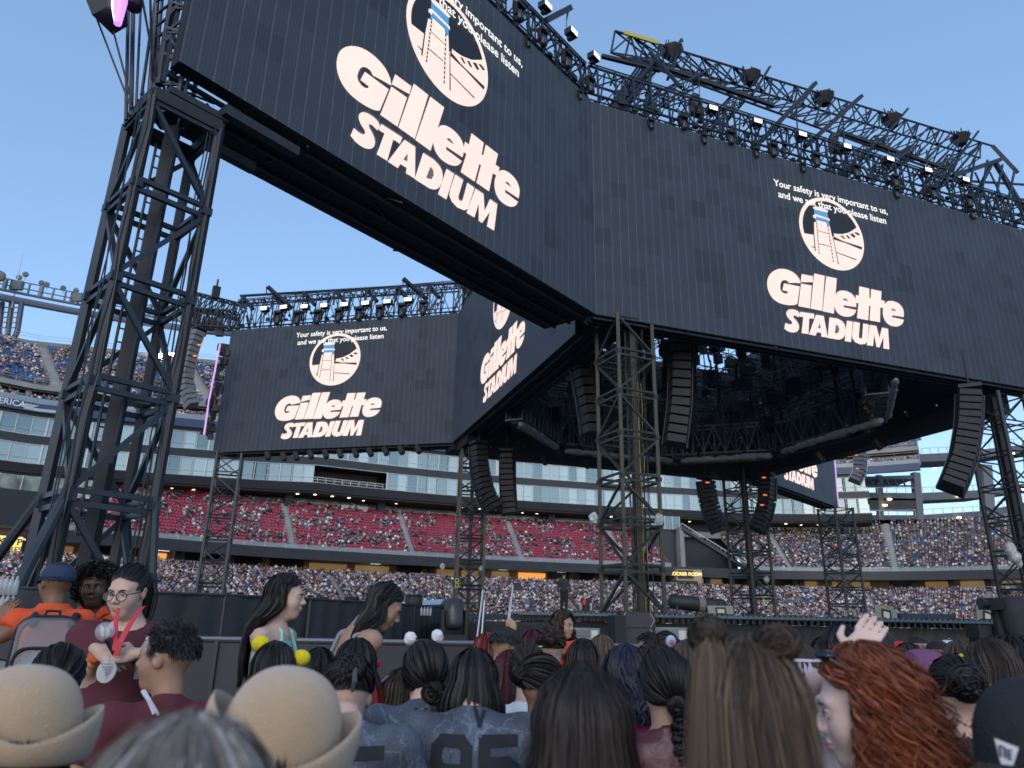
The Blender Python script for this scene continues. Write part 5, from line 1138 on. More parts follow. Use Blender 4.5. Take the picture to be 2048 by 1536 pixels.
db = empty('deck_boxes', (8, 25, ZD), 'row of low black cable ramps and boxes on the stage lip', 'boxes'); mb.build('cable_ramp', M_PLAST, db, kind='stuff')
nb = empty('navy_block', at_y(1845, 1235, 27), 'long navy cloth covered block on the deck at right', 'block'); p = at_y(1845, 1238, 27); mb = MB(); mb.box(p, (2.0, .8, .36)); mb.build('block', mat('navy_cloth', (.02, .028, .045), .8), nb)
# right speaker blocks, camera position
for k, (x, y, w, h) in enumerate(((1967, 1263, 42, 22), (2010, 1262, 42, 24), (1972, 1287, 34, 20), (2012, 1287, 42, 22))):
    p = at_y(x, y, 20); root = empty('black_case', p, ('upper left', 'upper right', 'lower left', 'lower right')[k]+' of four black cases stacked before the stage at right', 'case', 'black cases stacked at the right of the stage'); mb = MB(); mb.box(p, (w/1427*20.8, .6, h/1427*20.8)); mb.build('case', M_PLAST, root)
vc = empty('broadcast_camera', at_y(2000, 1215, 20), 'broadcast camera draped in black cloth at the right edge', 'camera'); p = at_y(1990, 1212, 19.5); mb = MB(); mb.box(p+Vector((0, 0, .05)), (.5, .6, .3), .5); mb.lathe([(.06, -.35), (.1, -.1), (.12, .2)], p+Vector((-.3, -.1, .05)), (-1, -.4, .1), 10); mb.bar(p, p+Vector((0, 0, -1.6)), .16); mb.build('camera_body', M_PLAST, vc)
mb = MB(); q = at_y(2030, 1225, 19.3); mb.lathe([(.12, .42), (.30, .35), (.36, 0), (.30, -.4), (.22, -.9), (.25, -1.4)], q, (0, 0, 1), 12); mb.build('rain_cover', M_DRAPE, vc, smooth=True)
hm = empty('white_spotlight', at_y(2035, 1110, 41), 'plastic wrapped white spotlight clamped to the right lattice tower', 'stage light'); p = at_y(2020, 1100, 41); mb = MB(); mb.ball(p, .38, 8, sc=(.8, .8, 1.2), noise=.12); mb.ball(at_y(2030, 1115, 41), .36, 8, noise=.12); mb.ball(at_y(2038, 1125, 41), .25, 8, sc=(.7, .7, 1.3), noise=.1); mb.build('wrapped_head', mat('plastic_wrap', (.42, .43, .42), .25, 0, var=.5, scale=5), hm, smooth=True)
for k, (x, y) in enumerate(((1187, 1037), (1319, 1040), (963, 1138), (885, 1133), (1533, 1160))):
    L = empty('wrapped_light', at_y(x, y, 33 if k < 2 else 60), ('plastic wrapped light on the left side of the centre tower', 'plastic wrapped light on the right side of the centre tower', 'white cap lamp right of the slim tower', 'white lamp left of the slim tower', 'white wrapped lamp right of the tower with yellow letters')[k], 'stage light', 'plastic wrapped lights on the towers'); p = at_y(x, y, 33.4 if k < 2 else 60); s_ = .22 if k < 2 else .22
    mb = MB(); mb.ball(p, s_*1.05, 8, sc=(1, 1, 1.2), noise=.18); mb.build('wrapped_head', mat('plastic_wrap', (.42, .43, .42), .25), L)
    if k < 2: mb = MB(); mb.bar(p, p+Vector((-.9 if k else .9, .4, -.1)), .05); mb.build('arm', M_LAMPLIT, L)
# ================================================================== barriers on the floor
M_BAR = mat('barrier_black', (.035, .04, .045), .5, .3)
bf = empty('cloth_fence', (-5, 14, 0), 'tall black cloth covered fence behind the two walking women', 'fence')
FP = [(-13, 10.4), (-8.2, 12.0), (-5.3, 14.0), (-3.3, 18.2), (-1.95, 23.4)]
FPc = [tuple(p) for p in catmull(FP, 6)]
drape('black_cloth', FPc, .05, 1.79, .045, .55, mat('fence_cloth', (.017, .019, .023), .62, var=.35, scale=2.5, bump=.35, bscale=9), bf, 7, sub=.07)
mb = MB(); mb.tube([(x, y, 1.80) for x, y in FPc], .03, 6); mb.build('top_rail', M_BAR, bf)
for k in range(0, len(FPc), 3): mb = MB(); mb.bar((*FPc[k], 0), (*FPc[k], 1.8), .05); mb.build('post', M_BAR, bf)
fb = empty('crowd_barrier', (2, 9.7, 0), 'black crowd barrier with pale top rail in front of the stage', 'barrier')
FB = [(-10, 9.2), (-6, 9.35), (-3, 9.5), (.3, 9.9), (4, 10.0), (8, 10.0), (13, 10.0)]
mb = MB(); mb.tube([(x, y, 1.16) for x, y in FB], .035, 8); mb.build('top_rail', mat('rail_dark_grey', (.10, .11, .13), .4, .4), fb)
drape('panel_cloth', FB[:5], .06, 1.13, .012, .8, mat('barrier_panel', (.022, .025, .030), .55, var=.3, scale=1.5), fb, 9, sub=.12)
drape('panel_cloth', FB[4:], .06, .96, .012, .8, mat('barrier_panel', (.022, .025, .030), .55), fb, 10, sub=.12)
mb = MB(); mb.tube([(4, 10.0, .98), (13, 10, .98)], .025, 6); mb.build('lower_rail', M_BAR, fb)
for k in range(13):
    x = -9+k*1.8; y = np.interp(x, [p[0] for p in FB], [p[1] for p in FB]); mb = MB(); mb.bar((x, y-.02, 0), (x, y-.02, 1.14), .045); mb.build('post', M_BAR, fb)
for px in (1901, 2006): p = at_y(px, 1300, 9.93); o = empty('blue_sticker', p, ('left' if px < 1950 else 'right')+' of two small pale blue stickers on the black barrier at right', 'sticker', 'blue stickers on the barrier'); mb = MB(); mb.box(p, (.055, .008, .07)); mb.build('sticker', mat('sticker_blue', (.35, .5, .7), .5), o); mb = MB(); mb.box(p+Vector((0, -.006, .022)), (.055, .004, .02)); mb.build('print', mat('sticker_deep', (.02, .2, .55), .5), o)
for k, (px, D_) in enumerate(((12, 9.5), (855, 20.5))):
    b = empty('bottle_pack', at_y(px, 1175, D_), ('clear plastic wrapped pack of water bottles at the far left on the fence' if k == 0 else 'clear water bottles standing on the fence end beside the moving light'), 'bottles'); mb = MB()
    for i in range(5 if k == 0 else 4):
        for lay in range(2 if k == 0 else 1):
            q = at_y(px+(i-2)*(10 if k == 0 else 6), 1170+lay*0 if k == 0 else 1222, D_)+Vector((0, 0, -.22*lay)); r_ = .035; mb.lathe([(r_, -.12), (r_, .03), (r_*.4, .08), (r_*.4, .11)], q, (0, 0, 1), 8)
    mb.build('bottles', mat('clear_plastic', (.6, .65, .68), .15, alpha=.45), b, smooth=True, kind='stuff')

# ================================================================== soft shapes from distance fields (for people)
def sd_ell(P, c, r, R=None):
    q = P-c
    if R is not None: q = q @ R
    k0 = np.linalg.norm(q/r, axis=-1); k1 = np.linalg.norm(q/(np.array(r)**2), axis=-1)+1e-9
    return k0*(k0-1)/k1
def sd_cap(P, a, b, ra, rb):
    a = np.array(a, float); b = np.array(b, float); ba = b-a; h = np.clip(((P-a) @ ba)/(ba @ ba+1e-12), 0, 1)
    return np.linalg.norm(P-a-h[..., None]*ba, axis=-1)-(ra+(rb-ra)*h)
def smin(a, b, k):
    h = np.maximum(k-np.abs(a-b), 0)/k; return np.minimum(a, b)-h*h*k*.25
def field(P, prims):
    d = None
    for p in prims:
        t = p[0]
        if t == 'e': s = sd_ell(P, np.array(p[1], float), np.array(p[2], float), p[4] if len(p) > 4 else None); k = p[3]
        elif t == 'c': s = sd_cap(P, p[1], p[2], p[3], p[4]); k = p[5]
        elif t == '-e':
            s = sd_ell(P, np.array(p[1], float), np.array(p[2], float)); k = p[3]; h = np.maximum(k-np.abs(d+s), 0)/k; d = np.maximum(d, -s)+h*h*k*.25; continue
        elif t == 'cut':   # keep the side opposite to the normal
            s = (P-np.array(p[1], float)) @ np.array(p[2], float); d = np.maximum(d, s); continue
        d = s if d is None else smin(d, s, k)
    return d
def surface(fn, lo, hi, h):
    """surface nets: dual mesh of the zero level"""
    lo = np.array(lo, float); hi = np.array(hi, float); n = np.ceil((hi-lo)/h).astype(int)+1
    ax = [lo[i]+h*np.arange(n[i]) for i in range(3)]; G = np.stack(np.meshgrid(*ax, indexing='ij'), -1)
    D = fn(G.reshape(-1, 3)).reshape(n); I = D < 0
    m = n-1; cnt = np.zeros(m); acc = np.zeros((*m, 3)); sh = [slice(0, -1), slice(1, None)]
    for axis in range(3):
        for o1 in (0, 1):
            for o2 in (0, 1):
                s0 = [None]*3; s1 = [None]*3; oth = [i for i in range(3) if i != axis]
                s0[axis] = sh[0]; s1[axis] = sh[1]; s0[oth[0]] = s1[oth[0]] = sh[o1]; s0[oth[1]] = s1[oth[1]] = sh[o2]
                a = D[tuple(s0)]; b = D[tuple(s1)]; c = (a < 0) != (b < 0); t = np.where(c, a/(a-b+1e-12), 0)
                off = np.zeros((*m, 3)); off[..., axis] = t; off[..., oth[0]] = o1; off[..., oth[1]] = o2
                acc += off*c[..., None]; cnt += c
    act = cnt > 0; idx = -np.ones(m, int); idx[act] = np.arange(act.sum()); cell = np.argwhere(act)
    V = lo+h*(cell+acc[act]/cnt[act][:, None]); F = []
    for axis in range(3):
        oth = [i for i in range(3) if i != axis]; s0 = [slice(1, -1)]*3; s1 = [slice(1, -1)]*3; s0[axis] = slice(0, -1); s1[axis] = slice(1, None)
        a = I[tuple(s0)]; b = I[tuple(s1)]; E = np.argwhere(a != b)
        if not len(E): continue
        inside = a[tuple(E.T)]; base = E.copy(); base[:, oth[0]] += 1; base[:, oth[1]] += 1
        def cl(d1, d2): q = base.copy(); q[:, oth[0]] -= d1; q[:, oth[1]] -= d2; return idx[tuple(q.T)]
        q = np.stack([cl(1, 1), cl(0, 1), cl(0, 0), cl(1, 0)], 1)
        flip = inside if axis != 1 else ~inside
        q[~flip] = q[~flip][:, ::-1]; F.append(q)
    return V, np.concatenate(F)
def sdf_mesh(prims, h, pad=.02, noise=None, lo=None, hi=None):
    L_ = []; H_ = []
    for p in prims:
        if p[0] == 'e': r = max(p[2]); L_.append(np.array(p[1])-r); H_.append(np.array(p[1])+r)
        elif p[0] == 'c':
            for q, r in ((p[1], p[3]), (p[2], p[4])): L_.append(np.array(q)-r); H_.append(np.array(q)+r)
    lo = np.min(L_, 0)-pad if lo is None else np.array(lo); hi = np.max(H_, 0)+pad if hi is None else np.array(hi)
    fn = (lambda P: field(P, prims)) if noise is None else (lambda P: field(P, prims)+noise(P))
    return surface(fn, lo, hi, h)
def folds(amp, seed, sc=1.):
    r_ = np.random.default_rng(seed); W_ = [(r_.normal(size=3)*np.array([16, 16, 26])*sc, r_.uniform(0, 6.28)) for _ in range(5)]
    def f(P):
        s = 0
        for w, ph in W_: s = s+np.abs(np.sin(P @ w*.5+ph+.8*np.sin(P[:, 2]*9+ph)))
        return amp*(s/5-.5)
    return f
def rotz(a): c, s = math.cos(a), math.sin(a); return np.array([[c, -s, 0], [s, c, 0], [0, 0, 1]])
def rotx(a): c, s = math.cos(a), math.sin(a); return np.array([[1, 0, 0], [0, c, -s], [0, s, c]])
def roty(a): c, s = math.cos(a), math.sin(a); return np.array([[c, 0, s], [0, 1, 0], [-s, 0, c]])
SKINS = {'light': (.56, .37, .29), 'pale': (.68, .47, .40), 'tan': (.36, .21, .145), 'brown': (.20, .105, .065), 'dark': (.075, .038, .024), 'olive': (.42, .26, .18)}
def skin_mat(k):
    n = 'skin_'+k
    if n in _m: return _m[n]
    m = mat(n, SKINS[k], .48, var=.10, scale=14, bump=.06, bscale=180, spec=.4); b = m.node_tree.nodes['Principled BSDF']
    b.inputs['Subsurface Weight'].default_value = .08; b.inputs['Subsurface Radius'].default_value = (.012, .005, .003); b.inputs['Subsurface Scale'].default_value = .5; return m
def hair_mat():
    if 'hair' in _m: return _m['hair']
    m = mat('hair', (.02, .02, .02), .5, attr='Col', spec=.32); b = m.node_tree.nodes['Principled BSDF']; b.inputs['Anisotropic'].default_value = .5; return m
HEAD = [('e', (0, -.014, .034), (.077, .095, .088), .01), ('e', (0, .022, -.032), (.057, .066, .082), .03), ('e', (0, .055, -.088), (.026, .022, .020), .04), ('e', (-.036, .052, -.026), (.026, .026, .030), .03), ('e', (.036, .052, -.026), (.026, .026, .030), .03),
        ('e', (0, .072, .028), (.048, .016, .012), .025), ('-e', (-.031, .100, .006), (.019, .020, .012), .016), ('-e', (.031, .100, .006), (.019, .020, .012), .016),
        ('c', (0, .086, .012), (0, .106, -.020), .007, .0115, .012), ('e', (-.011, .096, -.026), (.009, .010, .008), .006), ('e', (.011, .096, -.026), (.009, .010, .008), .006),
        ('e', (0, .090, -.051), (.022, .010, .0062), .005), ('e', (0, .0885, -.0615), (.019, .0105, .0068), .004), ('e', (0, .083, -.040), (.016, .010, .012), .01),
        ('e', (-.031, .074, .0075), (.0145, .014, .0115), .004), ('e', (.031, .074, .0075), (.0145, .014, .0115), .004),
        ('e', (-.078, -.008, -.002), (.009, .020, .031), .006, roty(-.18)@rotz(.35)), ('e', (.078, -.008, -.002), (.009, .020, .031), .006, roty(.18)@rotz(-.35)), ('-e', (-.088, -.004, .004), (.006, .011, .018), .005), ('-e', (.088, -.004, .004), (.006, .011, .018), .005)]
_hc = {}
def head_mesh(h):
    if h not in _hc:
        V, F = sdf_mesh(HEAD+[('c', (0, -.022, -.06), (0, -.035, -.17), .050, .056, .03)], h); fm = np.zeros(len(F), int); C = V[F].mean(1)
        lip = (np.abs(C[:, 0]) < .0225) & (C[:, 2] < -.0455) & (C[:, 2] > -.0680) & (C[:, 1] > .086) & (np.abs(C[:, 2]+.0565) < .0115*(1-(np.abs(C[:, 0])/.024)**2)+.0015); fm[lip] = 1; _hc[h] = (V, F, fm)
    return _hc[h]
def smoothstep(x): x = np.clip(x, 0, 1); return x*x*(3-2*x)
def ribbons(P, Nrm, w, col):
    """P (n,k,3) strand points, Nrm outward normals, w width (n,k), col (n,k,3)"""
    n, k, _ = P.shape; T = np.gradient(P, axis=1); S_ = np.cross(T, Nrm); S_ /= np.linalg.norm(S_, axis=2, keepdims=True)+1e-9; q_ = np.sin(np.arange(n)*12.9898)*.85; Nrm = Nrm/(np.linalg.norm(Nrm, axis=2, keepdims=True)+1e-9)+S_*q_[:, None, None]; S_ = np.cross(T, Nrm); S_ /= np.linalg.norm(S_, axis=2, keepdims=True)+1e-9
    V = np.stack([P-S_*w[..., None]/2, P+S_*w[..., None]/2], 2).reshape(-1, 3); i = np.arange(n)[:, None]*k*2+np.arange(k-1)[None]*2
    F = np.stack([i, i+1, i+3, i+2], -1).reshape(-1, 4); C = np.repeat(col.reshape(-1, 3), 2, axis=0); return V, F, C
def hair_strands(R, HC, style, n, k, length, col, tip=None, seed=0, w=.004, vol=.10, wave=0., wl=.12, part=0., back=0., ends=.12, sc=1.0, gather=None, fringe=False, curl=0., jit=.25, shoulder=True, frizz=.004, tipstart=.45, streak=None, splay=1., thmin=0., facew=1.18):
    """locks that follow the scalp and then fall; all in world space"""
    r_ = np.random.default_rng(seed); A = np.array([.083, .101, .098])*sc; c0 = np.array([0, -.014, .030])*sc
    phi = r_.uniform(-math.pi, math.pi, n); th0 = np.abs(r_.normal(0, .55, n)).clip(0, 1.35)
    th0 = np.maximum(th0, thmin); front = np.abs(phi) < (1.0 if facew < 1.3 else 1.35)
    if not fringe and not thmin: th0[front] = np.minimum(th0[front], .75)
    f = 1+vol*r_.uniform(0, 1, n)**1.2+.016*np.sin(phi*17+3*np.sin(phi*5))+.01*np.sin(phi*41)
    if gather is not None:
        g = np.array(gather)*sc; gd = (g-c0)/A; gd /= np.linalg.norm(gd); t = np.linspace(0, 1, k)[None, :]
        th = r_.uniform(0, 1.75, n); ph = phi; bad = (np.abs(ph) < .95) & (th > 1.05); th[bad] = r_.uniform(.2, 1.0, bad.sum())
        d0 = np.stack([np.sin(th)*np.sin(ph), np.sin(th)*np.cos(ph), np.cos(th)], 1); om = np.arccos(np.clip(d0 @ gd, -1, 1))[:, None]
        d = (np.sin((1-t)*om)/np.sin(om+1e-6))[..., None]*d0[:, None]+(np.sin(t*om)/np.sin(om+1e-6))[..., None]*gd
        P = c0+d*A*(f[:, None, None]); N_ = d/A; N_ /= np.linalg.norm(N_, axis=2, keepdims=True)
        P = P+N_*(np.sin(t*math.pi)[..., None]*.006); Pw = P @ R.T+HC; Nw = N_ @ R.T; tt = np.repeat(t, n, 0)
    else:
        kt = max(4, int(k*.42)); t = np.linspace(0, 1, kt)[None, :]; the = (1.80+.18*np.cos(phi))[:, None]
        th = th0[:, None]+(the-th0[:, None])*t
        sgn = np.sign(phi-part*.3); sgn[sgn == 0] = 1; tgt = np.where(front, sgn*facew, phi)[:, None] if not fringe else phi[:, None]; ph = phi[:, None]+(tgt-phi[:, None])*smoothstep(t*1.6)
        d = np.stack([np.sin(th)*np.sin(ph), np.sin(th)*np.cos(ph), np.cos(th)], 2)
        P = c0+d*A*f[:, None, None]; N_ = d/A; N_ /= np.linalg.norm(N_, axis=2, keepdims=True); Pw = P @ R.T+HC; Nw = N_ @ R.T
        kd = k-kt; t2 = (np.arange(1, kd+1)/kd)[None, :, None]; L_ = (length*(1-ends*r_.uniform(0, 1, n)**1.5))[:, None, None]
        last = Pw[:, -1][:, None]; out = Nw[:, -1][:, None].copy(); out[..., 2] = 0
        fwd = R @ np.array([0, 1, 0]); fwd[2] = 0; fwd /= np.linalg.norm(fwd)+1e-9; side = np.array([fwd[1], -fwd[0], 0])
        down = np.array([0, 0, -1.]); fall = last+down*(t2*L_)+out*(splay*.035*np.sin(t2*2.2))*np.minimum(1, L_/.2)
        if shoulder:
            z = (t2*L_)[..., 0]; s_ = smoothstep((z-.06)/.14); rel = fall-HC; lat = rel @ side; fb_ = rel @ fwd
            wantb = -(.085+back); fall = fall+fwd*((np.where(fb_ < .03, np.minimum(fb_, wantb)-fb_, np.maximum(fb_, .12)-fb_)*s_*(np.abs(lat) < .22))[..., None])
        Pw = np.concatenate([Pw, fall], 1); Nw = np.concatenate([Nw, np.repeat(out/(np.linalg.norm(out, axis=2, keepdims=True)+1e-9), kd, 1)], 1); tt = np.repeat(np.linspace(0, 1, k)[None], n, 0)
    s = np.concatenate([np.zeros((n, 1)), np.cumsum(np.linalg.norm(np.diff(Pw, axis=1), axis=2), 1)], 1)
    T = np.gradient(Pw, axis=1); T /= np.linalg.norm(T, axis=2, keepdims=True)+1e-9; Sd = np.cross(T, Nw); ph0 = r_.uniform(0, 6.28, n)[:, None]; ramp = smoothstep(tt*2.2)
    if wave: wv = np.sin(s/wl*6.283+ph0*.35); Pw = Pw+Sd*(wave*wv*ramp)[..., None]+Nw*(wave*.6*np.sin(s/wl*6.283*.8+ph0*.5)*ramp)[..., None]
    if curl: a = s/wl*6.283+ph0; cu_ = curl*r_.uniform(.55, 1.25, (n, 1)); Pw = Pw+Sd*(cu_*np.cos(a)*ramp)[..., None]+Nw*(cu_*.8*np.sin(a)*ramp)[..., None]; Nw = Nw+Sd*(.35*np.cos(a))[..., None]
    fz = r_.normal(0, 1, (n, 1, 3))*frizz*tt[..., None]; Pw = Pw+fz
    col = np.array(col, float); tip = col if tip is None else np.array(tip, float); m_ = smoothstep((tt-tipstart)/.4+r_.uniform(-.25, .25, (n, 1)))[..., None]
    C = (col*(1-m_)+tip*m_)*(1+jit*r_.normal(0, 1, (n, 1, 1))).clip(.35, 2.4)
    if streak is not None: q = r_.random(n) < .22; C[q] = np.array(streak)*(1+.2*r_.normal(0, 1, (q.sum(), 1, 1)))
    Wd = w*(1-.55*tt**3)*r_.uniform(.6, 1.4, (n, 1)); return ribbons(Pw, Nw+fz*8, Wd, C)
def join_arr(parts):
    V = []; F = []; C = []; o = 0
    for v, f, c in parts: V.append(v); F.append(f+o); C.append(c); o += len(v)
    return np.concatenate(V), np.concatenate(F), np.concatenate(C)
def scalp_shell(R, HC, sc=1., col=(.01, .01, .01), low=1.75, fringe=False, grow=1.0):
    na, nt_ = 36, 12; V = []
    for i in range(nt_):
        for j in range(na):
            ph = -math.pi+2*math.pi*j/na; lim = low if abs(ph) > 1.05 else (.95+.35*(abs(ph)/1.05) if not fringe else 1.25)
            th = lim*i/(nt_-1); d = np.array([math.sin(th)*math.sin(ph), math.sin(th)*math.cos(ph), math.cos(th)])
            V.append((np.array([0, -.014, .030])+d*np.array([.0825, .1005, .0975])*grow)*sc)
    V = np.array(V) @ R.T+HC; F = np.array([(i*na+j, (i+1)*na+j, (i+1)*na+(j+1) % na, i*na+(j+1) % na) for i in range(nt_-1) for j in range(na)]); return V, F, np.tile(np.array(col, float), (len(V), 1))
def blob_hair(R, HC, c, r, n, col, seed=0, w=.004, k=7, coil=True):
    """a wound knot of hair"""
    r_ = np.random.default_rng(seed); c = np.array(c, float); r = np.array(r, float) if np.ndim(r) else np.array([r]*3)
    nn = 14; mb = MB(); mb.ball((0, 0, 0), 1, nn, noise=.04); V0 = (np.array(mb.v)*r*.93+c) @ R.T+HC; F0 = np.array(mb.f)
    ax = r_.normal(size=(n, 3))*np.array([.5, 1, .5]); ax /= np.linalg.norm(ax, axis=1, keepdims=True); a = np.cross(ax, r_.normal(size=(n, 3))); a /= np.linalg.norm(a, axis=1, keepdims=True); b = np.cross(ax, a)
    t = np.linspace(0, r_.uniform(1.2, 2.6), k)[None, :, None]; off = ax[:, None]*r_.uniform(-.6, .6, (n, 1, 1)); q = off+(a[:, None]*np.cos(t)+b[:, None]*np.sin(t))*np.sqrt(np.maximum(1-np.sum(off**2, 2, keepdims=True), .1))
    q = q/np.linalg.norm(q, axis=2, keepdims=True)*r_.uniform(.96, 1.12, (n, 1, 1)); P = (q*r+c) @ R.T+HC; N_ = q @ R.T
    C = np.array(col)*(1+.3*r_.normal(size=(n, k, 1))*0+.3*r_.normal(size=(n, 1, 1))).clip(.3, 2.2)*np.ones((n, k, 1)); v, f, c_ = ribbons(P, N_, np.full((n, k), w), C)
    return join_arr([(V0, F0, np.tile(np.array(col)*.5, (len(V0), 1))), (v, f, c_)])
def curls_cloud(R, HC, c, r, n, col, seed=0, size=.02, w=.004, k=9):
    """free standing curls (afro)"""
    r_ = np.random.default_rng(seed); c = np.array(c, float); r = np.array(r, float); d = r_.normal(size=(n, 3)); d /= np.linalg.norm(d, axis=1, keepdims=True)
    keep = ~((d[:, 1] > .35) & (d[:, 2] < .30)); d = d[keep]; n = len(d); base = c+d*r*r_.uniform(.72, 1.04, (n, 1)); a = np.cross(d, r_.normal(size=(n, 3))); a /= np.linalg.norm(a, axis=1, keepdims=True); b = np.cross(d, a); t = np.linspace(0, 7, k)[None, :, None]
    P = base[:, None]+(a[:, None]*np.cos(t)+b[:, None]*np.sin(t))*size*.5+d[:, None]*t*size*.16; N_ = (a[:, None]*np.cos(t)+b[:, None]*np.sin(t))
    C = np.array(col)*(1+.35*r_.normal(size=(n, 1, 1))).clip(.3, 2.4)*np.ones((n, k, 1)); return ribbons(P @ R.T+HC, N_ @ R.T, np.full((n, k), w), C)

def hand_prims(W_, d, up, curl=.5, s=1., left=False):
    """palm and five bent fingers starting at wrist W_, pointing along d, palm facing -up"""
    d = np.array(d, float); d /= np.linalg.norm(d); up = np.array(up, float); up -= d*(up @ d); up /= np.linalg.norm(up); sd_ = np.cross(d, up)*(1 if left else -1); pr = []
    Rm = np.stack([sd_, d, up], 1); pr.append(('e', W_+d*.048*s, (.040*s, .052*s, .016*s), .01, Rm)); pr.append(('c', W_-d*.02*s, W_+d*.02*s, .024*s, .026*s, .02))
    for i, (x, ln) in enumerate(((-.030, .062), (-.010, .075), (.011, .080), (.031, .072))):
        p = W_+d*.088*s+sd_*x*s; a = curl*.55; v = d.copy(); 
        for j, (fr_, r1, r2) in enumerate(((.45, .0092, .0086), (.30, .0086, .0080), (.25, .0080, .0068))):
            v = v*math.cos(a)-up*math.sin(a); v /= np.linalg.norm(v); q = p+v*ln*fr_*s; pr.append(('c', p, q, r1*s, r2*s, .003)); p = q; up2 = np.cross(sd_, v)*(1 if left else -1); a = curl*.75
    p = W_+d*.025*s+sd_*.034*s; v = d*.6+sd_*.75-up*.25; v /= np.linalg.norm(v); q = p+v*.036*s; pr.append(('c', p, q, .0125*s, .0105*s, .006)); v2 = d*.95+sd_*.2-up*.3*curl; v2 /= np.linalg.norm(v2); pr.append(('c', q, q+v2*.030*s, .0105*s, .008*s, .003)); return pr

def person(label, px, py, D_, yaw, shirt, skin='light', pose='sit', pitch=0., roll=0., w=1., lean=0., sleeve=.55, arms=None, trousers=(.02, .022, .03), hres=.006, bres=.018, neck_low=0., group=None, hip=None, body_yaw=None, sleeves=True, face=False, shirtmat=None, torso_twist=0, halter=False, browc=(.02, .012, .01), hand_curl=.6, foldamp=.007, mouth=True, fat=1., cuts=(), nb=(-.03, -.145)):
    HC = np.array(list(at_d(px, py, D_))); az_ = math.atan2(HC[0], HC[1]); yaw_r = rad(yaw)-az_; by = rad(yaw if body_yaw is None else body_yaw)-az_*(.35 if pose == 'sit' and not face else 1); Rb = rotz(by); Rh = rotz(yaw_r) @ rotx(rad(-pitch)) @ roty(rad(roll))
    if pose == 'sit': k = np.clip((HC[2]-.45)/.76, .8, 1.25); hz = .50
    else: k = np.clip(HC[2]/1.58, .85, 1.2); hz = .93*k
    if pose == 'deck': k = 1; hz = HC[2]-.66
    fl = rad(lean); NB = HC+Rh @ np.array([0, nb[0], nb[1]]); up_t = np.array([0, -math.sin(fl), -math.cos(fl)]); TL = max(.40, min(.56*k, (NB[2]-hz)/max(.5, math.cos(fl)))) if pose == 'sit' else .50*k
    def B(v): return Rb @ np.array(v, float)
    PV = NB+B(up_t*TL); sp = lambda t: NB*(1-t)+PV*t; fr_ = B((0, math.cos(fl), -math.sin(fl))); sx = B((1, 0, 0))
    SH = [NB+B(up_t*.07)+sx*s_*.165*w for s_ in (-1, 1)]
    def rot_ell(c, r, kk_): return ('e', c, r, kk_, np.stack([sx, np.cross(B(-up_t), sx)*1.0, B(-up_t)], 1))
    tors = [rot_ell(sp(.38), (.155*w, .098*fat, .19), .05), rot_ell(sp(.72), (.14*w*fat, .095*fat, .17), .06), rot_ell(sp(.98), (.165*w*fat, .115*fat, .13), .06), ('c', SH[0], SH[1], .056, .056, .05), ('c', NB+B((0, 0, .03)), sp(.18), .052, .075, .05)]
    arm = []; hands = []; dflt = [[(-.24*w, .02, -.30), (-.17*w, .25, -.38)], [(.24*w, .02, -.30), (.17*w, .25, -.38)]]
    if pose != 'sit': dflt = [[(-.25*w, -.02, -.32), (-.26*w, .06, -.58)], [(.25*w, -.02, -.32), (.26*w, .06, -.58)]]
    arms = arms or {}; sl = []
    for i in (0, 1):
        e, h_ = (NB+B(v) for v in dflt[i]) if i not in arms else (np.array(v, float) for v in arms[i][:2]); u = SH[i]; thick = .044*w**.5*fat**.5
        arm += [('c', u, e, thick*1.08, thick*.85, .03), ('c', e, h_, thick*.82, .026, .02)]; d = h_-e; d /= np.linalg.norm(d)
        if i in arms and len(arms[i]) > 2: dd, uu = arms[i][2]; hands += hand_prims(h_, dd, uu, arms[i][3] if len(arms[i]) > 3 else hand_curl, left=(i == 0))
        else: hands += hand_prims(h_, d, B((0, 0, 1)), hand_curl, left=(i == 0))
        ce = u+(e-u)*min(1., sleeve*1.3) if sleeve <= .77 else None
        if sleeves:
            if sleeve <= .8: q = u+(e-u)*(sleeve+.25); sl.append([('c', u, q, thick*1.3+.012, thick*1.35+.014, .02), ('cut', u+(e-u)*sleeve, (e-u)/np.linalg.norm(e-u))])
            else: sl.append([('c', u, e, thick*1.25+.010, thick*1.05+.010, .02), ('c', e, h_, thick*1.05+.008, .036, .02), ('cut', h_-(h_-e)*.04, (h_-e)/np.linalg.norm(h_-e))])
    legs = []; trs = []
    if pose == 'sit':
        for s_ in (-1, 1):
            a = PV+B((s_*.09, 0, -.02)); kn = PV+B((s_*.13, .42, 0)); kn[2] = .50; an = kn+B((0, .03, 0)); an[2] = .09; legs += [('c', a, kn, .088, .062, .05), ('c', kn, an, .055, .038, .03), ('c', an, an+B((0, .14, -.04)), .038, .030, .03)]
            trs += [('c', a, kn, .098, .074, .05), ('c', kn, an, .070, .055, .03)]
    else:
        zf = 0.09 if pose == 'stand' else max(.09, HC[2]-1.55)
        for s_ in (-1, 1):
            a = PV+B((s_*.09, 0, -.02)); an = PV+B((s_*.11, 0, 0)); an[2] = zf if pose == 'stand' else zf; kn = (a+an)/2+B((0, .03, 0)); legs += [('c', a, kn, .090*fat, .060, .05), ('c', kn, an, .056, .038, .03), ('c', an, an+B((0, .14, -.04)), .038, .030, .03)]; trs += [('c', a, kn, .100*fat, .075, .05), ('c', kn, an, .072, .058, .03)]
    root = empty('person', (float(PV[0]), float(PV[1]), 0), label, 'person', group)
    sk = skin_mat(skin); lipc = tuple(c*m for c, m in zip(SKINS[skin], (.85, .62, .60))); lip = mat('lips_'+skin, lipc, .35)
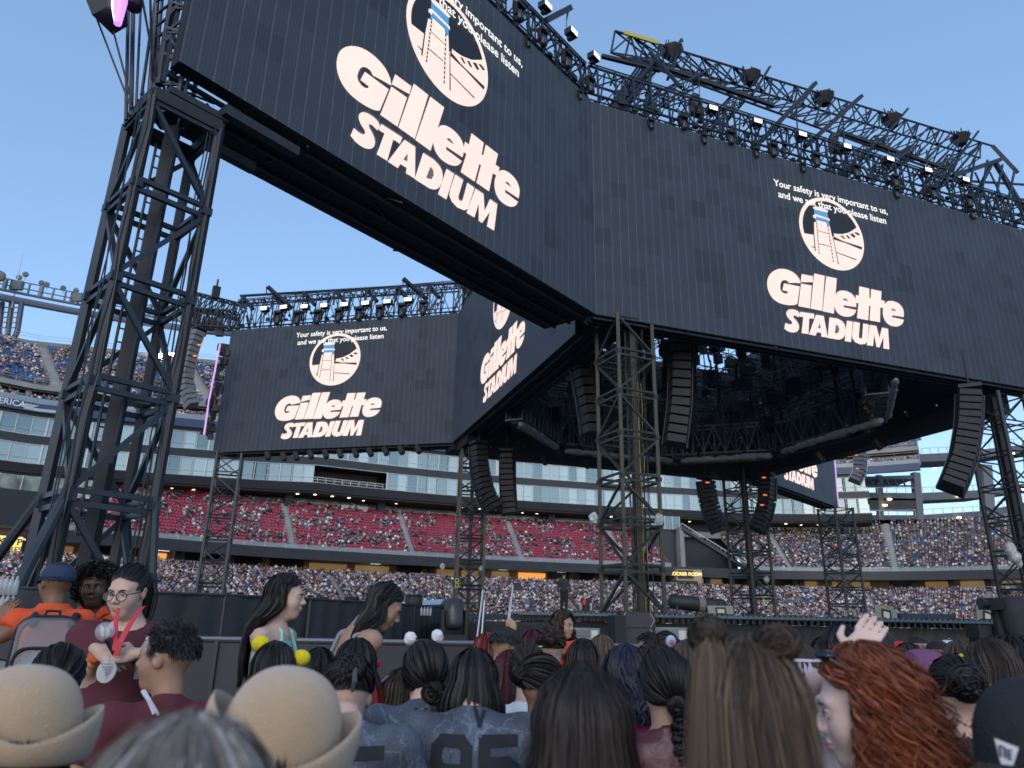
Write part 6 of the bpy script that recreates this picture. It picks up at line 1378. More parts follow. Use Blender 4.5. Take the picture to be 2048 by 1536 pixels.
    V1, F1 = sdf_mesh(tors+arm+legs, max(bres, .019) if D_ < 3.3 else max(bres, .032)); hv, hf, fm = head_mesh(max(hres, .0045 if D_ > 2 else .0038) if face else max(hres, .013)); V2 = hv @ Rh.T+HC
    parts = [(V1, F1, np.zeros(len(F1), int)), (V2, hf, fm)]
    if hands: V3, F3 = sdf_mesh(hands, (.0072 if face or arms else .012) if D_ < 6 else .012, pad=.012); parts.append((V3, F3, np.zeros(len(F3), int)))
    V = np.concatenate([p[0] for p in parts]); o = 0; F = []
    for p in parts: F.append(p[1]+o); o += len(p[0])
    link('body', mesh_np('body', V, np.concatenate(F), [sk, lip], smooth=True, fmat=np.concatenate([p[2] for p in parts])), root)
    # clothes
    def inflate(pr, g):
        out = []
        for p in pr:
            if p[0] == 'e': out.append(('e', p[1], tuple(np.array(p[2])+g), *p[3:]))
            elif p[0] == 'c': out.append(('c', p[1], p[2], p[3]+g, p[4]+g, p[5]))
            else: out.append(p)
        return out
    sm = shirtmat or mat('cloth_%02d_%02d_%02d' % tuple(int(c*99) for c in shirt), shirt, .85, var=.16, scale=7, bump=.35, bscale=22)
    if not halter:
        hemt = 1.12; tt_ = inflate(tors[:4 if sleeves else 3], .014)+(inflate([tors[4]], .004) if sleeves else []); cutn = NB+B((0, .0, .012-neck_low)); base = tt_+[('cut', sp(hemt), B(up_t)), ('cut', cutn, B((0, .5, .87)))]+[('cut', NB+B(a_), B(b_)/np.linalg.norm(b_)) for a_, b_ in cuts]
        nz = folds(foldamp, int(px), 1.)
        allp = [base]+sl
        lo = np.min([V1.min(0)], 0)-.03; hi = V1.max(0)+.03; lo[2] = max(lo[2], PV[2]-.16)
        if pose == 'sit': c_ = sp(.5); lo[:2] = np.maximum(lo[:2], c_[:2]-.62); hi[:2] = np.minimum(hi[:2], c_[:2]+.62)
        def fn(P):
            d = None
            for pr in allp: s_ = field(P, pr); d = s_ if d is None else smin(d, s_, .03)
            return d+nz(P)
        Vs, Fs = surface(fn, lo, hi, .016 if D_ < 3.3 else .023 if D_ < 6 else .030)
        so = link('shirt', mesh_np('shirt', Vs, Fs, sm, smooth=True), root)
    else: so = None
    Vt, Ft = sdf_mesh(trs+inflate([tors[2]], .010)+[('cut', sp(.9), B(-up_t))], .032); link('trousers', mesh_np('trousers', Vt, Ft, mat('trousers_dark', trousers, .85), smooth=True), root)
    if face:
        for s_ in (-1, 1):
            mb = MB(); mb.ball((0, 0, 0), .0122, 10); ev = np.array(mb.v)+np.array([s_*.031, .0765, .0062]); ev = ev @ Rh.T+HC; eo = link('eye', mesh_np('eye', ev, np.array(mb.f), mat('eye_white', (.6, .57, .54), .2), smooth=True), root)
            mb = MB(); c_ = np.array([s_*.031-.000, .0882, .0060]); mb.lathe([(.0058, -.001), (.0058, .0012), (.003, .0018)], (0, 0, 0), (0, 1, 0), 10); iv = (np.array([list(v) for v in mb.v])+c_) @ Rh.T+HC; link('iris', mesh_np('iris', iv, [tuple(f) for f in mb.f], mat('iris_brown', (.025, .012, .008), .15)), eo)
            pts = [np.array([s_*x, y, z]) @ Rh.T+HC for x, y, z in ((.013, .0925, .0235), (.024, .0925, .0285), (.036, .0875, .0285), (.047, .075, .0235))]
            mb = MB(); mb.tube([Vector(p) for p in pts], [.0022, .0030, .0026, .0012], 5); mb.build('eyebrow', mat('brow_%02d' % int(browc[0]*100), browc, .8), root)
            pts = [np.array([s_*x, y, z]) @ Rh.T+HC for x, y, z in ((.017, .0880, .0080), (.025, .0900, .0135), (.036, .0890, .0138), (.045, .0815, .0085))]
            mb = MB(); mb.tube([Vector(p) for p in pts], .0014, 4); mb.build('lash_line', mat('lash', (.01, .008, .007), .6), root)
    return dict(root=root, HC=HC, R=Rh, NB=NB, B=B, SH=SH, sp=sp, shirt=so, fr=fr_, sx=sx, PV=PV, Rb=Rb, D=D_)
def put_hair(p, parts, name='hair'):
    V, F, C = join_arr(parts); o = link(name, mesh_np(name, V, F, hair_mat(), vcol=C.clip(0, 1), smooth=True), p['root']); return o
HR = {'black': (.012, .010, .010), 'darkbrown': (.030, .019, .014), 'brown': (.060, .036, .022), 'ltbrown': (.10, .065, .042), 'red': (.20, .035, .018), 'copper': (.27, .062, .018), 'navy': (.018, .016, .035), 'maroon': (.07, .012, .015)}
def hair(p, kind, col='black', n=1400, w=.0045, length=.3, tip=None, seed=1, sc=1., **kw):
    c = HR.get(col, col); R, HC = p['R'], p['HC']
    if p['D'] > 3.2: n = int(n*.38); w *= 1.7
    elif p['D'] > 1.9: n = int(n*.55); w *= 1.4
    thm = kw.pop('thmin', 0); sh = [scalp_shell(R, HC, sc*1.012, np.array(c)*.6, fringe=kw.get('fringe', False))]
    k = kw.pop('k', 14 if length > .15 else 10)
    if kind == 'long': kw['thmin'] = thm
    if kind == 'long': sh.append(hair_strands(R, HC, kind, n, k, length, c, tip, seed, w, sc=sc, **kw)); kw.get('curl') or sh.append(hair_strands(R, HC, kind, n//3, k, length*.93, np.array(c)*.5, None if tip is None else np.array(tip)*.5, seed+9, w*2.6, sc=sc*.985, **{**kw, 'vol': .02}))
    if kind == 'long' and p['D'] < 2.2 and not kw.get('curl') and not thm: sh.append(hair_strands(R, HC, kind, 260, k, length*.9, np.array(c)*1.3, tip, seed+5, w*.45, sc=sc, **{**kw, 'vol': kw.get('vol', .1)+.07, 'frizz': .022, 'wave': .008}))
    if kind == 'long': pass
    elif kind == 'short':
        r_ = np.random.default_rng(seed); vol = kw.get('vol', .1); ln = kw.get('ln', .03); A = np.array([.083, .101, .098])*sc; phi = r_.uniform(-math.pi, math.pi, n); th = np.arccos(r_.uniform(-.12, 1, n)); bad = (np.abs(phi) < 1.0) & (th > 1.0); phi[bad] += math.pi; ear = (np.abs(np.abs(phi)-1.6) < .25) & (th > 1.45); th[ear] = 1.2; th = np.maximum(th, thm)
        d = np.stack([np.sin(th)*np.sin(phi), np.sin(th)*np.cos(phi), np.cos(th)], 1); nrm = d/A; nrm /= np.linalg.norm(nrm, axis=1, keepdims=True); tan = np.array([0, -.15, -1.])-nrm*(nrm @ np.array([0, -.15, -1.]))[:, None]; fw = np.array([0, .8, .3])-nrm*(nrm @ np.array([0, .8, .3]))[:, None]; tp = (np.cos(th) > .55)[:, None]; tan = np.where(tp, fw+r_.normal(0, .5, (n, 3)), tan+r_.normal(0, .22, (n, 3))); tan /= np.linalg.norm(tan, axis=1, keepdims=True)
        t = np.linspace(0, 1, 5)[None, :, None]; base = np.array([0, -.014, .030])*sc+d*A*.99; P_ = base[:, None]+tan[:, None]*t*ln*r_.uniform(.6, 1.3, (n, 1, 1))+nrm[:, None]*(np.sin(t*1.9)*(.006+vol*.06)*r_.uniform(.4, 1.2, (n, 1, 1))); C_ = np.array(c)*(1+.3*r_.normal(size=(n, 1, 1))).clip(.3, 2)*np.ones((n, 5, 1)); sh[0] = scalp_shell(R, HC, sc*1.01, np.array(c)*.6, low=1.62)
        sh.append(ribbons(P_ @ R.T+HC, np.repeat(nrm[:, None], 5, 1) @ R.T, np.full((n, 5), w)*np.linspace(1, .35, 5), C_))
    elif kind == 'bun':
        g = kw.pop('gather', (0, -.10, .06)); r = kw.pop('r', .045); sh.append(hair_strands(R, HC, kind, n, 10, 0, c, tip, seed, w, gather=g, sc=sc, vol=.09, **kw)); gg = np.array(g)+(np.array(g)-np.array([0, -.014, .03]))/np.linalg.norm(np.array(g)-np.array([0, -.014, .03]))*r*.6; sh.append(blob_hair(R, HC, gg*sc, r, 260, c, seed, w))
    elif kind == 'pony':
        g = kw.pop('gather', (0, -.10, .07)); L_ = length; sh.append(hair_strands(R, HC, kind, n, 10, 0, c, tip, seed, w, gather=g, sc=sc, vol=.04, **kw))
        r_ = np.random.default_rng(seed); m_ = n//2; t = np.linspace(0, 1, 12)[None, :, None]; g0 = (R @ (np.array(g)*sc*1.05)+HC); bk = R @ np.array([0, -1., 0]); o = r_.normal(size=(m_, 1, 3))*np.array([.5, .5, .3])
        P = g0+bk*(np.sin(t*2.2)*.06)+np.array([0, 0, -1.])*(L_*t**1.3)*(1-.15*r_.random((m_, 1, 1)))+np.array([0, 0, .02])*np.sin(t*3.1)+o*(.010+.030*np.sin(t*2.6)); C = np.array(c)*(1+.25*r_.normal(size=(m_, 1, 1))).clip(.4, 2)*np.ones((m_, 12, 1)); sh.append(ribbons(P, np.repeat(o/np.linalg.norm(o, axis=2, keepdims=True), 12, 1), np.full((m_, 12), w*1.3), C))
    return put_hair(p, sh)
def hl(p, v): return Vector(p['R'] @ np.array(v, float)+p['HC'])
def cap(p, color, brim=True, fwd=1, sc=1.08, name='cap', mname=None, soft=False, z0=.018, logo=False, res=18, tall=1.):
    """baseball cap on the head: six-panel crown, peak, button"""
    m = mat(mname or 'cap_%02d_%02d_%02d' % tuple(int(c*99) for c in color), color, .85, var=.12, scale=20, bump=.35, bscale=120); V = []; F = []; na = res*2; nt_ = 9
    for i in range(nt_):
        for j in range(na):
            a = 2*math.pi*j/na; t = i/(nt_-1); th = t*1.50; seam = 1-.012*max(0, math.cos(a*6))**12; r = math.sin(th)**.85; d = np.array([r*math.sin(a)*.086, r*math.cos(a)*.106-.012, z0+math.cos(th)**.8*.092*tall if th < 1.5 else z0]); V.append(d*np.array([seam, seam, 1])*sc)
    V.append(np.array([0, -.012, z0+.0925*tall])*sc); 
    F = [(i*na+j, (i+1)*na+j, (i+1)*na+(j+1) % na, i*na+(j+1) % na) for i in range(nt_-1) for j in range(na)]
    V = np.array(V)*np.array([1, 1, 1]); V[:, 1] *= 1; Vw = (V*np.array([1, fwd, 1])) @ p['R'].T+p['HC']; c_ = link('cap', mesh_np('cap', Vw, F, m, smooth=True), p['root'])
    if brim:
        B_ = []; nb = 14
        for s_ in (0, 1):
            for q in range(6):
                for j in range(nb+1):
                    a = -1.0+2.0*j/nb; t = q/5; x = math.sin(a)*(.086+.004*t)*sc; y = (math.cos(a)*(.098)+t*.072*math.cos(a*1.25))*sc; z = (z0+.002-t*.012-.018*abs(math.sin(a))**2*(t+.3)-.004*s_)*sc; B_.append((x, y*fwd, z))
        k_ = nb+1; Fb = [(q*k_+j, q*k_+j+1, (q+1)*k_+j+1, (q+1)*k_+j) for q in range(5) for j in range(nb)]; o = 6*k_; Fb += [tuple(i+o for i in reversed(f)) for f in Fb[:5*nb]]+[(5*k_+j, 5*k_+j+1, o+5*k_+j+1, o+5*k_+j) for j in range(nb)]
        link('peak', mesh_np('peak', np.array(B_) @ p['R'].T+p['HC'], Fb, m, smooth=True), c_)
    mb = MB(); mb.ball((0, 0, 0), .007, 6); bv = (np.array(mb.v)+np.array([0, -.012*fwd, (z0+.094*tall)*sc])) @ p['R'].T+p['HC']; link('button', mesh_np('button', bv, np.array(mb.f), m), c_)
    return c_
def chair(x, y, yaw, label, color=(.40, .38, .33)):
    """folding chair, back towards the camera when yaw is 0"""
    c = empty('folding_chair', (x, y, 0), label, 'chair', 'folding chairs of the audience'); R_ = rotz(rad(yaw)); T_ = lambda v: Vector(R_ @ np.array(v, float)+np.array([x, y, 0])); m = mat('chair_beige', color, .5, var=.08); fm = mat('chair_frame', (.32, .31, .28), .4, .4)
    mb = MB(); pts = [(-.21, -.24, .02), (-.215, -.22, .5), (-.215, -.25, .82), (-.19, -.262, .885), (-.14, -.27, .91), (0, -.272, .918), (.14, -.27, .91), (.19, -.262, .885), (.215, -.25, .82), (.215, -.22, .5), (.21, -.24, .02)]; mb.tube([T_(v) for v in pts], .0125, 8); mb.build('back_frame', fm, c, smooth=True)
    V = []; n = 9
    for s_ in (0, .012):
        for i in range(n):
            for z in (.56, .84): t = i/(n-1)*2-1; V.append(T_((t*.195, -.235-.035*(1-t*t)-(z-.56)*.1-s_, z)))
    F = [(i*2, i*2+2, i*2+3, i*2+1) for i in range(n-1)]; F += [tuple(q+2*n for q in reversed(f)) for f in F]+[(i*2+1, i*2+3, i*2+3+2*n, i*2+1+2*n) for i in range(n-1)]+[(i*2, i*2+2*n, i*2+2+2*n, i*2+2) for i in range(n-1)]; me = bpy.data.meshes.new('backrest'); me.from_pydata(V, [], F); me.materials.append(m); link('backrest', me, c)
    mb = MB(); mb.box(T_((0, 0, .455)), (.41, .42, .03), rad(yaw)); mb.build('seat', m, c)
    for s_ in (-1, 1): mb = MB(); mb.bar(T_((s_*.2, .2, .02)), T_((s_*.2, -.2, .52)), .025, n=6); mb.build('leg', fm, c)
    mb = MB(); mb.bar(T_((-.2, .19, .1)), T_((.2, .19, .1)), .02, n=6); mb.build('stretcher', fm, c)
def on_shirt(p, strokes, centre, size, m, name, th=.03, off=.006, depth=.5, tilt=0.):
    """lettering sewn on the back: strokes in letter space laid over the shirt surface by casting rays"""
    me = p['shirt'].data; mw = p['shirt'].matrix_world; bvh = BVHTree.FromPolygons([v.co for v in me.vertices], [tuple(q.vertices) for q in me.polygons])
    sx, up_ = Vector(p['sx']), Vector((0, 0, 1)); fr_ = Vector(p['B']((0, 1, 0))); up_ = (Vector(p['NB'])-Vector(p['PV'])).normalized(); V = []; F = []
    c = Vector(centre)
    for st in strokes:
        for (x0, y0), (x1, y1) in zip(st[:-1], st[1:]):
            a, b = Vector((x0, y0)), Vector((x1, y1)); d = (b-a); L_ = d.length; d.normalize(); n_ = Vector((-d.y, d.x)); a = a-d*th/size*.28; L_ += th/size*.56; k = max(2, int(L_*size/.012)); o = len(V); W_ = 4
            for i in range(k+1):
                for j in range(W_+1):
                    q = a+d*L_*i/k+n_*(j/W_-.5)*th/size; o_ = c+sx*q.x*size+up_*q.y*size-fr_*depth; h, nn, _, _ = bvh.ray_cast(o_, fr_, 1.2); V.append((h-fr_*off) if h else None)
            for i in range(k):
                for j in range(W_):
                    f = (o+i*(W_+1)+j, o+(i+1)*(W_+1)+j, o+(i+1)*(W_+1)+j+1, o+i*(W_+1)+j+1)
                    if all(V[q] is not None for q in f): F.append(f)
    V = [v if v is not None else Vector((0, 0, -5)) for v in V]
    if not F: return
    us = sorted({i for f in F for i in f}); mp_ = {i: j for j, i in enumerate(us)}; me2 = bpy.data.meshes.new(name); me2.from_pydata([V[i] for i in us], [], [tuple(mp_[i] for i in f) for f in F]); me2.materials.append(m); link(name, me2, p['shirt'], world=True)
GL = {'9': [[(1, .45), (.2, .45), (0, .6), (0, .85), (.2, 1), (.8, 1), (1, .85), (1, .2), (.8, 0), (.15, 0), (0, .15)]], '5': [[(1, 1), (0, 1), (0, .58), (.75, .58), (1, .45), (1, .18), (.8, 0), (.15, 0), (0, .15)]], 'V': [[(0, 1), (.5, 0), (1, 1)]],
      'L': [[(0, 1), (0, 0), (1, 0)]], 'U': [[(0, 1), (0, .15), (.2, 0), (.8, 0), (1, .15), (1, 1)]], 'C': [[(1, .85), (.8, 1), (.2, 1), (0, .8), (0, .2), (.2, 0), (.8, 0), (1, .15)]], 'E': [[(1, 1), (0, 1), (0, 0), (1, 0)], [(0, .5), (.8, .5)]], 'K': [[(0, 1), (0, 0)], [(1, 1), (0, .5), (1, 0)]], 'Y': [[(0, 1), (.5, .5), (1, 1)], [(.5, .5), (.5, 0)]]}
def glyphs(s, w=.62, gap=.32):
    out = []; x = 0
    for ch in s: out += [[((px_*w+x), py_-.5) for px_, py_ in st] for st in GL[ch]]; x += w+gap
    T_ = (x-gap)/2; return [[(a-T_, b) for a, b in st] for st in out]
# ================================================================== the people
def jersey_mat():
    m = mat('acid_jersey', (.075, .092, .12), .8, bump=.3, bscale=40); t = m.node_tree; N = t.nodes.new; L = t.links.new; b = t.nodes['Principled BSDF']
    tc = N('ShaderNodeTexCoord'); n1 = N('ShaderNodeTexNoise'); n1.inputs['Scale'].default_value = 5; n1.inputs['Detail'].default_value = 6; n1.inputs['Distortion'].default_value = 1.2; L(tc.outputs['Object'], n1.inputs['Vector'])
    v = N('ShaderNodeTexVoronoi'); v.feature = 'DISTANCE_TO_EDGE'; v.inputs['Scale'].default_value = 7; mx = N('ShaderNodeMixRGB'); mx.inputs[0].default_value = .25; L(tc.outputs['Object'], mx.inputs[1]); L(n1.outputs['Color'], mx.inputs[2]); L(mx.outputs[0], v.inputs['Vector'])
    r = N('ShaderNodeMapRange'); r.inputs[1].default_value = 0; r.inputs[2].default_value = .035; r.inputs[3].default_value = 1.9; r.inputs[4].default_value = 1; L(v.outputs['Distance'], r.inputs[0])
    r2 = N('ShaderNodeMapRange'); r2.inputs[1].default_value = .3; r2.inputs[2].default_value = .7; r2.inputs[3].default_value = .45; r2.inputs[4].default_value = 1.5; L(n1.outputs[0], r2.inputs[0])
    w = N('ShaderNodeTexVoronoi'); w.inputs['Scale'].default_value = 170; L(tc.outputs['Object'], w.inputs['Vector']); r3 = N('ShaderNodeMapRange'); r3.inputs[1].default_value = 0; r3.inputs[2].default_value = .6; r3.inputs[3].default_value = .55; r3.inputs[4].default_value = 1.3; L(w.outputs['Distance'], r3.inputs[0])
    a = N('ShaderNodeMath'); a.operation = 'MULTIPLY'; L(r.outputs[0], a.inputs[0]); L(r2.outputs[0], a.inputs[1]); a2 = N('ShaderNodeMath'); a2.operation = 'MULTIPLY'; L(a.outputs[0], a2.inputs[0]); L(r3.outputs[0], a2.inputs[1])
    s = N('ShaderNodeVectorMath'); s.operation = 'SCALE'; s.inputs[0].default_value = (.056, .066, .086); L(a2.outputs[0], s.inputs['Scale']); L(s.outputs[0], b.inputs['Base Color']); return m
M_JER = jersey_mat(); M_JNUM = mat('jersey_number', (.007, .008, .010), .7, bump=.2, bscale=200)
ORANGE = (.62, .075, .018); MARO = (.085, .018, .028)
W_ = lambda x, y, D_: np.array(list(at_d(x, y, D_)))
def V3(*a): return np.array(a, float)
# --- stewards and the woman with glasses
p = person('steward in orange polo and navy cap seen from behind with clear backpack', 112, 1168, 4.25, 25, ORANGE, 'brown', 'stand', body_yaw=-8, lean=6, arms={0: (W_(2, 1275, 4.0), W_(-8, 1245, 4.2), (V3(.5, 0, .9), V3(0, -1, 0)), .5)}, trousers=(.01, .01, .012), fat=1.08, hres=.006)
hair(p, 'short', 'black', 900, thmin=1.45, ln=.018); cap(p, (.018, .035, .085), mname='navy_cap')
on_shirt(p, [[((x_*.5+q), y_-.5) for x_, y_ in st] for ch, q in (('E', -.95), ('V', -.25)) for st in GL[ch]], p['sp'](.12)-p['sx']*.05, .045, M_JNUM, 'back_letters', th=.009)
S1 = p
bp = empty('backpack', W_(103, 1262, 4.0), 'clear plastic backpack with black trim and papers on the steward in orange', 'backpack')
c = p['sp'](.50)+p['B']((.035, -.215, .0)); u_ = -(p['PV']-p['NB'])/np.linalg.norm(p['PV']-p['NB']); Mx = np.stack([p['sx'], np.cross(u_, p['sx']), u_], 1)
def rr(w, h, r, n=6): return [(sx_*(w/2-r)+r*math.cos(a), sz_*(h/2-r)+r*math.sin(a)) for sx_, sz_, a0 in ((1, 1, 0), (-1, 1, 1), (-1, -1, 2), (1, -1, 3)) for a in [math.pi/2*(a0+i/n) for i in range(n+1)]]
def packbox(w, h, d, off, r, m, nm, par):
    q = rr(w, h, r); V = []; n = len(q)
    for y_, k in ((-d/2, .93), (-d/2+.02, 1), (d/2, 1)): V += [c+Mx @ np.array([x*k+off[0], y_+off[1], z*k+off[2]]) for x, z in q]
    F = [(i*n+j, i*n+(j+1) % n, (i+1)*n+(j+1) % n, (i+1)*n+j) for i in range(2) for j in range(n)]+[tuple(range(n-1, -1, -1)), tuple(range(2*n, 3*n))]; return link(nm, mesh_np(nm, V, F, m), par)
def trim(w, h, off, r, par, rad_=.0095):
    q = rr(w, h, r); mb = MB(); P_ = [Vector(c+Mx @ np.array([x+off[0], off[1], z+off[2]])) for x, z in q]; mb.tube(P_+[P_[0], P_[1]], rad_, 5); mb.build('trim', M_PLAST, par)
M_CLR = mat('clear_vinyl', (.22, .24, .27), .10, alpha=.38, spec=.9); M_PAP = mat('paper', (.42, .44, .48), .8)
packbox(.30, .42, .15, (0, 0, 0), .07, M_CLR, 'clear_body', bp); trim(.30, .42, (0, -.055, 0), .09, bp); trim(.30, .42, (0, .07, 0), .09, bp); packbox(.24, .22, .06, (0, -.10, -.07), .06, M_CLR, 'clear_pocket', bp); trim(.24, .22, (0, -.13, -.07), .07, bp); trim(.24, .12, (0, -.13, -.02), .05, bp, .006)
for k_, (dx, dz, a) in enumerate(((-.02, -.08, .3), (.02, -.10, -.2), (0, -.06, .5))): mb = MB(); mb.box(c+Mx @ np.array([dx, -.09+.008*k_, dz]), (.17, .004, .12), M=Matrix(Mx.tolist()) @ Matrix.Rotation(a, 3, 'Y')); mb.build('paper', M_PAP, bp)
mb = MB(); mb.ball(c+Mx @ np.array([0, .02, -.12]), .09, 8, sc=(1.1, .5, .8), noise=.1); mb.build('dark_contents', mat('contents', (.02, .022, .03), .8), bp); packbox(.08, .20, .10, (-.19, .02, -.11), .035, M_CLR, 'side_pocket', bp); trim(.08, .20, (-.19, -.03, -.11), .035, bp, .005)
for s_ in (-1, 1): mb = MB(); P_ = [c+Mx @ np.array(v) for v in ((s_*.09, .03, .17), (s_*.10, .09, .235), (s_*.11, .18, .235), (s_*.13, .27, .14))]; mb.tube([Vector(q) for q in P_], .018, 6); mb.build('strap', M_PLAST, bp)
mb = MB(); mb.tube([Vector(c+Mx @ np.array(v)) for v in ((-.045, 0, .20), (-.03, -.01, .245), (.03, -.01, .245), (.045, 0, .20))], .009, 6); mb.build('handle', M_PLAST, bp)

p = person('steward with dark afro hair and orange polo facing the camera', 189, 1176, 4.55, 172, ORANGE, 'dark', 'stand', face=True, hres=.005, pitch=4, roll=4)
put_hair(p, [scalp_shell(p['R'], p['HC'], 1.05, HR['black']), curls_cloud(p['R'], p['HC'], (0, -.03, .03), (.132, .12, .125), 1500, HR['black'], 3, .026, .006), curls_cloud(p['R'], p['HC'], (0, -.03, .02), (.11, .10, .11), 700, HR['black'], 4, .024, .006)])
def collar(p, m, w=.012):
    c = p['NB']; mb = MB(); P_ = []
    for i in range(15): a = -2.75+5.5*i/14; P_.append(Vector(c+p['B']((math.sin(a)*.078, -math.cos(a)*.072+.012, .012-.05*(1 if abs(a) > 2.3 else 0)*(abs(a)-2.3)*2))))
    V = []; 
    for q in P_: d = (q-Vector(c)); d.z = 0; d.normalize(); V += [q+d*.0+Vector((0, 0, .022)), q+d*.030+Vector((0, 0, -.018))]
    me = bpy.data.meshes.new('collar'); me.from_pydata(V+[v+Vector((0, 0, -.006)) for v in V], [], [(i*2, i*2+2, i*2+3, i*2+1) for i in range(14)]+[(i*2+1+30, i*2+3+30, i*2+2+30, i*2+30) for i in range(14)]); me.materials.append(m); link('collar', me, p['shirt'])
M_OR = _m['cloth_%02d_%02d_%02d' % tuple(int(c*99) for c in ORANGE)]; collar(p, M_OR); collar(S1, M_OR)
mb = MB(); q = [Vector(p['NB']+p['B'](v)) for v in ((-.06, .06, .0), (-.04, .115, -.10), (0, .128, -.16), (.04, .115, -.10), (.06, .06, .0))]; mb.tube(q, .004, 5); mb.box(q[2]+Vector(p['B']((0, .01, -.03))), (.05, .012, .055), rad(172)); mb.build('gold_necklace', mat('gold', (.55, .38, .14), .3, .8), p['root'])
on = Vector(p['NB']+p['B']((-.11, .135, -.10))); put_text('D', .055, Matrix.Translation(on) @ Matrix.Rotation(rad(172-180), 4, 'Z') @ Matrix.Rotation(math.pi/2, 4, 'X'), M_JNUM, p['shirt'], 'chest_letter', off=.02)

GW = person('woman with glasses and ponytail in maroon t-shirt holding a light stick', 256, 1186, 3.45, 148, MARO, 'light', 'stand', pitch=12, face=True, hres=.0042, body_yaw=168, w=1.12, fat=1.22, sleeve=.72, hand_curl=1.1,
            arms={1: (W_(176, 1360, 3.3), W_(196, 1300, 3.16), (V3(.75, -.1, -.25), V3(-.1, -.7, .5)), .7), 0: (W_(318, 1362, 3.3), W_(270, 1308, 3.14), (V3(-.85, -.1, -.1), V3(.1, -.7, .5)), .7)}, bres=.013)
p = GW; hair(p, 'pony', 'black', 1500, .0035, .30, gather=(0, -.095, .075), seed=3)
M_GLS = mat('glasses_frame', (.01, .01, .012), .3)
for s_ in (-1, 1):
    mb = MB(); P_ = []
    for i in range(17): a = 2*math.pi*i/16; P_.append(hl(p, (s_*.033+.0255*math.cos(a)*(1 if abs(math.cos(a)) > .5 else 1), .104-.002*abs(math.cos(a)), .002+.021*math.sin(a)*1.0)))
    mb.tube(P_, .0022, 5); mb.tube([hl(p, (s_*.058, .098, .010)), hl(p, (s_*.076, .06, .012)), hl(p, (s_*.082, -.01, .008))], .0022, 5); mb.build('glasses_rim', M_GLS, p['root'])
    mb = MB(); mb.add([hl(p, (s_*.033+.024*math.cos(a), .1035, .002+.020*math.sin(a))) for a in [2*math.pi*i/16 for i in range(16)]], [tuple(range(16))]); mb.build('lens', mat('lens_glass', (.9, .9, .9), .05, alpha=.12), p['root'])
mb = MB(); mb.tube([hl(p, (-.009, .106, .008)), hl(p, (0, .108, .010)), hl(p, (.009, .106, .008))], .0022, 5); mb.build('glasses_bridge', M_GLS, p['root'])
M_LAN = mat('red_lanyard', (.55, .03, .05), .6)
def flat_strip(name, pts, nrm, w, m, par):
    V = []; n = len(pts)
    for i, q in enumerate(pts): t = (Vector(pts[min(i+1, n-1)])-Vector(pts[max(i-1, 0)])).normalized(); s = t.cross(Vector(nrm)).normalized()*w/2; V += [Vector(q)-s, Vector(q)+s, Vector(q)+s-Vector(nrm)*.003, Vector(q)-s-Vector(nrm)*.003]
    F = [(i*4+j, i*4+4+j, i*4+4+(j+1) % 4, i*4+(j+1) % 4) for i in range(n-1) for j in range(4)]; me = bpy.data.meshes.new(name); me.from_pydata(V, [], F); me.materials.append(m); return link(name, me, par)
ln = empty('lanyard', W_(240, 1270, 3.1), 'red lanyard round the neck of the woman with glasses', 'lanyard')
flat_strip('band', [at_d(x, y, D_) for x, y, D_ in ((286, 1213, 3.30), (270, 1232, 3.20), (254, 1258, 3.13), (240, 1284, 3.09), (231, 1312, 3.07))], (0, -1, 0), .024, M_LAN, ln); flat_strip('band', [at_d(x, y, D_) for x, y, D_ in ((236, 1218, 3.28), (232, 1240, 3.19), (230, 1270, 3.12), (229, 1300, 3.08))], (0, -1, 0), .022, M_LAN, ln)
md = empty('medal_badge', at_d(213, 1343, 3.04), 'round translucent badge with VIP lettering hanging at the waist of the woman with glasses', 'badge'); mb = MB(); mb.lathe([(.001, -.003), (.046, -.003), (.046, .003), (.001, .003)], at_d(213, 1343, 3.04), (-.2, -1, .1), 24); mb.build('disc', mat('badge_plastic', (.52, .50, .46), .35), md); mb = MB(); mb.bar(at_d(218, 1325, 3.04), at_d(219, 1310, 3.05), .004); mb.build('loop', M_CHROME, md)
put_text('VIP', .022, Matrix.Translation(at_d(211, 1355, 3.025)) @ Matrix.Rotation(.9, 4, 'Y') @ Matrix.Rotation(math.pi/2, 4, 'X'), mat('badge_ink', (.16, .15, .18), .5), md)
for k in range(4): mb = MB(); mb.box(at_d(212+k, 1328+k*6, 3.028), (.05-.008*k, .001, .006), .0); mb.build('print_line', mat('badge_ink2', (.30, .28, .36), .5), md)
ls = empty('light_stick', at_d(212, 1262, 3.1), 'clear globe light stick held by the woman with glasses', 'light stick'); mb = MB(); mb.ball(at_d(210, 1263, 3.1), .040, 16); mb.build('globe', mat('clear_globe', (.75, .76, .80), .05, alpha=.28, spec=1), ls, smooth=True)
mb = MB(); mb.bar(at_d(214, 1276, 3.1), at_d(230, 1308, 3.1), .030, n=10, w2=.024); mb.build('handle', mat('stick_black', (.012, .012, .014), .35), ls)
for s_ in (-1, 1): mb = MB(); q = [at_d(210+s_*a, b, 3.085) for a, b in ((2, 1255), (9, 1251), (9, 1270), (2, 1275))]; mb.add(q+[v+Vector((0, .005, 0)) for v in q], [(0, 1, 2, 3), (7, 6, 5, 4), (0, 4, 5, 1), (1, 5, 6, 2), (2, 6, 7, 3), (3, 7, 4, 0)]); mb.build('emblem_wing', mat('wing_white', (.75, .66, .68), .4), ls)
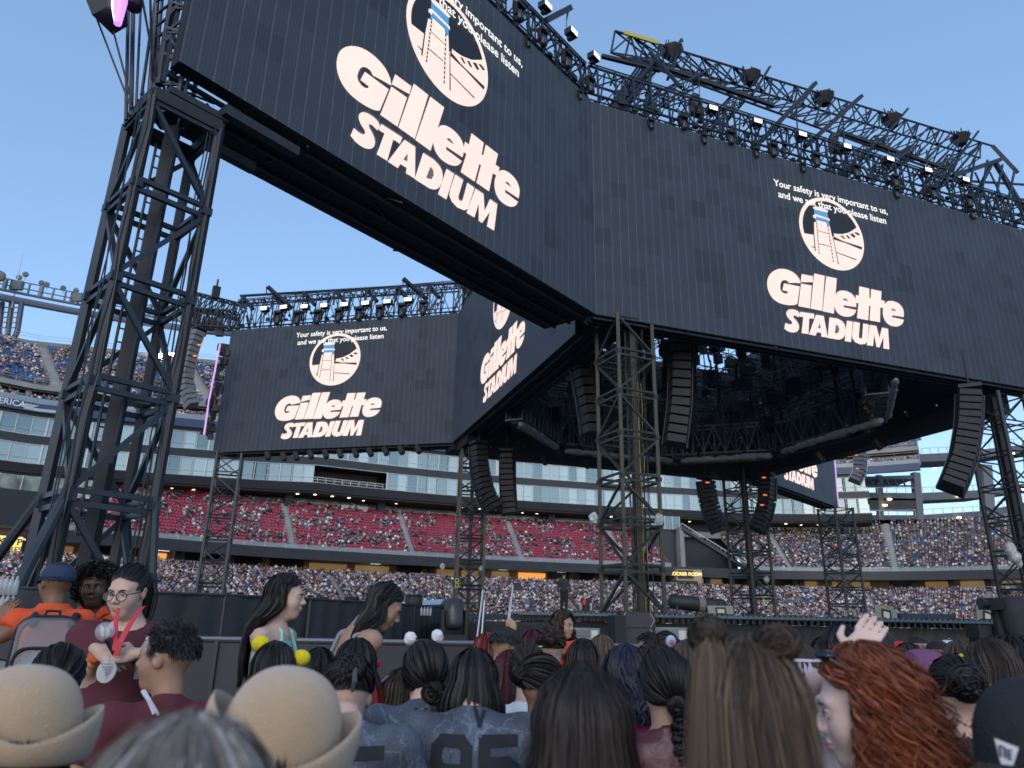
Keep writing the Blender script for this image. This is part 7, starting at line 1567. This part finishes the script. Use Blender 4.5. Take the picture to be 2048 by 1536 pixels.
bo = empty('water_bottle', at_d(291, 1300, 3.2), 'clear water bottle under the arm of the woman with glasses', 'bottle'); q = at_d(291, 1310, 3.22); mb = MB(); mb.lathe([(.030, -.10), (.032, -.02), (.030, .03), (.013, .065)], q, (.05, 0, 1), 12); mb.build('body', mat('clear_plastic', (.6, .65, .68), .15), bo, smooth=True); mb = MB(); mb.lathe([(.014, .066), (.014, .082)], q, (.05, 0, 1), 10); mb.build('bottle_cap', M_WHITE, bo)
wb = MB(); a_, b_ = Vector(W_(176, 1360, 3.3)), Vector(W_(196, 1300, 3.16)); d_ = (b_-a_).normalized(); wb.lathe([(.032, -.012), (.034, 0), (.032, .012)], a_.lerp(b_, .80), d_, 14); wb.build('orange_wristband', mat('wristband_orange', (.75, .12, .03), .5), p['root']); wb = MB(); wb.lathe([(.036, -.004), (.037, 0), (.036, .004)], a_.lerp(b_, .62), d_, 14); wb.build('bracelet', mat('gold', (.55, .38, .14), .3, .8), p['root'])
a_, b_ = Vector(W_(318, 1362, 3.3)), Vector(W_(270, 1308, 3.14)); d_ = (b_-a_).normalized(); wb = MB(); wb.lathe([(.032, -.014), (.033, 0), (.032, .014)], a_.lerp(b_, .86), d_, 12); wb.lathe([(.020, 0), (.021, .012), (.0, .012)], a_.lerp(b_, .86)+Vector((0, -.03, .012)), (0, -1, .4), 12); wb.build('watch', M_PLAST, p['root'])

# --- the two women by the fence
p = person('woman in pale aqua halter top with long black hair, profile to the right', 572, 1196, 4.1, -100, (.32, .58, .56), 'light', 'stand', pitch=3, face=True, hres=.0045, body_yaw=-118, sleeves=False, lean=2, w=.92, fat=.88, cuts=[((0, -.02, -.05), (0, -.55, .83))], arms={1: (W_(513, 1325, 4.05), W_(486, 1420, 4.0))}, trousers=(.02, .02, .03), foldamp=.012, bres=.013)
hair(p, 'long', 'black', 1600, .0045, .46, seed=5, vol=.12, wave=.010, wl=.25, back=.09, sc=1.02, facew=1.75)
mb = MB(); B_, NBp = p['B'], p['NB']; mb.tube([Vector(NBp+B_(v)) for v in ((-.085, .095, -.15), (-.055, .07, -.04), (-.035, -.03, .035), (.035, -.03, .035), (.055, .07, -.04), (.085, .095, -.15))], .011, 6); mb.build('halter_strap', p['shirt'].data.materials[0], p['root'])
mb = MB(); mb.tube([Vector(NBp+B_(v)) for v in ((-.05, .03, .0), (-.02, .085, -.06), (0, .095, -.08), (.02, .085, -.06), (.05, .03, .0))], .0018, 4); mb.build('necklace', mat('gold', (.55, .38, .14), .3, .8), p['root'])
p = person('woman in grey tank top with long black hair looking down', 768, 1214, 4.0, -90, (.20, .25, .31), 'tan', 'stand', pitch=32, face=True, hres=.0045, body_yaw=-58, sleeves=False, lean=22, w=.9, fat=.86, cuts=[((0, -.03, -.085), (0, -.45, .89))], arms={1: (W_(735, 1345, 3.85), W_(768, 1385, 3.7))}, foldamp=.012, bres=.013)
hair(p, 'long', 'black', 1500, .0045, .36, seed=6, vol=.08, wave=.006, wl=.3, back=.06, sc=1.0, facew=1.55)
for s_ in (-1, 1): mb = MB(); mb.tube([Vector(p['sp'](t)+p['B']((s_*.085, y, 0))) for t, y in ((.34, .085), (.12, .085), (-.02, .0), (.1, -.085), (.34, -.09))], .010, 6); mb.build('tank_strap', p['shirt'].data.materials[0], p['root'])

# --- seated audience, left to right
CHAIRS = []
def seat(p, label): CHAIRS.append((float(p['PV'][0]), float(p['PV'][1])+.0, label))
p = person('seated person with black braids gathered low and a mauve t-shirt', 113, 1362, 2.70, -6, (.22, .045, .10), 'dark', hres=.007); 
hair(p, 'bun', 'black', 500, .009, gather=(0, -.105, -.02), r=.05, wave=.002, seed=8); seat(p, 'folding chair under the person with braids')
p = person('seated man with short black hair and maroon t-shirt looking left', 333, 1318, 2.70, 62, (.10, .018, .026), 'tan', hres=.005, face=True, body_yaw=8, w=1.12); hair(p, 'short', 'black', 4200, .0032, ln=.024, vol=.02, seed=9); seat(p, 'folding chair under the man in maroon t-shirt')
mb = MB(); mb.tube([Vector(q) for q in (W_(285, 1382, 2.55), W_(297, 1400, 2.52), W_(309, 1428, 2.50))], .007, 6); mb.tube([Vector(q) for q in (W_(289, 1381, 2.55), W_(301, 1402, 2.51), W_(317, 1430, 2.50))], .005, 6); mb.build('braided_cord', mat('cord_white', (.5, .5, .58), .7), p['root'])
FELT = None
def felt():
    global FELT
    if FELT: return FELT
    FELT = mat('tan_felt', (.47, .315, .185), .95, var=.06, scale=30, bump=.5, bscale=260); b = FELT.node_tree.nodes['Principled BSDF']; b.inputs['Sheen Weight'].default_value = .5; b.inputs['Sheen Roughness'].default_value = .6; return FELT
def bowler(p, tilt=(0, 0, 0), s=1.):
    R_ = p['R'] @ rotx(tilt[0]) @ roty(tilt[1]); c0 = p['HC']+p['R'] @ np.array([0, -.01, .035]); prof = []; na = 56
    for t in np.linspace(0, 1, 13): th = t*math.pi/2; prof.append(('c', math.sin(th)**.82*.100, .008+math.cos(th)**.86*.125))
    prof += [('c', .1005, -.004), ('b', .106, -.014, 0.), ('b', .118, -.019, .06), ('b', .130, -.014, .25), ('b', .137, .002, .55), ('b', .139, .018, .85), ('b', .137, .026, 1.), ('b', .134, .026, 1.), ('b', .133, .014, .8), ('b', .127, -.004, .45), ('b', .116, -.012, .12), ('b', .104, -.010, 0.), ('c', .099, 0)]
    V = []
    for q in prof:
        for j in range(na):
            a = 2*math.pi*j/na; sd_ = abs(math.sin(a))**1.5; r = q[1]; z = q[2]
            if q[0] == 'b': z = q[2]+q[3]*(.050*sd_-.012*(1-sd_)); r = q[1]-q[3]*.012*sd_
            V.append(c0+R_ @ np.array([r*math.sin(a)*.98, r*math.cos(a)*1.08, z])*s)
    m_ = len(prof); F = [(i*na+j, (i+1)*na+j, (i+1)*na+(j+1) % na, i*na+(j+1) % na) for i in range(m_-1) for j in range(na)]; o = link('felt_hat', mesh_np('felt_hat', V, F, felt(), smooth=True), p['root']); return o
p = person('person under a tan felt hat at the far left', 14, 1535, 1.28, 4, (.02, .02, .022), 'light', hres=.008); hair(p, 'long', 'black', 500, .006, .15, seed=10, thmin=1.3); bowler(p, (-.05, .12, 0), 1.04)
p = person('person under the tan felt bowler hat left of the middle', 548, 1548, 1.24, 0, (.018, .018, .02), 'light', hres=.008); hair(p, 'long', 'darkbrown', 700, .006, .12, seed=11, thmin=1.3); bowler(p, (.10, .16, 0), 1.06)
p = person('person with greying brown hair very close between the two hats', 338, 1772, .64, 0, (.10, .10, .12), 'light', hres=.010); hair(p, 'long', (.17, .145, .125), 2600, .0035, .2, seed=12, vol=.16, frizz=.012, streak=(.34, .32, .31), wave=.004, wl=.2)
p = person('seated person with black hair and two yellow pompoms on a headband', 545, 1352, 2.95, 0, (.02, .02, .03), 'light', hres=.008); hair(p, 'long', 'black', 1300, .005, .3, seed=13, part=0)
M_YEL = mat('yellow_plush', (.75, .62, .02), .95, bump=.6, bscale=90)
for v, r in (((-.062, .02, .125), .034), ((.105, -.01, .070), .036)): mb = MB(); mb.ball(hl(p, v), r, 14, sc=(1.15, 1, .95), noise=.02); mb.build('pompom', M_YEL, p['root'], smooth=True)
p = person('seated person whose black hair turns red at the ends', 710, 1342, 3.1, 0, (.05, .06, .08), 'light', hres=.008, shirtmat=M_JER); hair(p, 'long', 'black', 1700, .005, .24, tip=(.26, .015, .022), seed=14, tipstart=.38, splay=1.6, back=0)
mb = MB(); mb.ball(hl(p, (.088, .0, .03)), .02, 8, noise=.15); mb.build('red_flower_clip', mat('red_flower', (.55, .01, .015), .7), p['root'])
p = person('seated person in acid grey number 95 jersey with hair in a black claw clip', 693, 1398, 2.45, 0, (.05, .06, .08), 'light', hres=.007, shirtmat=M_JER, w=1.1, sleeve=.75, bres=.014, fat=1.05, lean=26, nb=(-.085, -.095), pitch=14)
hair(p, 'bun', 'black', 1500, .0045, gather=(.01, -.09, .07), r=.042, seed=15); CH_ = p
mb = MB(); mb.tube([hl(p, v) for v in ((.012, -.125, .10), (.02, -.150, .07), (.022, -.150, .03), (.016, -.14, .0))], [.006, .009, .009, .005], 6); mb.build('claw_clip', mat('clip_dark', (.06, .055, .065), .3), p['root'])
on_shirt(p, glyphs('V'), p['sp'](-.02), .058, M_JNUM, 'jersey_letter', th=.014); on_shirt(p, glyphs('95', .62, .36), p['sp'](.27), .165, M_JNUM, 'jersey_number', th=.040); seat(p, 'folding chair under the left number 95 jersey')
p = person('seated person with lilac bow on dark brown hair', 802, 1402, 3.1, 0, (.02, .02, .025), 'light', hres=.008); hair(p, 'long', 'darkbrown', 1100, .005, .3, seed=16)
mb = MB(); 
for a_, b_ in (((-.10, -.06, -.03), (-.105, -.05, .06)), ((-.10, -.06, -.03), (-.06, -.09, -.12)), ((-.105, -.05, .06), (-.06, -.06, .105))):
    mb.bar(hl(p, a_), hl(p, b_), .035, .012, n=6, w2=.02)
mb.build('lilac_bow', mat('lilac_satin', (.42, .34, .55), .4), p['root'])
p = person('seated person with white fluffy pompoms and a low black bun in grey jersey', 848, 1350, 2.95, 3, (.05, .06, .08), 'light', hres=.007, shirtmat=M_JER, sleeve=.75, lean=22, nb=(-.08, -.11), w=1.05); hair(p, 'bun', 'black', 1500, .0045, gather=(.03, -.10, -.045), r=.048, seed=17)
mb = MB(); mb.tube([hl(p, (math.sin(a)*.094, .02, .03+math.cos(a)*.106)) for a in np.linspace(-1.3, 1.3, 12)], .006, 6); mb.build('headband', M_PLAST, p['root'])
for a_ in (-.60, .42): mb = MB(); mb.ball(hl(p, (math.sin(a_)*.115, .02, .035+math.cos(a_)*.128)), .026, 12, noise=.14); mb.build('white_pompom', mat('white_plush', (.72, .70, .74), .95), p['root'])
mb = MB(); mb.ball(hl(p, (.115, -.08, -.035)), .026, 8, noise=.3); mb.build('red_bow', mat('red_flower', (.55, .01, .015), .7), p['root']); on_shirt(p, glyphs('LUCKY', .5, .25), p['sp'](.04)+p['sx']*.06, .05, M_JNUM, 'jersey_name', th=.012); seat(p, 'folding chair under the person with white pompoms')
p = person('seated person with straight black bob in acid grey number 95 jersey, right one', 946, 1376, 2.70, 0, (.05, .06, .08), 'light', hres=.007, shirtmat=M_JER, w=1.14, sleeve=.75, bres=.014, fat=1.05, lean=26, nb=(-.085, -.095), pitch=10)
hair(p, 'long', 'black', 2200, .0045, .135, seed=18, vol=.16, splay=1.3, ends=.08, shoulder=False); on_shirt(p, glyphs('V'), p['sp'](-.01)+p['sx']*.03, .058, M_JNUM, 'jersey_letter', th=.014); on_shirt(p, glyphs('95', .62, .36), p['sp'](.28)+p['sx']*.02, .165, M_JNUM, 'jersey_number', th=.040); seat(p, 'folding chair under the right number 95 jersey')
p = person('person with bright red dyed hair far behind the black bob', 972, 1306, 5.0, 0, (.02, .03, .03), 'light', hres=.009); hair(p, 'long', (.20, .03, .03), 700, .007, .25, seed=19)
p = person('person in black cap with two tan bear ears turned to the right', 1014, 1302, 4.0, -38, (.02, .02, .02), 'tan', hres=.006, face=True, pitch=18); hair(p, 'short', 'black', 600, thmin=1.2); cap(p, (.012, .013, .015), mname='black_cap')
for v in ((-.005, -.02, .145), (.03, -.03, .125)): mb = MB(); mb.ball(hl(p, v), .024, 8, sc=(1, .8, 1.5)); mb.build('bear_ear', mat('tan_plush', (.42, .25, .15), .95), p['root'], smooth=True)
p = person('seated person in white shirt with white framed sunglasses on brown hair', 1058, 1345, 3.45, -18, (.62, .64, .68), 'light', hres=.006, w=.95); hair(p, 'bun', 'darkbrown', 1100, .0045, gather=(.02, -.10, .03), r=.03, seed=20)
mb = MB(); mb.tube([hl(p, v) for v in ((-.088, -.02, -.02), (-.092, .02, .06), (-.07, .05, .112), (.05, .05, .118))], .004, 6); mb.build('sunglasses_arm', mat('cream_frame', (.62, .55, .48), .3), p['root'])
p = person('person with maroon claw clip and black and white patterned shirt', 1102, 1300, 4.3, 0, (.05, .05, .05), 'light', hres=.008, shirtmat=None); hair(p, 'bun', 'darkbrown', 900, .005, gather=(0, -.09, .06), r=.04, seed=21)
def patt():
    m = mat('bw_pattern', (.5, .5, .5), .8); t = m.node_tree; N = t.nodes.new; L = t.links.new; tc = N('ShaderNodeTexCoord'); n = N('ShaderNodeTexNoise'); n.inputs['Scale'].default_value = 14; n.inputs['Distortion'].default_value = 2.5; L(tc.outputs['Object'], n.inputs[0]); r = N('ShaderNodeValToRGB'); r.color_ramp.interpolation = 'CONSTANT'; r.color_ramp.elements[0].color = (.012, .012, .014, 1); r.color_ramp.elements[1].position = .56; r.color_ramp.elements[1].color = (.6, .6, .62, 1); L(n.outputs[0], r.inputs[0]); L(r.outputs[0], t.nodes['Principled BSDF'].inputs['Base Color']); return m
p['shirt'].data.materials[0] = patt(); mb = MB(); mb.tube([hl(p, v) for v in ((.0, -.12, .11), (0, -.14, .07), (0, -.13, .03))], .009, 6); mb.build('maroon_clip', mat('maroon_plastic', (.12, .01, .03), .3), p['root'])
p = person('person with dark maroon hair beside the maroon claw clip', 1066, 1303, 4.6, 0, (.05, .01, .02), 'light', hres=.009); hair(p, 'long', 'maroon', 800, .006, .2, seed=22)
p = person('seated person with black bun and bare shoulder glancing right', 1090, 1382, 2.85, -48, (.012, .012, .014), 'tan', hres=.006, body_yaw=-5, sleeves=False, cuts=[((0, 0, -.15), (0, 0, 1))], w=.95); hair(p, 'bun', 'black', 1500, .0045, gather=(-.02, -.09, .06), r=.04, seed=23, frizz=.006)
p = person('person with black and coral ombre hair', 1166, 1330, 3.9, 0, (.08, .02, .03), 'light', hres=.009); hair(p, 'long', 'black', 1100, .005, .2, tip=(.35, .06, .06), seed=24, tipstart=.25)
p = person('person with straight light brown hair behind the ombre hair', 1204, 1314, 4.6, 0, (.02, .02, .02), 'light', hres=.009); hair(p, 'long', 'ltbrown', 900, .006, .3, seed=25)
p = person('seated person with wavy navy black hair and magenta shawl', 1252, 1358, 3.3, 0, (.24, .012, .07), 'tan', hres=.008, sleeve=1.); hair(p, 'long', 'navy', 1500, .006, .20, seed=26, vol=.28, wave=.016, wl=.10, splay=1.5)
p = person('person in bright yellow shirt bending forward to the right', 1300, 1302, 5.4, -70, (.62, .60, .08), 'tan', hres=.009, pitch=35, lean=42, body_yaw=-70); hair(p, 'short', 'black', 700, .005)
p = person('person in sleeveless dark red top holding up a small camera', 1328, 1300, 5.4, 62, (.14, .012, .02), 'tan', hres=.009, body_yaw=40, sleeves=False); hair(p, 'pony', 'darkbrown', 800, .005, .25, seed=28)
p = person('steward in orange top with long curly dark hair leaning on the barrier', 1128, 1252, 6.9, -128, ORANGE, 'tan', 'stand', hres=.006, face=True, body_yaw=-95, pitch=4, sleeve=.9, arms={1: (W_(1160, 1290, 6.5), W_(1190, 1288, 6.6)), 0: (W_(1130, 1310, 7.1), W_(1150, 1300, 6.9))}); hair(p, 'long', 'darkbrown', 900, .008, .34, seed=29, k=34, vol=.30, curl=.014, wl=.09, frizz=.01)
p = person('seated person with long straight black hair in the centre', 1166, 1488, 1.33, 2, (.015, .014, .016), 'light', hres=.010); hair(p, 'long', (.020, .014, .013), 5500, .0027, .50, seed=30, vol=.15, wave=.003, wl=.3, frizz=.004, jit=.4, back=.02); seat(p, 'folding chair under the person with long straight black hair')
p = person('seated person with a black braid and dark red leather jacket', 1328, 1376, 2.55, 8, (.075, .014, .018), 'tan', hres=.007, sleeve=1., shirtmat=mat('red_leather', (.075, .014, .018), .38, bump=.35, bscale=18, var=.2, scale=6)); hair(p, 'bun', 'black', 1500, .0045, gather=(.02, -.10, -.035), r=.03, seed=31)
pr = []
for i in range(9): pr.append(blob_hair(p['R'], p['HC'], (.025+.008*(i % 2), -.118+.002*i, -.07-.020*i), (.022, .02, .017), 46, HR['black'], 100+i, .004))
put_hair(p, pr, 'braid'); seat(p, 'folding chair under the red leather jacket')
p = person('person with ash brown hair and pale blue toy ears', 1378, 1332, 3.9, 0, (.5, .55, .55), 'light', hres=.009); hair(p, 'long', (.075, .055, .042), 1200, .0055, .35, seed=32)
for s_ in (-1, 1): mb = MB(); mb.ball(hl(p, (s_*.08-.01, 0, .125)), .030, 10, sc=(1, .6, 1.1)); mb.build('toy_ear', mat('blue_plush', (.32, .45, .62), .95), p['root'], smooth=True); mb = MB(); mb.ball(hl(p, (s_*.08-.006, -.012, .12)), .016, 8, sc=(1, .8, 1)); mb.build('ear_patch', mat('pink_plush', (.5, .1, .16), .95), p['root'])
p = person('seated person with long brown hair and two top knots', 1507, 1458, 1.16, -3, (.62, .42, .38), 'pale', hres=.010, sleeves=False, w=.95); HB = p
hair(p, 'long', (.052, .035, .026), 6500, .0022, .62, tip=(.15, .098, .058), seed=33, vol=.15, wave=.006, wl=.35, frizz=.006, streak=(.15, .098, .055), jit=.35, tipstart=.5, back=.01)
put_hair(p, [blob_hair(p['R'], p['HC'], (-.058, -.040, .142), (.032, .030, .030), 420, (.040, .026, .019), 7, .0022, 12), blob_hair(p['R'], p['HC'], (.050, -.035, .134), (.034, .030, .028), 420, (.040, .026, .019), 8, .0022, 12)], 'top_knots')
r_ = np.random.default_rng(3); t = np.linspace(0, 1, 14)[None, :, None]; n = 420; st_ = np.array([-.052, -.085, .115]); P_ = st_+np.array([0, -1, 0])*(.035*np.sin(t*2))+np.array([0, 0, -1])*(.36*t**1.2)+r_.normal(size=(n, 1, 3))*np.array([.010, .005, .01])*(1+1.2*t); C_ = np.array((.085, .055, .036))*(1+.35*r_.normal(size=(n, 1, 1))).clip(.4, 2)*np.ones((n, 14, 1))
v_, f_, c_ = ribbons(P_ @ p['R'].T+p['HC'], np.tile(np.array([0, -1., .1]) @ p['R'].T, (n, 14, 1)), np.full((n, 14), .0024), C_); link('loose_tail', mesh_np('loose_tail', v_, f_, hair_mat(), vcol=c_.clip(0, 1)), p['root'])
p = person('person wearing a dark red paisley bandana', 1582, 1318, 4.0, 0, (.5, .5, .5), 'light', hres=.009); hair(p, 'long', 'darkbrown', 600, .006, .15, seed=34, thmin=1.3)
def paisley(n, a, b, s):
    m = mat(n, a, .8); t = m.node_tree; N = t.nodes.new; L = t.links.new; tc = N('ShaderNodeTexCoord'); v = N('ShaderNodeTexVoronoi'); v.feature = 'DISTANCE_TO_EDGE'; v.inputs['Scale'].default_value = s; L(tc.outputs['Object'], v.inputs['Vector']); r = N('ShaderNodeValToRGB'); r.color_ramp.interpolation = 'CONSTANT'; r.color_ramp.elements[0].color = (*b, 1); r.color_ramp.elements[1].position = .08; r.color_ramp.elements[1].color = (*a, 1); L(v.outputs['Distance'], r.inputs[0]); L(r.outputs[0], t.nodes['Principled BSDF'].inputs['Base Color']); return m
c_ = cap(p, (.25, .01, .04), brim=False, sc=1.12, z0=.0); c_.data.materials[0] = paisley('paisley_red', (.22, .008, .03), (.6, .5, .5), 45); c_.name = 'bandana'
p = person('person in pink white striped cap raising one hand over the red curls', 1606, 1352, 2.9, -20, (.55, .45, .50), 'pale', hres=.008, arms={1: (W_(1600, 1385, 2.3), W_(1706, 1318, 2.05), (V3(.55, .1, .65), V3(-.3, -.8, .3)), .35)}, sleeve=.4); hair(p, 'long', 'brown', 700, .005, .2, seed=35, thmin=1.3); c_ = cap(p, (.5, .42, .5), brim=False, sc=1.10, z0=.0, mname='striped_cap')
RH = person('woman with a mass of curly copper red hair in profile to the left', 1734, 1424, 1.55, 94, (.03, .03, .035), 'pale', hres=.0034, face=True, pitch=8, body_yaw=70, w=.95, browc=(.12, .04, .02)); p = RH
hair(p, 'long', (.125, .028, .012), 1700, .0040, .34, tip=(.21, .055, .020), seed=36, k=44, facew=1.32, vol=.14, curl=.016, wl=.075, frizz=.014, splay=.9, jit=.32, back=.0, streak=(.30, .10, .04), ends=.3)
r_ = hair_strands(p['R'], p['HC'], 'l', 500, 44, .30, (.17, .042, .016), (.27, .08, .028), 38, .0026, facew=1.7, vol=.20, curl=.018, wl=.080, frizz=.024, splay=1.6, jit=.35, ends=.45); put_hair(p, [r_], 'loose_curls')
sg = MB(); 
for s_ in (-1, 1): sg.ball(hl(p, (s_*.034-.0, .052, .122)), .028, 10, sc=(1.0, 1.0, .42))
sg.build('sunglasses_lens', mat('dark_lens', (.01, .01, .012), .08), p['root'], smooth=True); mb = MB(); mb.tube([hl(p, v) for v in ((-.065, .05, .115), (-.09, -.02, .06))], .005, 6); mb.tube([hl(p, v) for v in ((.065, .05, .115), (.09, -.02, .06))], .005, 6); mb.tube([hl(p, v) for v in ((-.02, .058, .127), (.02, .058, .127))], .004, 6); mb.build_each('sunglasses_frame', mat('tortoise', (.06, .03, .015), .25), p['root'])
seat(p, 'folding chair under the woman with red curls')
for (lab, x, y, D_, hc, cp, kind) in (('person in black cap behind the raised hand', 1745, 1298, 3.7, 'black', (.015, .017, .02), 'cap'), ('person with frizzy black hair left of the raised hand', 1690, 1305, 3.9, 'black', None, 'wave'), ('person in bright red cap near the barrier', 1796, 1316, 5.2, 'darkbrown', (.45, .02, .03), 'cap'), ('person in flowered tan bandana near the barrier', 1843, 1308, 5.2, 'darkbrown', (.35, .22, .15), 'band'),
        ('person in rust orange bandana behind the purple cap', 1880, 1324, 4.4, 'darkbrown', (.34, .10, .05), 'band'), ('person with dark grey hair left of the purple cap', 1822, 1340, 3.8, 'darkbrown', None, 'long'), ('person with dull brown hair right of the purple cap', 1925, 1330, 4.2, (.06, .045, .035), None, 'long'), ('person in white cap far behind the purple cap', 1905, 1312, 5.6, 'brown', (.55, .55, .5), 'cap'),
        ('person with thick black hair at the right edge', 2035, 1338, 3.3, 'black', None, 'wave'), ('person with black hair below the small barrier gap at the middle', 1412, 1316, 4.6, 'black', None, 'long'), ('person with dark hair behind the white shirt', 1020, 1352, 3.9, 'maroon', None, 'long'), ('person with black hair between yellow pompoms and red tips', 636, 1352, 3.6, 'black', None, 'long'),
        ('person with brown hair half hidden behind the knots', 1548, 1312, 4.4, 'brown', None, 'long'), ('person with black hair seated left of the barrier sticker', 1652, 1318, 4.6, 'black', None, 'long'), ('person in dark top between lilac bow and black bob', 893, 1402, 3.5, 'darkbrown', None, 'bun'), ('person with dark brown hair right of the magenta shawl', 1302, 1336, 4.1, 'darkbrown', None, 'bun'), ('person with black hair far right below the stacked cases', 1998, 1312, 5.0, 'black', None, 'long')):
    r0_ = random.Random(int(x)); p = person(lab, x, y, D_, r0_.uniform(-20, 20), r0_.choice(((.02, .02, .025), (.10, .02, .03), (.12, .13, .16), (.05, .03, .08), (.25, .24, .24))), r0_.choice(('light', 'tan')), hres=.010)
    if kind == 'bun': hair(p, 'bun', hc, 800, .006, seed=int(x))
    else: hair(p, 'long', hc, 900, .006, .14 if kind in ('cap', 'band') else r0_.uniform(.2, .35), seed=int(x), vol=.28 if kind == 'wave' else .10, wave=.014 if kind == 'wave' else .002, wl=.1, thmin=1.3 if kind in ('cap', 'band') else 0)
    if kind == 'cap': cap(p, cp, sc=1.12)
    if kind == 'band': c_ = cap(p, cp, brim=False, sc=1.12, z0=.0); c_.data.materials[0] = paisley('paisley_%d' % x, cp, (.12, .03, .02), 40); c_.name = 'bandana.001'
p = person('seated person in faded purple baseball cap seen from behind', 1856, 1372, 2.75, -14, (.012, .012, .014), 'light', hres=.007, pitch=-4); hair(p, 'long', 'black', 1100, .005, .30, seed=42, thmin=1.35); c_ = cap(p, (.17, .06, .14), sc=1.14, mname='purple_cap', tall=1.1)
mb = MB(); mb.ball(hl(p, (0, -.100, .030)), .036, 12, sc=(1.15, .32, .75)); mb.build('cap_opening', mat('opening_dark', (.012, .01, .012), .9), c_)
p = person('seated person with tousled black bun and yellow patterned headscarf', 1915, 1398, 2.45, 10, (.014, .014, .016), 'light', hres=.008); hair(p, 'bun', 'black', 1400, .005, gather=(.01, -.09, .05), r=.055, seed=43, frizz=.01)
mb = MB(); mb.bar(hl(p, (.07, -.05, .02)), hl(p, (.115, -.06, -.10)), .075, .02, n=6, w2=.05); mb.bar(hl(p, (.08, -.06, .05)), hl(p, (.16, -.05, -.02)), .05, .02, n=6, w2=.07); mb.build('yellow_scarf', paisley('yellow_scarf', (.45, .36, .04), (.02, .02, .02), 60), p['root'])
p = person('seated woman with long brown hair in profile to the left and denim top', 1985, 1345, 3.1, 78, (.10, .13, .18), 'light', hres=.005, face=True, pitch=14, body_yaw=55); hair(p, 'long', 'darkbrown', 1500, .0045, .30, tip=(.07, .045, .03), seed=44, vol=.12, wave=.006, wl=.2)
mb = MB(); mb.ball(hl(p, (-.03, .085, .085)), .012, 8); mb.build('yellow_bead', M_YEL, p['root'])
p = person('person in black baseball cap with small white logo at the right corner', 2104, 1506, 1.28, -30, (.02, .02, .022), 'tan', hres=.008); hair(p, 'short', 'black', 700, thmin=1.25); c_ = cap(p, (.012, .014, .018), sc=1.22, mname='near_black_cap', tall=1.25, z0=-.01)
lg = [(-.020, .016), (.022, .004), (.012, -.018), (-.008, -.016), (-.011, -.010)]; R2 = p['R']
def flagpt(u, v, o): b = hl(p, (-.090, -.062, .010)); n = Vector(R2 @ np.array([-.72, -.69, 0])); t = Vector(R2 @ np.array([.69, -.72, 0])); return at_d(2012+u*1500*.68, 1502-v*1350, 1.155-o)
mb = MB(); mb.add([flagpt(u*1.15, v*1.2, 0) for u, v in lg], [tuple(range(5))]); mb.build('logo_flag', mat('logo_white', (.7, .72, .75), .6), c_)
mb = MB(); 
for a_, b_ in (((-.013, .008), (-.010, -.008)), ((-.013, .008), (-.003, .005)), ((-.003, .005), (-.001, -.010)), ((.004, .002), (.006, -.012)), ((.004, .002), (.012, .0)), ((.005, -.005), (.012, -.006)), ((.006, -.012), (.012, -.012))): mb.bar(flagpt(*a_, .002), flagpt(*b_, .002), .0024)
mb.build('logo_monogram', mat('logo_navy', (.03, .05, .14), .6), c_)
# --- people on the stage
p = person('man in black standing on the stage seen from behind', 1128, 1151, 31.5, -12, (.022, .022, .026), 'tan', 'deck', hres=.012, bres=.03, sleeve=1., trousers=(.012, .012, .015)); hair(p, 'short', 'black', 500, .012, vol=.15)
p['root'].location.z = 0
p = person('young man crouching on the stage in black shirt with red print', 1171, 1189, 30.5, 160, (.02, .02, .022), 'light', 'sit', hres=.009, bres=.03, pitch=-8) if False else person('young man crouching on the stage in black shirt with red print', 1171, 1189, 30.5, 150, (.02, .02, .022), 'light', 'deck', hres=.010, bres=.03, face=False); hair(p, 'short', 'black', 700, .012, vol=.3)
mb = MB(); mb.ball(Vector(p['sp'](.35)+p['B']((0, .11, 0))), .12, 8, sc=(1, .35, 1), noise=.1); mb.build('red_print', mat('print_red', (.5, .03, .03), .8), p['root'])
p = person('camera operator in black behind the broadcast camera at right', 2016, 1190, 20.6, -20, (.014, .015, .017), 'tan', 'deck', hres=.010, bres=.028, sleeve=1.); hair(p, 'short', 'black', 500, .010)
# --- folding chairs
for x, y, lab in CHAIRS: chair(x, y, 0, lab)
q = at_d(833, 1500, 2.45); chair(q.x, q.y+.22, -8, 'empty looking beige folding chair back between the two number 95 jerseys')
q = at_d(130, 1495, 1.9); chair(q.x, q.y+.2, 4, 'beige folding chair at the lower left between the tan hats')
q = at_d(470, 1532, 1.5); chair(1.35, 1.45, 0, 'folding chair at the bottom beside the long brown hair')
hc_ = None
